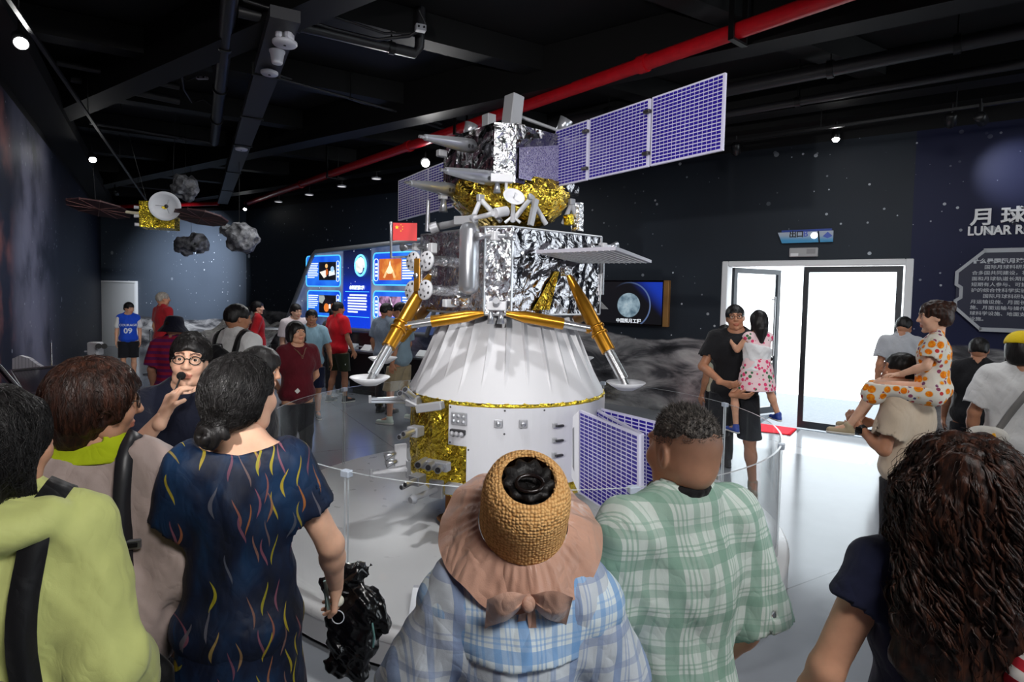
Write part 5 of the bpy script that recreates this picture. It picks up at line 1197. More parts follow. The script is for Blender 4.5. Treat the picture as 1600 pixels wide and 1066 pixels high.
def hair_field(st):
    if st is None or st == 'none': return None
    if st == 'short':
        f = cap_hair(.010, -.03, .074)
        for sg in (-1, 1): f.ell((sg*.098,.012,-.05), (.05,.062,.062), k=.012, sub=True)
        f.half((0,-.09,-.035), (0,-.35,-1), k=.02); return f.noise(.003, 60, 1, (1,1,.4)).noise(.0015, 140, 2)
    if st == 'fade':
        f = Field(); f.ell((0,-.010,.036), (.0745,.0965,.088), k=0); f.ell((0,.15,.0), (.1,.085,.075), k=.015, sub=True); f.half((0,-.02,.034), (0,-.30,-1), k=.03); return f.noise(.003, 90, 2)
    if st == 'kid': return cap_hair(.013, -.045, .058).noise(.003, 60, 1, (1,1,.4))
    if st == 'bob':
        f = cap_hair(.022, -.105, .055, ear=False); 
        for sg in (-1, 1): f.cap((sg*.072,.0,.02), (sg*.078,.012,-.075), .026, .022, k=.03)
        f.ell((0,-.06,-.05), (.08,.055,.07), k=.03); f.ell((0,.16,-.045), (.078,.10,.115), k=.012, sub=True); f.half((0,0,-.11), (0,0,-1), k=.01); return f.noise(.003, 45, 1, (1,1,.3))
    if st == 'shag':
        f = cap_hair(.026, -.115, .05, ear=False); f.ell((0,-.055,-.02), (.088,.07,.095), k=.03); f.ell((0,-.05,-.09), (.06,.05,.05), k=.03)
        for sg in (-1, 1): f.cap((sg*.07,.045,.03), (sg*.076,.035,-.02), .022, .016, k=.03); f.ell((sg*.09,.022,-.03), (.022,.022,.035), k=.008, sub=True)
        f.ell((0,.15,-.05), (.082,.10,.105), k=.012, sub=True); f.half((0,0,-.135), (0,0,-1), k=.02); return f.noise(.004, 48, 1, (1,1,.25)).noise(.002, 110, 3, (1,1,.2))
    if st == 'tied' or st == 'pony' or st == 'bun':
        f = cap_hair(.012, -.075, .078 if st == 'tied' else .066); f.noise(.0025, 70, 2, (1,.5,1))
        if st == 'pony': f.cap((0,-.105,.02), (0,-.14,-.02), .026, .03, k=.02); f.cap((0,-.14,-.02), (.0,-.135,-.17), .03, .012, k=.02)
        if st == 'tied': f.cap((0,-.09,-.04), (0,-.125,-.055), .03, .022, k=.02)
        if st == 'bun':
            f.ell((0,-.035,.01), (.08,.078,.085), k=.03); f.cap((-.045,-.06,-.04), (.0,-.1,-.075), .022, .022, k=.02); f.cap((.045,-.06,-.04), (0,-.1,-.075), .022, .022, k=.02)
            for i_ in range(30):
                a0, a1 = i_*.42, (i_+1)*.42; r0, r1 = .046-.0011*i_, .046-.0011*(i_+1); f.cap((r0*math.cos(a0), -.105-.0012*i_, -.085+r0*math.sin(a0)*.85), (r1*math.cos(a1), -.105-.0012*(i_+1), -.085+r1*math.sin(a1)*.85), .0125, k=.002)
        return f
    if st == 'topbun':
        f = cap_hair(.014, -.06, .056); f.ell((0,-.10,.075), (.042,.04,.04), k=.02); f.noise(.005, 55, 2); return f
    if st == 'long':
        f = cap_hair(.02, -.3, .055, ear=False); f.ell((0,-.07,-.08), (.085,.055,.14), k=.04); f.cap((0,-.085,-.1), (0,-.09,-.24), .07, .03, k=.03)
        for sg in (-1, 1): f.cap((sg*.07,-.01,.02), (sg*.08,.0,-.14), .026, .016, k=.03)
        f.ell((0,.16,-.05), (.08,.10,.12), k=.012, sub=True); return f.noise(.004, 40, 1, (1,1,.25))
    if st == 'curly':
        f = cap_hair(.03, -.3, .05, ear=False); f.ell((0,-.05,.0), (.12,.11,.13), k=.05); f.ell((0,-.07,-.08), (.145,.09,.15), k=.05); f.ell((0,-.09,-.24), (.175,.09,.15), k=.05); f.ell((0,-.09,-.36), (.155,.065,.09), k=.05)
        for sg in (-1, 1): f.cap((sg*.08,-.01,.0), (sg*.12,.0,-.24), .045, .035, k=.04)
        f.ell((0,.17,-.06), (.075,.10,.14), k=.012, sub=True); f.noise(.012, 24, 1, (1,1,.6)); return f.noise(.006, 52, 4)
    if st == 'lowpony':
        f = cap_hair(.004, -.085, .062); f.cap((0,-.035,-.09), (.0,-.06,-.14), .036, .038, k=.02); f.cap((0,-.06,-.14), (.02,-.10,-.255), .044, .024, k=.02); f.half((0,0,-.275), (-.3,0,-1), k=.004); return f.noise(.003, 60, 2, (1,1,.3))
    return cap_hair()
def grow(f, roots, flow, steps, step, lift=.0018, seed=0, r=.0011):
    """lay strands on the field's surface along a flow"""
    rg = np.random.default_rng(seed); p = roots.copy(); path = []
    ph = rg.uniform(0, 6, len(p))
    for i in range(steps):
        for _ in range(2):
            F = f.at(p); e = .003
            G = np.stack([f.at(p+np.eye(3)[j]*e)-F for j in range(3)], -1)/e; G /= np.maximum(np.linalg.norm(G, axis=1, keepdims=True), 1e-6); p = p-G*(F-lift)[:, None]
        path.append(p.copy()); d = flow(p)+rg.normal(0, .08, p.shape); d -= G*(d*G).sum(1, keepdims=True); d /= np.maximum(np.linalg.norm(d, axis=1, keepdims=True), 1e-6); p = p+d*step
    P_ = np.stack(path, 1); R2 = np.linspace(1, .35, steps)[None]*rg.uniform(.6, 1.3, (len(roots), 1))*r
    return tubes(P_, R2)
def sphere_pts(n, seed, zmin=-1.0):
    rg = np.random.default_rng(seed); v = rg.normal(size=(n*3, 3)); v /= np.linalg.norm(v, axis=1, keepdims=True); return v[v[:,2] > zmin][:n]
def st_shag(f):
    v = sphere_pts(1100, 5, -.1); roots = np.array((0,-.013,.031))+v*np.array((.1,.12,.11)); c = np.array((0,-.04,.12))
    def flow(p): d = p-c; d[:,2] = -np.abs(d[:,2])-.09; return d
    k = f.at(roots) < .02; return grow(f, roots[(roots[:,1] < .07)], flow, 9, .014, seed=1, r=.0013)
def st_bun(f):
    v = sphere_pts(1100, 6, -.5); roots = np.array((0,-.02,.02))+v*np.array((.09,.1,.1)); b = np.array((0,-.10,-.088))
    def flow(p): return b-p
    roots = roots[roots[:,1] < .06]; return grow(f, roots, flow, 9, .014, seed=2, r=.0011)
def st_curly(f):
    rg = np.random.default_rng(8); n = 620; v = sphere_pts(n, 9, -.35); v = v[v[:,1] < .62]; n = len(v); roots = np.array((0,-.02,.02))+v*np.array((.11,.115,.12)); K = 26
    P_ = np.zeros((n, K, 3)); ph = rg.uniform(0, 6.28, n); p = roots.copy(); rad = rg.uniform(.006, .017, n); fr = rg.uniform(3.0, 5.2, n); ln = rg.uniform(.24, .46, n)
    for i in range(K):
        t = i/(K-1); F = f.at(p); e = .004; G = np.stack([f.at(p+np.eye(3)[j]*e)-F for j in range(3)], -1)/e; G /= np.maximum(np.linalg.norm(G, axis=1, keepdims=True), 1e-6)
        p = p-G*(F-.001)[:, None]*.8; a = ph+fr*t*6.28; tn = np.cross(G, np.array((0,0,1.))); amp = rad*min(1, t*2.2)
        P_[:, i] = p+tn*(np.cos(a)*amp)[:, None]+G*(np.sin(a)*amp*.7)[:, None]
        d = np.array((0,0,-1.))+G*.15; d = d-G*(d*G).sum(1, keepdims=True)*.9; d += (p-np.array((0,-.03,.1)))*np.array((2.,2.,0))*max(0, .35-t); d /= np.maximum(np.linalg.norm(d, axis=1, keepdims=True), 1e-6); p = p+d*(ln/(K-1))[:, None]
    R2 = np.interp(np.linspace(0,1,K), [0,.2,.8,1], [.5,1,.8,.2])[None]*rg.uniform(.0022,.0055,(n,1)); A = tubes(P_, R2, 5)
    m2 = 700; w = rg.integers(0, n, m2); P2 = P_[w]+rg.normal(0, .007, (m2,1,3))+rg.normal(0, .002, (m2,K,3)); B = tubes(P2, np.full((m2,K), .0006)); return merge([A, B])
def st_long(f):
    v = sphere_pts(800, 6, -.2); roots = np.array((0,-.02,.03))+v*np.array((.1,.12,.11)); roots = roots[roots[:,1] < .06]; c = np.array((0,-.03,.12))
    def flow(p): d = (p-c)*np.array((.7,.7,0)); d[:,2] = -.12; return d
    return grow(f, roots, flow, 14, .018, seed=4, r=.0012)
def st_fade(f):
    v = sphere_pts(3600, 11, -.15); roots = np.array((0,-.010,.036))+v*np.array((.0745,.0965,.088)); roots = roots[f.at(roots) < .006]; rg = np.random.default_rng(2)
    nn = (roots-np.array((0,-.008,.03))); nn /= np.linalg.norm(nn, axis=1, keepdims=True); d = nn*.7+np.array((0,.35,.1))+rg.normal(0,.22,roots.shape); L = rg.uniform(.006,.015,len(roots))*np.clip((roots[:,2]-.04)/.06,.25,1.2)
    P_ = np.stack([roots+d*(L*t)[:, None] for t in (0,.5,1)], 1); return tubes(P_, np.array([[.0009,.0008,.0003]])*np.ones((len(roots),1)))
STRANDS = {'shag': st_shag, 'bun': st_bun, 'curly': st_curly, 'long': st_long, 'fade': st_fade, 'lowpony': st_bun, 'tied': st_bun}
def project(f, pts, off):
    p = np.array(pts, float)
    for _ in range(6):
        F = f.at(p); e = .004; G = np.stack([f.at(p+np.eye(3)[j]*e)-F for j in range(3)], -1)/e; G /= np.maximum(np.linalg.norm(G, axis=-1, keepdims=True), 1e-6); p = p-G*np.clip(F-off, -.05, .05)[..., None]
    F = f.at(p); e = .004; G = np.stack([f.at(p+np.eye(3)[j]*e)-F for j in range(3)], -1)/e; G /= np.maximum(np.linalg.norm(G, axis=-1, keepdims=True), 1e-6)
    return p, G
def smooth_pts(pts, n):
    pts = np.array(pts, float); t = np.linspace(0, len(pts)-1, n); i = np.clip(t.astype(int), 0, len(pts)-2); u = (t-i)[:, None]
    p0 = pts[np.clip(i-1,0,None)]; p1 = pts[i]; p2 = pts[i+1]; p3 = pts[np.clip(i+2,None,len(pts)-1)]
    return .5*((2*p1)+(-p0+p2)*u+(2*p0-5*p1+4*p2-p3)*u*u+(-p0+3*p1-3*p2+p3)*u**3)
def ribbon(info, name, pts, width, m_, off=.006, thick=.003, parent=None, n=28, onto=True):
    """a strap lying on the clothing"""
    s = info['s']; q = smooth_pts(pts, n)
    if onto: q, G = project(info['smooth'], q, off)
    else: G = np.tile(np.array((0,-1.,0)), (len(q),1))
    d = np.gradient(q, axis=0); w = np.cross(d, G); w /= np.maximum(np.linalg.norm(w, axis=1, keepdims=True), 1e-9); vs = []
    for i in range(len(q)): vs += [(q[i]-w[i]*width/2)*s, (q[i]+w[i]*width/2)*s, (q[i]+w[i]*width/2+G[i]*thick)*s, (q[i]-w[i]*width/2+G[i]*thick)*s]
    fs = [(4*i+j, 4*i+(j+1)%4, 4*i+4+(j+1)%4, 4*i+4+j) for i in range(len(q)-1) for j in range(4)]+[(3,2,1,0), (4*len(q)-4,4*len(q)-3,4*len(q)-2,4*len(q)-1)]
    return MB().add(vs, fs, 0, True).build(name, m_, parent or info['th'], world=False)
def garment(info, name, f, m_, vox=None):
    V, Q = f.mesh(vox or info['vc']); return np_obj(name, V*info['s'], Q, m_, info['th'])
def wpos(info, p):
    """person-local (unscaled) point to world"""
    th = info['th']; return Vector(th.location)+rotz(th.rotation_euler.z)@(Vector(p)*info['s'])
def stand(px, py, Y):
    p = P(px, py, Y); return p.x, p.y, p.z
def glasses(info, m_, r=.02):
    h = info['head']; th = info['th']; b = MB(); sz = info['hsz']
    for sg in (-1, 1):
        pts = [h((sg*.033+.0235*math.cos(a)*(1.0), .099+.002*math.cos(a), .006+.0175*math.sin(a))) for a in np.linspace(0, 2*math.pi, 17)]; b.path(pts, .0022*sz, 6, cap=False)
        b.path([h((sg*.056,.097,.012)), h((sg*.07,.06,.014)), h((sg*.079,.0,.010))], .002*sz, 6)
    b.path([h((-.011,.10,.010)), h((0,.104,.013)), h((.011,.10,.010))], .002*sz, 6); fr = b.build('glasses', m_, th, world=False)
    for sg in (-1, 1):
        c = Vector(h((sg*.033,.099,.006))); MB().lathe([(.001,0),(.022*sz,0)], c, info['HR']@np.array((0,1,0)), 16).build('lens', M_glass, fr, world=False)
# ------------------------------------------------------------------ patterned fabrics
def bands(t, v, per, lst):
    """coverage of a set of stripes (offset, width, weight) repeating every per metres"""
    f = t.math('MULTIPLY', t.math('FRACT', t.math('DIVIDE', v, per)), per); tot = None
    for o, w, k in lst:
        b = t.math('MULTIPLY', t.math('LESS_THAN', t.math('ABSOLUTE', t.math('SUBTRACT', f, o)), w/2), k); tot = b if tot is None else t.math('MAXIMUM', tot, b)
    return tot
def plaid(name, base, c1, c2, per, vx, vz, rough=.75, wob=.012):
    t = NT(name); o = t.obj(); w = t.add('ShaderNodeVectorMath', operation='ADD', i_0=o); nn = t.add('ShaderNodeTexNoise'); t.l.new(o, nn.inputs[0]); nn.inputs['Scale'].default_value = 5
    t.l.new(t.scale(nn.outputs['Color'], (wob,wob,wob)), w.inputs[1]); x, y, z = t.xyz(w.outputs[0]); xx = t.math('ADD', x, t.math('MULTIPLY', y, .45)); xx = t.math('ADD', xx, 5.0)
    a = bands(t, xx, per, vx); b = bands(t, z, per*1.1, vz); c = t.mix(t.math('MULTIPLY', a, .75), lin(base), lin(c1)); c = t.mix(t.math('MULTIPLY', b, .65), c, lin(c2)); t.base(c); t.set(rough, 0, .25)
    folds(t, o, .6); return t.m
M_bpl = plaid('blue white plaid', (214,226,232), (104,156,212), (110,160,214), .115, [(.012,.022,1),(.034,.004,.7),(.043,.004,.7),(.052,.004,.7),(.075,.013,.8),(.092,.003,.6),(.1,.003,.6)], [(.02,.024,1),(.042,.004,.7),(.052,.004,.7),(.08,.016,.8),(.1,.004,.6)])
M_bpl2 = plaid('blue grey sheer plaid', (198,206,214), (120,146,190), (136,152,186), .115, [(.012,.02,1),(.034,.004,.7),(.043,.004,.7),(.075,.013,.7)], [(.02,.02,1),(.042,.004,.7),(.08,.014,.8)])
M_gpl = plaid('green white plaid', (200,212,206), (126,164,146), (122,160,142), .125, [(.014,.026,1),(.036,.004,.8),(.046,.004,.8),(.056,.004,.8),(.085,.018,.75),(.106,.003,.6)], [(.02,.026,1),(.044,.004,.8),(.054,.004,.8),(.088,.018,.75),(.11,.004,.6)])
# navy dress with feathery strokes
t = NT('navy stroke print'); o = t.obj(); x, y, z = t.xyz(o); xa = t.math('ADD', t.math('ADD', x, t.math('MULTIPLY', y, .6)), 4.0)
bgc = t.ramp(t.noise(t.scale(o, (1,1,.5)), 9, 5), [(.35, lin((8,10,22))), (.5, lin((12,24,48))), (.65, lin((18,46,78)))])
cc = bgc
for sc, dx, dz in ((.062, 0., 0.), (.07, .37, .53), (.054, .71, .27)):
    row = t.math('FLOOR', t.math('DIVIDE', xa, sc)); wn0 = t.add('ShaderNodeTexWhiteNoise', noise_dimensions='1D'); t.l.new(t.math('ADD', row, dx*9), wn0.inputs['W'])
    zz = t.math('ADD', t.math('DIVIDE', z, .125), t.math('ADD', t.math('MULTIPLY', wn0.outputs[0], 3.0), dz)); cell = t.math('FLOOR', zz)
    wn = t.add('ShaderNodeTexWhiteNoise', noise_dimensions='2D'); t.l.new(t.comb(row, cell), wn.inputs['Vector']); sep = t.add('ShaderNodeSeparateColor'); t.l.new(wn.outputs['Color'], sep.inputs[0])
    fu = t.math('FRACT', t.math('DIVIDE', xa, sc)); fv = t.math('MULTIPLY', t.math('FRACT', zz), 1.5, clamp=True); ph = t.math('MULTIPLY', sep.outputs[0], 6.28)
    lx_ = t.math('SUBTRACT', fu, t.math('ADD', t.math('MULTIPLY_ADD', sep.outputs[1], .3, .33), t.math('MULTIPLY', t.math('SINE', t.math('ADD', t.math('MULTIPLY', fv, 3.6), ph)), .17)))
    wid = t.math('MULTIPLY', t.math('SINE', t.math('MULTIPLY', fv, 3.1416)), t.math('MULTIPLY', fv, -.062)); wid = t.math('ADD', wid, .085); wid = t.math('MULTIPLY', wid, t.math('SINE', t.math('MULTIPLY', fv, 3.1416)))
    on = t.math('MULTIPLY', t.math('LESS_THAN', t.math('ABSOLUTE', lx_), wid), t.math('LESS_THAN', sep.outputs[2], .58))
    colr = t.ramp(sep.outputs[1], [(0., lin((172,150,36))), (.28, lin((146,140,30))), (.34, lin((132,78,92))), (.62, lin((108,66,84))), (.7, lin((150,92,40))), (1., lin((72,84,100)))])
    cc = t.mix(t.math('MULTIPLY', on, .85), cc, colr)
t.base(cc); t.set(.6, 0, .3); folds(t, o, .55); M_dress = t.m
# oranges on white
t = NT('orange print'); o = t.obj(); v = t.add('ShaderNodeTexVoronoi'); t.l.new(o, v.inputs[0]); v.inputs['Scale'].default_value = 19; v.inputs['Randomness'].default_value = .6
v2 = t.add('ShaderNodeTexVoronoi'); t.l.new(t.add('ShaderNodeVectorMath', operation='ADD', i_0=o, i_1=(3.3,1.7,.4)).outputs[0], v2.inputs[0]); v2.inputs['Scale'].default_value = 32
og = t.mix(t.step(t.noise(o, 60, 3), .4, .6), lin((238,120,10)), lin((252,160,30)))
sep = t.add('ShaderNodeSeparateColor'); t.l.new(v2.outputs['Color'], sep.inputs[0])
c = t.mix(t.math('MULTIPLY', t.math('LESS_THAN', v2.outputs[0], .36), t.math('GREATER_THAN', sep.outputs[0], .35)), lin((232,226,214)), t.mix(sep.outputs[1], lin((214,60,34)), lin((70,84,130))))
c = t.mix(t.math('LESS_THAN', v.outputs[0], .47), c, lin((222,214,190))); c = t.mix(t.math('LESS_THAN', v.outputs[0], .41), c, og); t.base(c); t.set(.8, 0, .2); M_orange = t.m
t = NT('pink floral'); o = t.obj(); v = t.add('ShaderNodeTexVoronoi'); t.l.new(o, v.inputs[0]); v.inputs['Scale'].default_value = 26; sep = t.add('ShaderNodeSeparateColor'); t.l.new(v.outputs['Color'], sep.inputs[0])
t.base(t.mix(t.math('LESS_THAN', v.outputs[0], t.math('MULTIPLY_ADD', sep.outputs[0], .3, .22)), lin((236,206,210)), t.mix(t.math('GREATER_THAN', sep.outputs[1], .8), lin((222,60,110)), lin((60,110,70))))); t.set(.8); M_floral = t.m
t = NT('magenta stripes'); o = t.obj(); x, y, z = t.xyz(o); t.base(t.mix(bands(t, z, .06, [(.02,.03,1)]), lin((112,30,100)), lin((176,30,64)))); t.set(.85); M_magenta = t.m
t = NT('pink check'); o = t.obj(); x, y, z = t.xyz(o); t.base(t.mix(t.math('MULTIPLY', t.math('ADD', bands(t, t.math('ADD', x, 3.), .016, [(.006,.006,1)]), bands(t, z, .016, [(.006,.006,1)])), .45), lin((204,86,100)), lin((232,150,156)))); t.set(.85); M_pinkc = t.m
t = NT('red stripes'); o = t.obj(); x, y, z = t.xyz(o); t.base(t.mix(bands(t, t.math('ADD', z, t.math('MULTIPLY', x, .3)), .04, [(.02,.02,1)]), lin((226,222,216)), lin((190,30,48)))); t.set(.85); M_rstripe = t.m
M_lime = cloth('pale lime jacket', (200,206,128), .08, .62); M_beigej = cloth('taupe jacket', (170,152,146), .08, .6); M_limec = cloth('lime collar knit', (176,192,20), .1, .8); M_navy = cloth('navy polo', (18,22,40), .15, .85)
M_navyt = cloth('navy tee', (24,28,54), .12, .85); M_beiget = cloth('beige tee', (204,186,164), .06, .85); M_whitet = cloth('white tee', (214,214,214), .05, .85); M_greyt = cloth('light grey tee', (176,178,184), .06, .85); M_blackt = cloth('black tee', (20,20,24), .15, .85)
M_redt = cloth('red tee', (204,18,34), .08, .85); M_redd = cloth('red dress', (176,14,26), .1, .8); M_maroon = cloth('maroon tee', (88,14,28), .12, .85); M_lblue = cloth('light blue tee', (150,186,204), .06, .85); M_teal = cloth('grey teal tee', (126,146,158), .06, .85); M_gbt = cloth('grey blue tee', (122,134,150), .06, .85)
M_jersey = cloth('blue jersey', (16,70,190), .1, .7); M_khaki = cloth('khaki shorts', (148,132,104), .1, .85); M_olive = cloth('dark olive shorts', (38,44,26), .12, .85); M_dark = cloth('dark trousers', (22,22,28), .12, .85); M_navys = cloth('navy shorts', (20,26,54), .12, .85); M_charc = cloth('charcoal shirt', (66,68,70), .1, .85); M_pinkish = cloth('pale pink shorts', (214,176,176), .08, .85)
M_cream = cloth('cream tee', (206,204,180), .06, .85); M_brownt = cloth('brown shorts', (92,62,48), .1, .85)
M_shw = mat('white shoe', (206,204,196), .6); M_shb = mat('black shoe', (26,26,28), .5); M_shg = mat('grey shoe', (104,104,106), .6); M_bpk = cloth('black nylon', (14,14,17), .2, .55); M_gstrap = mat('grey webbing', (118,116,114), .7); M_bleather = mat('black strap', (34,34,38), .42)
SB = (M_shb, M_blk2)

# ------------------------------------------------------------------ near visitors, seen from behind
# 1 lime jacket, backpack
x, y, H = stand(-4, 612, 1.2)
i1 = person('woman at left edge in pale lime hooded jacket with black backpack', x, y, 18, H, 'near', 'b', 'long', 'black', head=(-34,4,0), girth=1.02, wide=.86, arms=dict(r=dict(e=(.215,-.03,1.10), w=(.2,.14,.92))), top=dict(m=M_lime, sleeve=1.92, sw=.034, ease=.035, hem=.74, neck='hood', fold=.009, name='jacket'), bottom=dict(m=cloth('brown trousers', (92,66,50)), len=.1), shoes=SB, hw=.98)
def strap_pts(sg, w=.1): return [(sg*w,.13,1.12), (sg*w,.14,1.28), (sg*w,.09,1.42), (sg*w,-.01,1.47), (sg*w*1.02,-.12,1.38), (sg*w*1.05,-.17,1.2), (sg*w*1.3,-.15,.98)]
def backpack(info, label, m_, w=.27, h=.40, d=.15, zc=1.16, yoff=-.2, strapw=.05, sx=.1):
    th = info['th']; s = info['s']; bp = thing('backpack', label, 'backpack', th.location, th.rotation_euler.z)
    fake = dict(info); fake['th'] = bp
    f = Field(); f.ell((0,yoff,zc), (w/2,d/2,h/2), k=0); f.cap((-w*.28,yoff,zc-h*.28), (w*.28,yoff,zc-h*.28), d*.5, k=.04); f.cap((-w*.26,yoff,zc+h*.22), (w*.26,yoff,zc+h*.22), d*.42, k=.04); f.noise(.004, 20, 2)
    V, Q = f.mesh(.011); np_obj('bag_body', V*s, Q, m_, bp)
    f = Field(); f.cap((-w*.22,yoff-d*.42,zc-h*.2), (w*.22,yoff-d*.42,zc-h*.2), .055, k=0); f.cap((-w*.22,yoff-d*.42,zc-h*.05), (w*.22,yoff-d*.42,zc-h*.05), .04, k=.03); V, Q = f.mesh(.011); np_obj('front_pocket', V*s, Q, m_, bp)
    for sg in (-1, 1): ribbon(fake, 'shoulder_strap', strap_pts(sg, sx), strapw, m_, .007, .008, bp)
    MB().path([Vector((x_, yoff+.03, zc+h*.42+z_))*s for x_, z_ in ((-.035,0),(-.03,.03),(.03,.03),(.035,0))], .006, 6).build('grab_handle', m_, bp, world=False)
    return bp
backpack(i1, 'black backpack worn over the pale lime jacket at left edge', M_bpk, zc=1.02, yoff=-.23)
# 2 taupe jacket, shoulder strap
x, y, H = stand(146, 569, 1.62)
i2 = person('short-haired woman in taupe jacket with lime collar and black shoulder strap', x, y, 20, H, 'near', 'b', 'shag', 'brown', head=(-74,0,0), girth=1.0, wide=.86, arms=dict(r=dict(e=(.26,-.06,1.1), w=(.26,.06,.88))), top=dict(m=M_beigej, sleeve=1.75, sw=.035, ease=.034, hem=.66, neck='wide', fold=.010, flare=.03, name='jacket'), bottom=dict(m=M_dark, len=.1, top=.9), shoes=SB)
glasses(i2, mat('thin dark metal', (60,50,46), .35, .6))
f = i2['torso'](Field(), .036, .06); f.half((0,0,1.425), (0,0,-1), k=.01); f.ell((0,.006,1.492), (.08,.078,.05), k=.006, sub=True); f.cap((-.2,0,1.38), (-.4,0,1.38), .12, k=.01, sub=True); f.cap((.2,0,1.38), (.4,0,1.38), .12, k=.01, sub=True); f.half((0,.02,1.40), (0,.5,-1), k=.01); garment(i2, 'inner_collar', f, M_limec)
sb = thing('shoulder_bag', 'black shoulder bag hanging at the hip of the taupe jacket woman', 'bag', i2['th'].location, i2['th'].rotation_euler.z)
fk = dict(i2); fk['th'] = sb
st = ribbon(fk, 'bag_strap', [(.06,.12,1.33), (.085,.06,1.45), (.09,-.03,1.47), (.10,-.13,1.36), (.13,-.17,1.2), (.14,-.17,1.03), (.14,-.17,.9)], .042, M_bleather, .006, .005, sb)
bk, G = project(i2['shirt'], np.array([(.125,-.16,1.21)]), .011); bk = Vector(bk[0])*i2['s']
MB().bbox(bk, (.05,.012,.028), None, .004).build('buckle', M_steel, st, world=False); MB().bbox(bk+Vector((0,-.004,0)), (.034,.012,.014), None, .002).build('buckle_slot', M_blk2, st, world=False)
f = Field(); f.ell((.14,-.17,.80), (.10,.05,.12), k=0); f.noise(.004, 22, 1); V, Q = f.mesh(.011); np_obj('bag_body', V*i2['s'], Q, M_bpk, sb)
ribbon(i2, 'fabric_sash', [(-.2,-.1,1.02), (-.1,-.17,1.06), (.02,-.18,1.12), (.1,-.17,1.2)], .05, cloth('sash weave', (158,146,142), .06), .004, .006)
# 3 guide with headset microphone
x, y, H = stand(292, 522, 2.45)
i3 = person('museum guide in dark navy polo and black glasses raising a hand to her mouth', x, y, 203, H, 'near', 'a', 'tied', 'black', head=(-2,4,-5), hw=.94, girth=1.02, arms=dict(r=dict(e=(.21,.22,1.22), w=(.055,.275,1.40), d=(-.35,-.25,.9), n=(-.75,-.4,-.3), curl=1.0, side=1, thumb=.9)), top=dict(m=M_navy, sleeve=.72, ease=.026, hem=.82, neck='collar', sw=.03, fold=.007), bottom=dict(m=M_dark, len=.1), shoes=SB)
glasses(i3, mat('black frame', (12,12,14), .25))
mc = wpos(i3, i3['head']((.012,.125,-.058))/i3['s']); hp_ = wpos(i3, np.array((.022,.235,1.48)))
mic = thing('microphone', 'small black foam microphone held before the guide\'s mouth', 'microphone', hp_)
MB().ball(mc, .017, 14, 10).build('foam_ball', mat('black foam', (8,8,9), .95), mic); MB().path([mc, mc.lerp(hp_, .5), hp_], .004, 8).build('stem', M_blk2, mic)
# 4 navy print dress
x, y, H = stand(376, 556, 1.64)
i4 = person('woman in navy dress with yellow and pink feather strokes, black hair in a bun', x, y, 14, H, 'near', 'a', 'bun', 'black', head=(-34,2,0), girth=.98, wide=.76, arms=dict(r=dict(e=(.265,.02,1.12), w=(.275,.15,.93), n=(-.9,.1,0), curl=.9), l=dict(e=(.225,.03,1.10), w=(.235,.12,.88), curl=.85)), top=dict(m=M_dress, sleeve=.5, ease=.026, sw=.022, hem=.30, flare=.0, neck='wide', fold=.007, name='dress_top'), bottom=dict(kind='skirt', m=M_dress, top=.96, len=.32, flare=.075, ease=.006, name='dress_skirt'), shoes=SB)
# 5 blue plaid with sun hat
x, y, H = stand(818, 722, 1.23)
i5 = person('woman in blue and white plaid blouse wearing a straw-coloured sun hat', x, y, 2, H, 'near', 'b', 'lowpony', 'black', head=(3,14,0), girth=.98, wide=.8, arms=dict(r=dict(e=(.26,.05,1.13), w=(.2,.25,1.08)), l=dict(e=(.27,.02,1.12), w=(.24,.2,1.0))), top=dict(m=M_bpl2, sleeve=.95, ease=.04, sw=.045, hem=.7, neck='wide', fold=.009, name='blouse'), bottom=dict(m=M_dark, len=.1), shoes=SB)
f = i5['torso'](Field(), .054, .06)
for sg in (-1, 1): f.cap((sg*.10,-.01,1.385), (sg*.17,-.01,1.355), .084, .082, k=.06)
f.half((0,0,1.275), (0,0,-1), k=.004); f.ell((0,-.01,1.487), (.105,.095,.055), k=.006, sub=True); f.noise(.004, 15, 4); garment(i5, 'cape_collar', f, M_bpl)
# 6 green plaid
x, y, H = stand(1066, 636, 1.42)
i6 = person('man with cropped greying hair in pale green plaid shirt with black collar', x, y, 22, H, 'near', 'b', 'fade', 'salt', head=(8,4,0), girth=1.0, wide=1.02, stub=(-.06,.115,.03), arms=dict(l=dict(e=(.23,.05,1.15), w=(.16,.3,1.15), n=(.6,.3,.5), curl=.5), r=dict(e=(.27,-.03,1.1), w=(.25,.1,.9))), top=dict(m=M_gpl, sleeve=.95, ease=.03, sw=.034, hem=.7, neck='tight', fold=.009), bottom=dict(m=M_dark, len=.1), shoes=SB)
f = Field()
for k in range(20):
    a0, a1 = 2*math.pi*k/20, 2*math.pi*(k+1)/20
    def cp(a): return (.064*math.sin(a), .002-.068*math.cos(a), 1.484+.014*math.cos(a))
    f.cap(cp(a0), cp(a1), .018, k=.004)
garment(i6, 'black_collar', f, cloth('black rib collar', (16,16,18), .1), .005)
# 7 navy tee, long curls
x, y, H = stand(1502, 694, 1.24)
i7 = person('woman with long dark brown curls and navy tee, nearest at right', x, y, -18, H, 'near', 'b', 'curly', 'curl', head=(6,0,0), girth=1.06, wide=1.0, arms=dict(l=dict(e=(.285,-.05,1.13), w=(.36,-.02,.90)), r=dict(e=(.27,-.03,1.1), w=(.27,.1,.9))), top=dict(m=M_navyt, sleeve=.30, ease=.02, sw=.014, hem=.80, neck='wide', fold=.006), bottom=dict(m=M_dark, len=.1), shoes=SB)

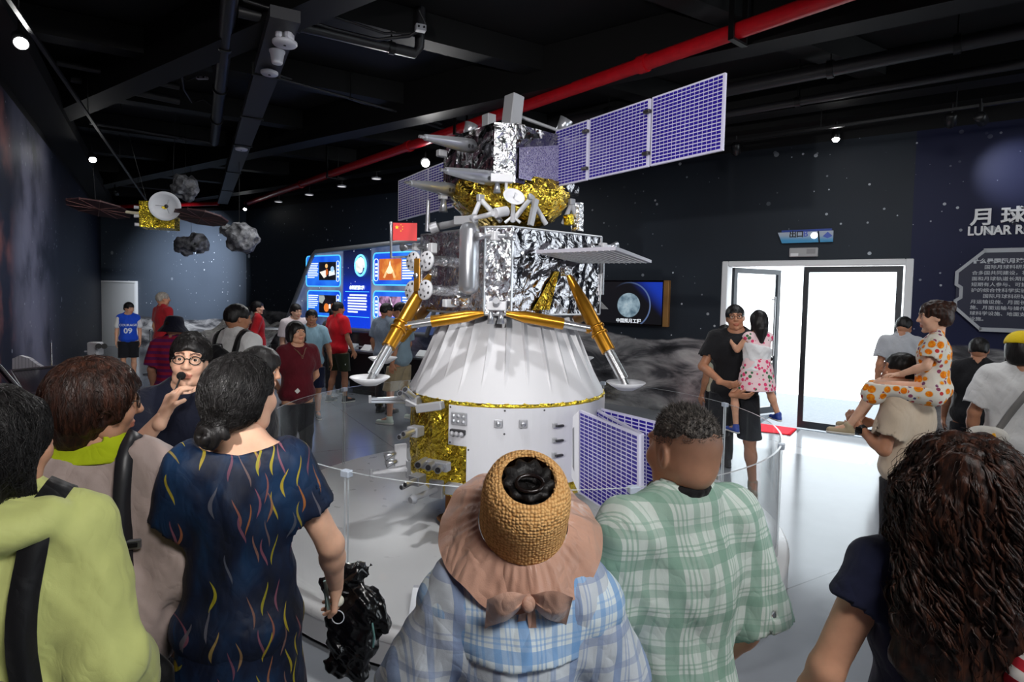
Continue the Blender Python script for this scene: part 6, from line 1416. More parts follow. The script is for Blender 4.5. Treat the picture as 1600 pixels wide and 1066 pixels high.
# ------------------------------------------------------------------ visitors around the ring
# 8 beige tee carrying the toddler
x, y, H = stand(1404, 546, 3.5); x += .08
i8 = person('man in beige tee with black watch carrying a toddler on his shoulder', x, y, 34, H, 'mid', 'c', 'short', 'black', head=(26,12,0), girth=1.08, wide=1.04, lean=.1, arms=dict(l=dict(e=(.26,.03,1.07), w=(.19,.21,1.17), d=(.1,.6,.7), n=(.9,.2,.2), curl=.9), r=dict(e=(.19,.1,1.14), w=(.1,.26,1.16))), top=dict(m=M_beiget, sleeve=.66, ease=.03, sw=.032, hem=.80, fold=.007), bottom=dict(m=M_dark, len=.1), shoes=SB)
wp_ = np.array(i8['W']['l']); wd = wp_-np.array(i8['E']['l']); wd /= np.linalg.norm(wd)
wt = MB().lathe([(.026,-.011),(.033,-.011),(.033,.011),(.026,.011)], wp_-wd*.02, wd, 18).build('watch_strap', M_blk2, i8['th'], world=False); MB().bbox(Vector(wp_-wd*.02)+Vector((-.034,0,.0)), (.014,.04,.04), None, .006).build('watch_case', mat('watch black', (16,16,18), .2), wt, world=False)
# 9 toddler
q = P(1464, 467, 3.36)
i9 = person('toddler with tousled hair in orange-print outfit riding on a man\'s shoulder', q.x, q.y, 56, 1.0, 'mid', 'a', 'topbun', 'brown', head=(12,-4,0), hs=1.32, z0=q.z-1.06, girth=1.14, arms=dict(l=dict(e=(.24,.06,1.16), w=(.2,.27,1.06), d=(-.2,1,-.1), n=(0,0,-1), curl=.5), r=dict(e=(.22,.06,1.16), w=(.15,.27,1.06))), legs=dict(l=dict(k=(.15,.43,.93), a=(.15,.68,.48)), r=dict(k=(.1,.42,.93), a=(.08,.62,.5))), top=dict(m=M_orange, sleeve=.6, ease=.028, sw=.03, hem=.86, neck='crew', fold=.006), bottom=dict(m=M_orange, len=.6, ease=.035, top=.95, cut=True), shoes=(mat('sandal tan', (176,160,130), .6), M_sole))
# 10 pale tee by the doors
x, y, H = stand(1410, 494, 7.0)
person('man in pale grey tee walking out near the closed glass door', x, y, -26, H, 'mid', 'c', 'short', 'black', head=(-28,-22,0), top=dict(m=M_greyt, sleeve=.6, ease=.028, sw=.03, hem=.80), bottom=dict(m=cloth('grey shorts', (92,92,98)), len=.5), shoes=(M_shb, M_sole))
# 11 black tee
x, y, H = stand(1530, 528, 5.3)
person('dark-haired visitor in black top between toddler and grey sling bag', x, y, -34, H, 'mid', 'c', 'short', 'black', head=(-10,-10,0), girth=1.1, top=dict(m=M_blackt, sleeve=.7, ease=.03, hem=.78), bottom=dict(m=M_dark, len=.1), shoes=SB)
# 12 white tee with sling bag, yellow cap
x, y, H = stand(1597, 524, 4.1)
i12 = person('person in white tee, pink checked trousers and yellow cap at right edge', x, y, -37, H, 'mid', 'c', 'bob', 'black', head=(-14,-8,0), girth=1.16, top=dict(m=M_whitet, sleeve=.7, ease=.034, sw=.035, hem=.78, fold=.008), bottom=dict(m=M_pinkc, len=.1, ease=.03), shoes=SB)
h_ = i12['head']; f = Field(); f.ell((0,-.01,.055), (.108,.128,.10), k=0); f.half((0,0,.05), (0,0,-1)); f.ell((0,.13,.052), (.07,.08,.008), k=.01); V, Q = f.mesh(.008); V = np.array([h_(v) for v in V]); np_obj('yellow_cap', V, Q, cloth('yellow cap cloth', (226,196,24), .08), i12['th'])
sl = thing('sling_bag', 'pale grey sling bag with yellow zip on the white tee', 'bag', i12['th'].location, i12['th'].rotation_euler.z); fk = dict(i12); fk['th'] = sl
ribbon(fk, 'bag_strap', [(.12,.1,1.40), (.1,0,1.47), (.07,-.13,1.38), (-.02,-.19,1.2), (-.13,-.18,1.02)], .042, M_gstrap, .006, .005, sl)
f = Field(); f.ell((-.17,-.2,.96), (.11,.05,.085), k=0); f.cap((-.24,-.19,.97), (-.1,-.2,.98), .05, k=.03); f.noise(.004, 26, 1); V, Q = f.mesh(.01); np_obj('bag_body', V*i12['s'], Q, cloth('pale grey nylon', (196,192,184), .08), sl)
f = Field(); f.cap((-.135,-.262,1.0), (-.13,-.262,.91), .012, k=0); V, Q = f.mesh(.008); np_obj('yellow_zip', V*i12['s'], Q, mat('yellow tape', (222,160,20), .6), sl)
# 13 man at the doorway with a girl in his arms
x, y, H = stand(1152, 477, 5.63)
i13 = person('man in black tee, black shorts and glasses holding a girl by the door', x, y, 156, H, 'mid', 'c', 'short', 'black', head=(6,4,6), girth=1.12, wide=1.04, arms=dict(r=dict(e=(.29,.07,1.13), w=(.08,.33,1.03), d=(-1,.2,-.1), n=(0,-.6,.6), curl=.6), l=dict(e=(.28,.07,1.12), w=(.03,.33,.93), d=(-1,.15,0), n=(0,-.6,.6), curl=.6)), top=dict(m=M_blackt, sleeve=.62, ease=.03, sw=.032, hem=.84), bottom=dict(m=cloth('black shorts', (24,25,30)), len=.50, ease=.03), shoes=(mat('beige shoe', (150,136,116), .6), M_sole), legs=dict(r=dict(k=(.13,.02,.49), a=(.15,-.02,.085)), l=dict(k=(.15,.03,.49), a=(.19,.0,.085))))
glasses(i13, mat('black frame', (12,12,14), .25))
q = P(1186, 485, 5.36)
i14 = person('girl in pink floral dress with white jacket carried in a man\'s arms', q.x, q.y, 14, 1.13, 'mid', 'b', 'long', 'black', head=(-16,-6,0), hs=1.16, z0=q.z-1.165, girth=1.05, arms=dict(r=dict(e=(.25,.1,1.2), w=(.18,.3,1.3)), l=dict(e=(.26,.1,1.2), w=(.2,.3,1.28))), legs=dict(l=dict(k=(.25,.12,.60), a=(.26,.04,.14)), r=dict(k=(.25,.06,.66), a=(.36,-.02,.30))), top=dict(m=M_floral, sleeve=.12, ease=.02, hem=.92, neck='wide', name='dress_top'), bottom=dict(kind='skirt', m=M_floral, top=1.1, len=.66, flare=.09, ease=.02, name='dress_skirt', cut=True), shoes=(mat('blue sandal', (40,70,160), .5), M_sole))
f = i14['torso'](Field(), .05, .06); f.half((0,0,1.27), (.25,0,1)); f.half((0,0,.98), (.3,0,-1)); f.noise(.012, 18, 2); garment(i14, 'white_jacket', f, cloth('white denim', (226,226,228), .05))
# 15 behind them
x, y, H = stand(1131, 508, 6.4)
person('person in cream top and cap half hidden behind the man at the door', x, y, 10, H, 'far', 'c', 'short', 'black', head=(-50,-6,0), top=dict(m=M_cream, sleeve=.7, ease=.03, hem=.86), bottom=dict(m=M_dark, len=.1), shoes=SB)
# 16 boy in the blue jersey
x, y, H = stand(200, 474, 11.6)
i16 = person('boy in blue sleeveless jersey numbered 09 by the white door', x, y, 210, H, 'mid', 'b', 'kid', 'black', head=(36,-8,0), hs=1.08, top=dict(m=M_jersey, sleeve=.14, ease=.03, hem=.80, neck='v', name='jersey'), bottom=dict(m=M_dark, len=.5, ease=.03), shoes=(M_shb, M_sole))
def flat_text(info, body, size, z, m_, x0=0.0, name='jersey_print'):
    me = text_mesh(body, size, size*.03, .0, 'CENTER'); 
    co = np.array([v.co[:] for v in me.vertices]); pts = np.stack([-co[:,0]+x0, np.full(len(co), .2), co[:,1]+z], 1)
    # slide each point back along y onto the shirt front
    lo = np.full(len(pts), .02); hi = np.full(len(pts), .4)
    for _ in range(22):
        mid = (lo+hi)/2; pts[:,1] = mid; ins = info['shirt'].at(pts) < .004; lo = np.where(ins, mid, lo); hi = np.where(ins, hi, mid)
    for v, p in zip(me.vertices, pts): v.co = Vector(p*info['s'])
    me.flip_normals(); me.materials.clear(); me.materials.append(m_); o = bpy.data.objects.new(name, me); COL.objects.link(o); o.parent = info['th']; return o
M_jprint = mat('jersey print', (214,220,228), .7)
flat_text(i16, 'COURAGE', .07, 1.20, M_jprint); flat_text(i16, '09', .16, 1.045, M_jprint)
f = Field()
for k, sg in (('r',1),('l',-1)): f.cap(np.array((sg*.16,0,1.38)), (sg*.21,-.02,1.2), .066, .062, k=.02)
garment(i16, 'white_sleeves', f, M_whitet)
# 17 red shirt, grey hair
x, y, H = stand(255, 457, 10.4)
person('grey-haired person in dark red shirt behind the bucket hat', x, y, -30, H, 'far', 'c', 'short', 'grey', head=(-20,0,0), top=dict(m=cloth('dark red shirt', (150,20,30)), sleeve=.6, ease=.03, hem=.8), bottom=dict(m=M_dark, len=.1), shoes=SB)
# 18 bucket hat
x, y, H = stand(271, 496, 6.0)
i18 = person('person in navy bucket hat and magenta striped top beside the guide', x, y, 4, H, 'mid', 'b', 'short', 'black', head=(-18,-6,0), girth=1.08, top=dict(m=M_magenta, sleeve=.75, ease=.034, sw=.036, hem=.80), bottom=dict(m=M_dark, len=.1), shoes=(M_shw, M_sole))
h_ = i18['head']; prof = [(.001,.138),(.05,.137),(.085,.122),(.1,.07),(.106,.03),(.135,-.005),(.165,-.045),(.168,-.05),(.132,-.012),(.1,.02)]
b = MB(); b.lathe(prof, (0,-.01,0), (0,0,1), 28); b.v = [tuple(h_(v)) for v in b.v]; b.build('bucket_hat', cloth('navy hat cloth', (18,20,40), .15), i18['th'], world=False)
# 19 white shirt with backpack
x, y, H = stand(369, 476, 5.0)
i19 = person('person in white shirt wearing a black backpack, behind the guide', x, y, -20, H, 'mid', 'c', 'short', 'black', head=(-30,-6,0), girth=1.05, top=dict(m=M_whitet, sleeve=1.5, ease=.034, sw=.034, hem=.80, neck='collar'), bottom=dict(m=M_dark, len=.1), shoes=SB)
backpack(i19, 'black backpack on the back of the white shirt', M_bpk, zc=1.18, yoff=-.21, sx=.12)
# 20 red dress
x, y, H = stand(403, 471, 10.2)
i20 = person('woman with dark ponytail in long red dress, hands behind her back', x, y, -62, H, 'mid', 'a', 'pony', 'black', head=(-14,0,0), girth=.95, arms=dict(r=dict(e=(.24,-.1,1.12), w=(.07,-.19,1.0), d=(-1,-.2,-.2), curl=.7), l=dict(e=(.24,-.1,1.12), w=(.07,-.19,1.0), d=(1,-.2,-.2), curl=.7)), top=dict(m=M_redd, sleeve=1.1, ease=.02, sw=.024, hem=.85, neck='crew', name='dress_top'), bottom=dict(kind='skirt', m=M_redd, top=1.06, len=.3, flare=.05, ease=.02, name='dress_skirt'), shoes=SB)
# 21 dark-haired child beyond the dress
x, y, H = stand(402, 551, 3.2)
person('child with dark hair seen in profile beyond the navy dress', x, y, -70, H, 'mid', 'b', 'bob', 'black', head=(-14,-10,0), hs=1.1, top=dict(m=M_dark, sleeve=.6, ease=.02, hem=.8), bottom=dict(m=M_navys, len=.1), shoes=SB)
# 22 girl in white tee
x, y, H = stand(461, 476, 9.4)
i22 = person('girl in white printed tee and pale shorts by the blue display', x, y, 218, H, 'mid', 'a', 'tied', 'black', head=(16,-10,0), hs=1.04, girth=.95, top=dict(m=cloth('pinkish white tee', (226,214,216), .04), sleeve=.7, ease=.034, sw=.036, hem=.76), bottom=dict(m=M_pinkish, len=.5, ease=.03), shoes=(M_shw, M_sole))
# 23 maroon
x, y, H = stand(465, 506, 5.8)
i23 = person('woman with black bob in maroon tee, hands behind her back, looking up', x, y, 222, H, 'mid', 'b', 'bob', 'black', head=(8,10,0), hs=1.06, girth=1.12, arms=dict(r=dict(e=(.28,-.08,1.1), w=(.10,-.2,.92), d=(-1,-.2,-.1), curl=.7), l=dict(e=(.27,-.1,1.1), w=(.10,-.2,.92), d=(1,-.2,-.1), curl=.7)), top=dict(m=M_maroon, sleeve=.58, ease=.028, sw=.026, hem=.76, neck='v'), bottom=dict(m=M_dark, len=.1), shoes=SB)
nk = [(.062*a, .11, 1.46-.15*(1-abs(a))) for a in np.linspace(-1,1,26)]
b = MB(); s_ = i23['s']
q_, G = project(i23['shirt'], np.array(nk), .006)
for p in q_: b.ball(Vector(p)*s_, .006, 6, 4)
nk_o = b.build('bead_necklace', mat('beads brown', (120,86,70), .35), i23['th'], world=False); nk_o['kind'] = 'stuff'
pk, G = project(i23['shirt'], np.array([(.06,.18,.98)]), .004); MB().bbox(Vector(pk[0])*s_, (.04,.006,.045), Matrix.Rotation(.7, 3, 'Y'), .002).build('chest_badge', mat('badge white', (214,214,210), .5), i23['th'], world=False)
# 24 boy light blue
x, y, H = stand(487, 486, 8.4)
person('smiling boy in light blue tee and navy shorts behind the maroon tee', x, y, 202, H, 'mid', 'c', 'kid', 'black', head=(-4,0,0), hs=1.08, arms=dict(l=dict(e=(.27,.02,1.12), w=(.30,.1,.92))), top=dict(m=M_lblue, sleeve=.66, ease=.03, sw=.03, hem=.76), bottom=dict(m=M_navys, len=.5, ease=.03), shoes=(M_shg, M_sole))
# 25 dark figure behind the red tee
x, y, H = stand(522, 483, 10.6)
person('person in charcoal shirt and black trousers hidden behind the red tee', x, y, -6, H, 'far', 'c', 'short', 'black', girth=1.15, top=dict(m=M_charc, sleeve=.7, ease=.03, hem=.78), bottom=dict(m=M_dark, len=.1), shoes=SB)
# 26 red tee
x, y, H = stand(529, 472, 9.7)
i26 = person('man in bright red tee and dark olive shorts facing the display', x, y, -34, H, 'mid', 'c', 'short', 'black', head=(-24,0,0), girth=1.05, arms=dict(r=dict(e=(.25,.0,1.1), w=(.25,.12,.88))), legs=dict(r=dict(k=(.12,.04,.49), a=(.13,.04,.085)), l=dict(k=(.11,.0,.49), a=(.12,-.1,.085))), top=dict(m=M_redt, sleeve=.66, ease=.03, sw=.03, hem=.78), bottom=dict(m=M_olive, len=.54, ease=.03), shoes=(M_shb, M_sole))
for k in range(3): MB().box(Vector((.205, -.02+.022*k, .66))*i26['s'], (.004,.012,.02+.014*k), Matrix.Rotation(.3, 3, 'X')).build('shorts_mark', mat('mark white', (220,220,216), .6), i26['th'], world=False)
# 27, 28 two men behind the left landing leg
x, y, H = stand(603, 474, 8.9)
person('man in grey blue tee behind the left landing leg, head turned right', x, y, -30, H, 'far', 'c', 'short', 'black', head=(-30,-8,0), girth=1.08, top=dict(m=M_gbt, sleeve=.7, ease=.034, sw=.034, hem=.78), bottom=dict(m=M_dark, len=.1), shoes=SB)
x, y, H = stand(626, 473, 8.2)
person('man in grey teal tee and khaki shorts walking left behind the landing leg', x, y, 74, H, 'mid', 'c', 'short', 'black', head=(10,-6,0), girth=1.05, arms=dict(l=dict(e=(.24,-.04,1.1), w=(.24,.0,.87))), legs=dict(l=dict(k=(.1,.09,.49), a=(.1,.1,.085)), r=dict(k=(.1,.0,.49), a=(.1,-.22,.14))), top=dict(m=M_teal, sleeve=.7, ease=.034, sw=.036, hem=.76), bottom=dict(m=M_khaki, len=.48, ease=.034), shoes=(mat('pale mint shoe', (196,208,196), .6), M_sole))
# ------------------------------------------------------------------ things worn and held near the camera
# sun hat of the blue plaid woman, in head coordinates (tilted back)
h_ = i5['head']; th5 = i5['th']
HA = Matrix.Rotation(R_(20), 3, 'X')
def hatp(x_, y_, z_): return tuple(h_(HA @ Vector((x_, y_, z_))+Vector((0,-.012,.028))))
t = NT('straw crochet'); o = t.obj(); v = t.add('ShaderNodeTexVoronoi', feature='F1'); t.l.new(o, v.inputs[0]); v.inputs['Scale'].default_value = 150; v.inputs['Randomness'].default_value = .45
t.base(t.mix(t.step(v.outputs[0], .35, .75), lin((238,188,124)), lin((196,140,80)))); t.set(.85, 0, .2); t.bump(t.math('SUBTRACT', 1.0, v.outputs[0]), .9, .006); M_crochet = t.m
M_satin = cloth('rose taupe satin', (196,154,134), .1, .27, weave=False); t_ = M_satin
def crown(u, v):
    a = 2*math.pi*u; prof = [(.113,-.045),(.112,-.01),(.112,.03),(.109,.06),(.100,.085),(.085,.103),(.068,.110),(.064,.104)]
    x_ = v*(len(prof)-1); i = min(int(x_), len(prof)-2); f = x_-i; r = prof[i][0]*(1-f)+prof[i+1][0]*f; z = prof[i][1]*(1-f)+prof[i+1][1]*f
    k = 1+.002*math.sin(58*a); return hatp(r*k*.93*math.sin(a), r*k*1.04*-math.cos(a), z)
hat = MB().grid(crown, 96, 28).build('hat_crown', M_crochet, th5, world=False)
brng = random.Random(5)
def brim(u, v):
    a = 2*math.pi*u; ruf = .5+.5*math.sin(11*a+1.3*math.sin(3*a)); bk = .5+.5*math.cos(a); r = .110+(.112-.03*bk)*v; dz = -.045-(.085-.02*bk)*v**1.2 + (.013*math.sin(5*a+.6+.6*math.sin(2*a))+.006*math.sin(13*a+math.sin(3*a)))*v**.7 + .003*math.sin(41*a+2*math.sin(5*a))*(1-v)**2*v*5
    return hatp(r*math.sin(a)*.98, -r*math.cos(a)*1.0, dz)
MB().grid(brim, 220, 16).build('hat_brim', M_satin, th5, world=False)
# bow with two tails on the back of the brim
def bow(sg):
    def fn(u, v):
        w = .014+.052*math.sin(min(1, u*1.15)*math.pi*.62); y_ = -.160-.018*u-.022*math.sin(math.pi*v)*math.sin(math.pi*min(1,u*1.05)); return hatp(sg*(.004+.088*u), y_-.018, -.075-.028*u+(v-.5)*2*w+.007*math.sin(5*v*math.pi)*(1-u))
    return fn
for sg in (-1, 1): MB().grid(bow(sg), 18, 18).build('bow_loop', M_satin, th5, world=False)
MB().ball(hatp(0,-.186,-.078), (.014,.012,.018), 12, 8).build('bow_knot', M_satin, th5, world=False)
for sg, L in ((-1,.16),(1,.12)):
    b = MB(); b.grid(lambda u, v, sg=sg, L=L: hatp(sg*(.004+.018*v)+(u-.5)*.018, -.186-.03*v+.006*math.sin(6*v), -.085-L*v), 3, 14); b.build('bow_tail', M_satin, th5, world=False)
# dark hair seen through the open crown, held by a claw clip
f = Field(); f.ell((0,0,.06), (.066,.07,.036), k=0); f.noise(.004, 60, 2)
for k in range(9):
    a = k*.7; f.cap((.035*math.cos(a), .035*math.sin(a), .092), (.05*math.cos(a+.5), .05*math.sin(a+.5), .10), .016, .012, k=.004)
V, Q = f.mesh(.006); V = np.array([hatp(*p) for p in V]); np_obj('hair_under_hat', V, Q, mat_hair('black hair', (16,14,14)), th5)
MB().path([hatp(.03*math.cos(a), -.02+.022*math.sin(a), .117) for a in np.linspace(0, 6.28, 18)], .004, 6).build('hair_clip', mat('dark clip', (26,18,16), .2), th5, world=False)
# phone in front of the green plaid man
pq = wpos(i6, (-.06,.38,1.21))
ph = thing('phone', 'black phone held up between the blue plaid and green plaid shirts', 'phone', pq)
pr_ = rotz(R_(20)) @ Matrix.Rotation(R_(-25), 3, 'X') @ Matrix.Rotation(R_(-35), 3, 'Y')
MB().bbox(pq, (.08,.010,.165), pr_, .004).build('phone_body', mat('phone black', (10,10,12), .25), ph); MB().bbox(pq+pr_@Vector((.02,-.006,.06)), (.03,.004,.03), pr_, .002).build('camera_bump', mat('phone camera', (30,30,34), .2), ph)
# bag and fan in the right hand of the navy dress woman
hw4 = wpos(i4, np.array(i4['W']['r'])/i4['s']); dn4 = (Vector(np.array(i4['W']['r'])-np.array(i4['E']['r']))).normalized()
hc4 = hw4+rotz(i4['th'].rotation_euler.z)@(dn4*.09)
bg = thing('black_bag', 'crumpled glossy black bag hanging from the hand of the navy dress woman', 'bag', hc4+Vector((.02,.02,-.3)))
f = Field(); c = np.array(hc4); f.ell(c+(.035,.06,-.16), (.085,.055,.13), k=0); f.ell(c+(.05,.06,-.07), (.095,.05,.08), k=.03); f.cap(c+(-.04,.06,.02), c+(.05,.07,.06), .03, .034, k=.03); f.cap(c+(.08,.06,-.03), c+(.145,.06,-.12), .034, .024, k=.03); f.cap(c+(-.01,.06,-.25), c+(.06,.06,-.28), .04, .034, k=.03)
f.noise(.011, 32, 3, (1,1,.7)); f.noise(.006, 70, 5); V, Q = f.mesh(.0065); M_pat = mat('glossy black vinyl', (10,10,12), .22, bump=.3, bscale=40); np_obj('bag_body', V-np.array(bg.location), Q, M_pat, bg)
for z_, x_ in ((.02,-.05),(-.09,.11)): MB().path([hc4+Vector((x_,.02,z_)), hc4+Vector((x_+.01,.01,z_-.04)), hc4+Vector((x_+.005,.015,z_-.08))], .004, 6).build('teal_lining', mat('pale teal lining', (120,170,166), .6), bg)
MB().path([hc4+Vector((-.03,.03,-.03)), hc4+Vector((-.01,.0,.02)), hc4+Vector((.03,.02,.01))], .006, 8).build('bag_handle', M_pat, bg)
fn_ = thing('hand_fan', 'small handheld item with round cream cap and looped cord, in her right hand', 'handheld fan', hc4)
MB().lathe([(.001,.012),(.014,.010),(.019,.0),(.014,-.010),(.001,-.012)], hc4+Vector((.012,-.035,.012)), (.2,-1,.3), 18).build('round_cap', mat('cream plastic', (226,222,206), .35), fn_)
MB().tube(hc4+Vector((-.02,-.03,-.02)), hc4+Vector((-.035,-.02,.07)), .006).build('stick', mat('pale mint plastic', (176,206,200), .4), fn_)
MB().path([hc4+Vector((.012+.02*math.sin(a), -.035, -.02-.022*(1-math.cos(a)))) for a in np.linspace(0, 6.1, 16)], .0018, 5).build('cord_loop', M_wpl, fn_)
# bracelet on the left wrist
wl = np.array(i4['W']['l']); wd = wl-np.array(i4['E']['l']); wd /= np.linalg.norm(wd)
MB().lathe([(.028,-.008),(.033,-.006),(.033,.006),(.028,.008)], wl-wd*.025, wd, 22).build('bracelet', mat('brass bracelet', (176,130,62), .3, .8), i4['th'], world=False)
# striped bag on a cord over the curly-haired woman's shoulder; white plastic bag in her hand
q = P(1612, 1058, 1.07); stb = thing('striped_bag', 'red and white striped pouch at the bottom right corner', 'bag', q); f = Field(); c = np.array(q); f.ell(c, (.034,.05,.055), k=0); f.cap(c+(0,0,-.02), c+(.03,.01,-.05), .035, .03, k=.03); f.noise(.005, 30, 1); V, Q = f.mesh(.007); np_obj('pouch', V-c, Q, M_rstripe, stb)
sh_ = [wpos(i7, p) for p in ((.12,-.13,1.30), (.12,-.02,1.465), (.12,.1,1.35))]
MB().path([q+Vector((0,0,.04)), q.lerp(sh_[0], .5)+Vector((0,-.02,0)), sh_[0], sh_[1], sh_[2]], .006, 6).build('shoulder_cord', M_wpl, stb)
hl = wpos(i7, np.array(i7['W']['l'])/i7['s']); dl = Vector(np.array(i7['W']['l'])-np.array(i7['E']['l'])).normalized(); hl = hl+rotz(i7['th'].rotation_euler.z)@(dl*.09)
q = hl+Vector((.03,.03,-.11)); plb = thing('plastic_bag', 'crumpled white plastic bag in the hand of the curly-haired woman', 'plastic bag', q); f = Field(); c = np.array(q); f.ell(c, (.06,.05,.08), k=0); f.noise(.012, 34, 2); f.noise(.006, 80, 3); V, Q = f.mesh(.006); M_pl = mat('translucent white plastic', (226,228,230), .3); np_obj('bag_body', V-c, Q, M_pl, plb)
MB().path([q+Vector((-.03,0,.06)), hl+Vector((-.012,0,-.01)), hl+Vector((0,0,.008)), hl+Vector((.012,0,-.01)), q+Vector((.03,0,.06))], .007, 6).build('bag_handle', M_pl, plb)
# ------------------------------------------------------------------ backlit display behind the lander
a_, b_ = P(500, 450, 12.6), P(655, 450, 10.6); DP = Plane((a_.x, a_.y), (b_.x, b_.y))
def dh(px, py): return DP.hit(px, py)
corners = [dh(447,508), dh(491,394), dh(716,369), dh(668,524)]
ds = thing('display_wall', 'large backlit blue display board with slanted grey frame and four photo cards', 'display', DP.w(corners[0][0]+1, 0, -.1))
t = NT('backlit display print'); o = t.obj(); x, y, z = t.xyz(o); al = t.add('ShaderNodeVectorMath', operation='DOT_PRODUCT', i_0=o, i_1=tuple(DP.d)).outputs['Value']
u0 = dh(536,440)[0]-(corners[0][0]+1); u1 = dh(580,440)[0]-(corners[0][0]+1)
mid = t.math('MULTIPLY', t.step(al, u0-.03, u0+.03), t.math('SUBTRACT', 1.0, t.step(al, u1-.03, u1+.03)))
base = t.mix(t.step(t.noise(o, 1.1, 5), .35, .7), lin((52,66,104)), lin((134,146,166)))
grad = t.ramp(t.step(z, 1.1, 2.7), [(0., lin((10,60,220))), (.45, lin((8,46,196))), (.75, lin((12,34,110))), (1., lin((10,18,52)))])
e = t.mix(mid, base, grad)
v = t.add('ShaderNodeTexVoronoi'); t.l.new(o, v.inputs[0]); v.inputs['Scale'].default_value = 7; e = t.mix(t.math('LESS_THAN', v.outputs[0], .07), e, lin((220,230,255)))
t.base((.02,.02,.03)); t.set(.25, Emission_Color=e, Emission_Strength=.85); M_dsp = t.m
back = MB().prism(corners, .12, DP.w(0, 0, -.12), DP.d, (0,0,1)).build('light_box', M_dsp, ds)
M_fr = mat('grey display frame', (126,128,132), .4, .3)
pts = [DP.w(*corners[0], .02), DP.w(*corners[1], .02)+DP.d*-.05+Vector((0,0,-.12)), DP.w(*corners[1], .02)+DP.d*.1, DP.w(*corners[2], .02), DP.w(*corners[3], .02), DP.w(*corners[0], .02)]
MB().path(pts, .05, 8).build('frame_tube', M_fr, ds)
MB().box(DP.w((corners[0][0]+corners[3][0])/2, .55, -.25), (2.0, .3, 1.1), DP.rot()).build('support_wall', M_blk2, ds)
M_card = NT('card glow'); tt = M_card; tt.base((.02,.03,.06)); oo = tt.obj(); tt.set(.3, Emission_Color=tt.mix(tt.step(tt.noise(oo, 1.6, 3), .3, .7), lin((14,66,214)), lin((40,120,236))), Emission_Strength=.9); M_card = tt.m
M_cy = mat('cyan outline glow', (60,160,250), .4, emit=lin((80,190,255)), estr=1.0); M_wg = mat('white text glow', (230,236,250), .4, emit=lin((210,225,250)), estr=1.0)
def rrect(x0, x1, z0, z1, r, n=5):
    out = []
    for cx, cz, a0 in ((x1-r, z1-r, 0), (x0+r, z1-r, 90), (x0+r, z0+r, 180), (x1-r, z0+r, 270)): out += [(cx+r*math.cos(R_(a0+90*k/n)), cz+r*math.sin(R_(a0+90*k/n))) for k in range(n+1)]
    return out
def mono(name, col, e=.9): return mat(name, col, .4, emit=lin(col), estr=e)
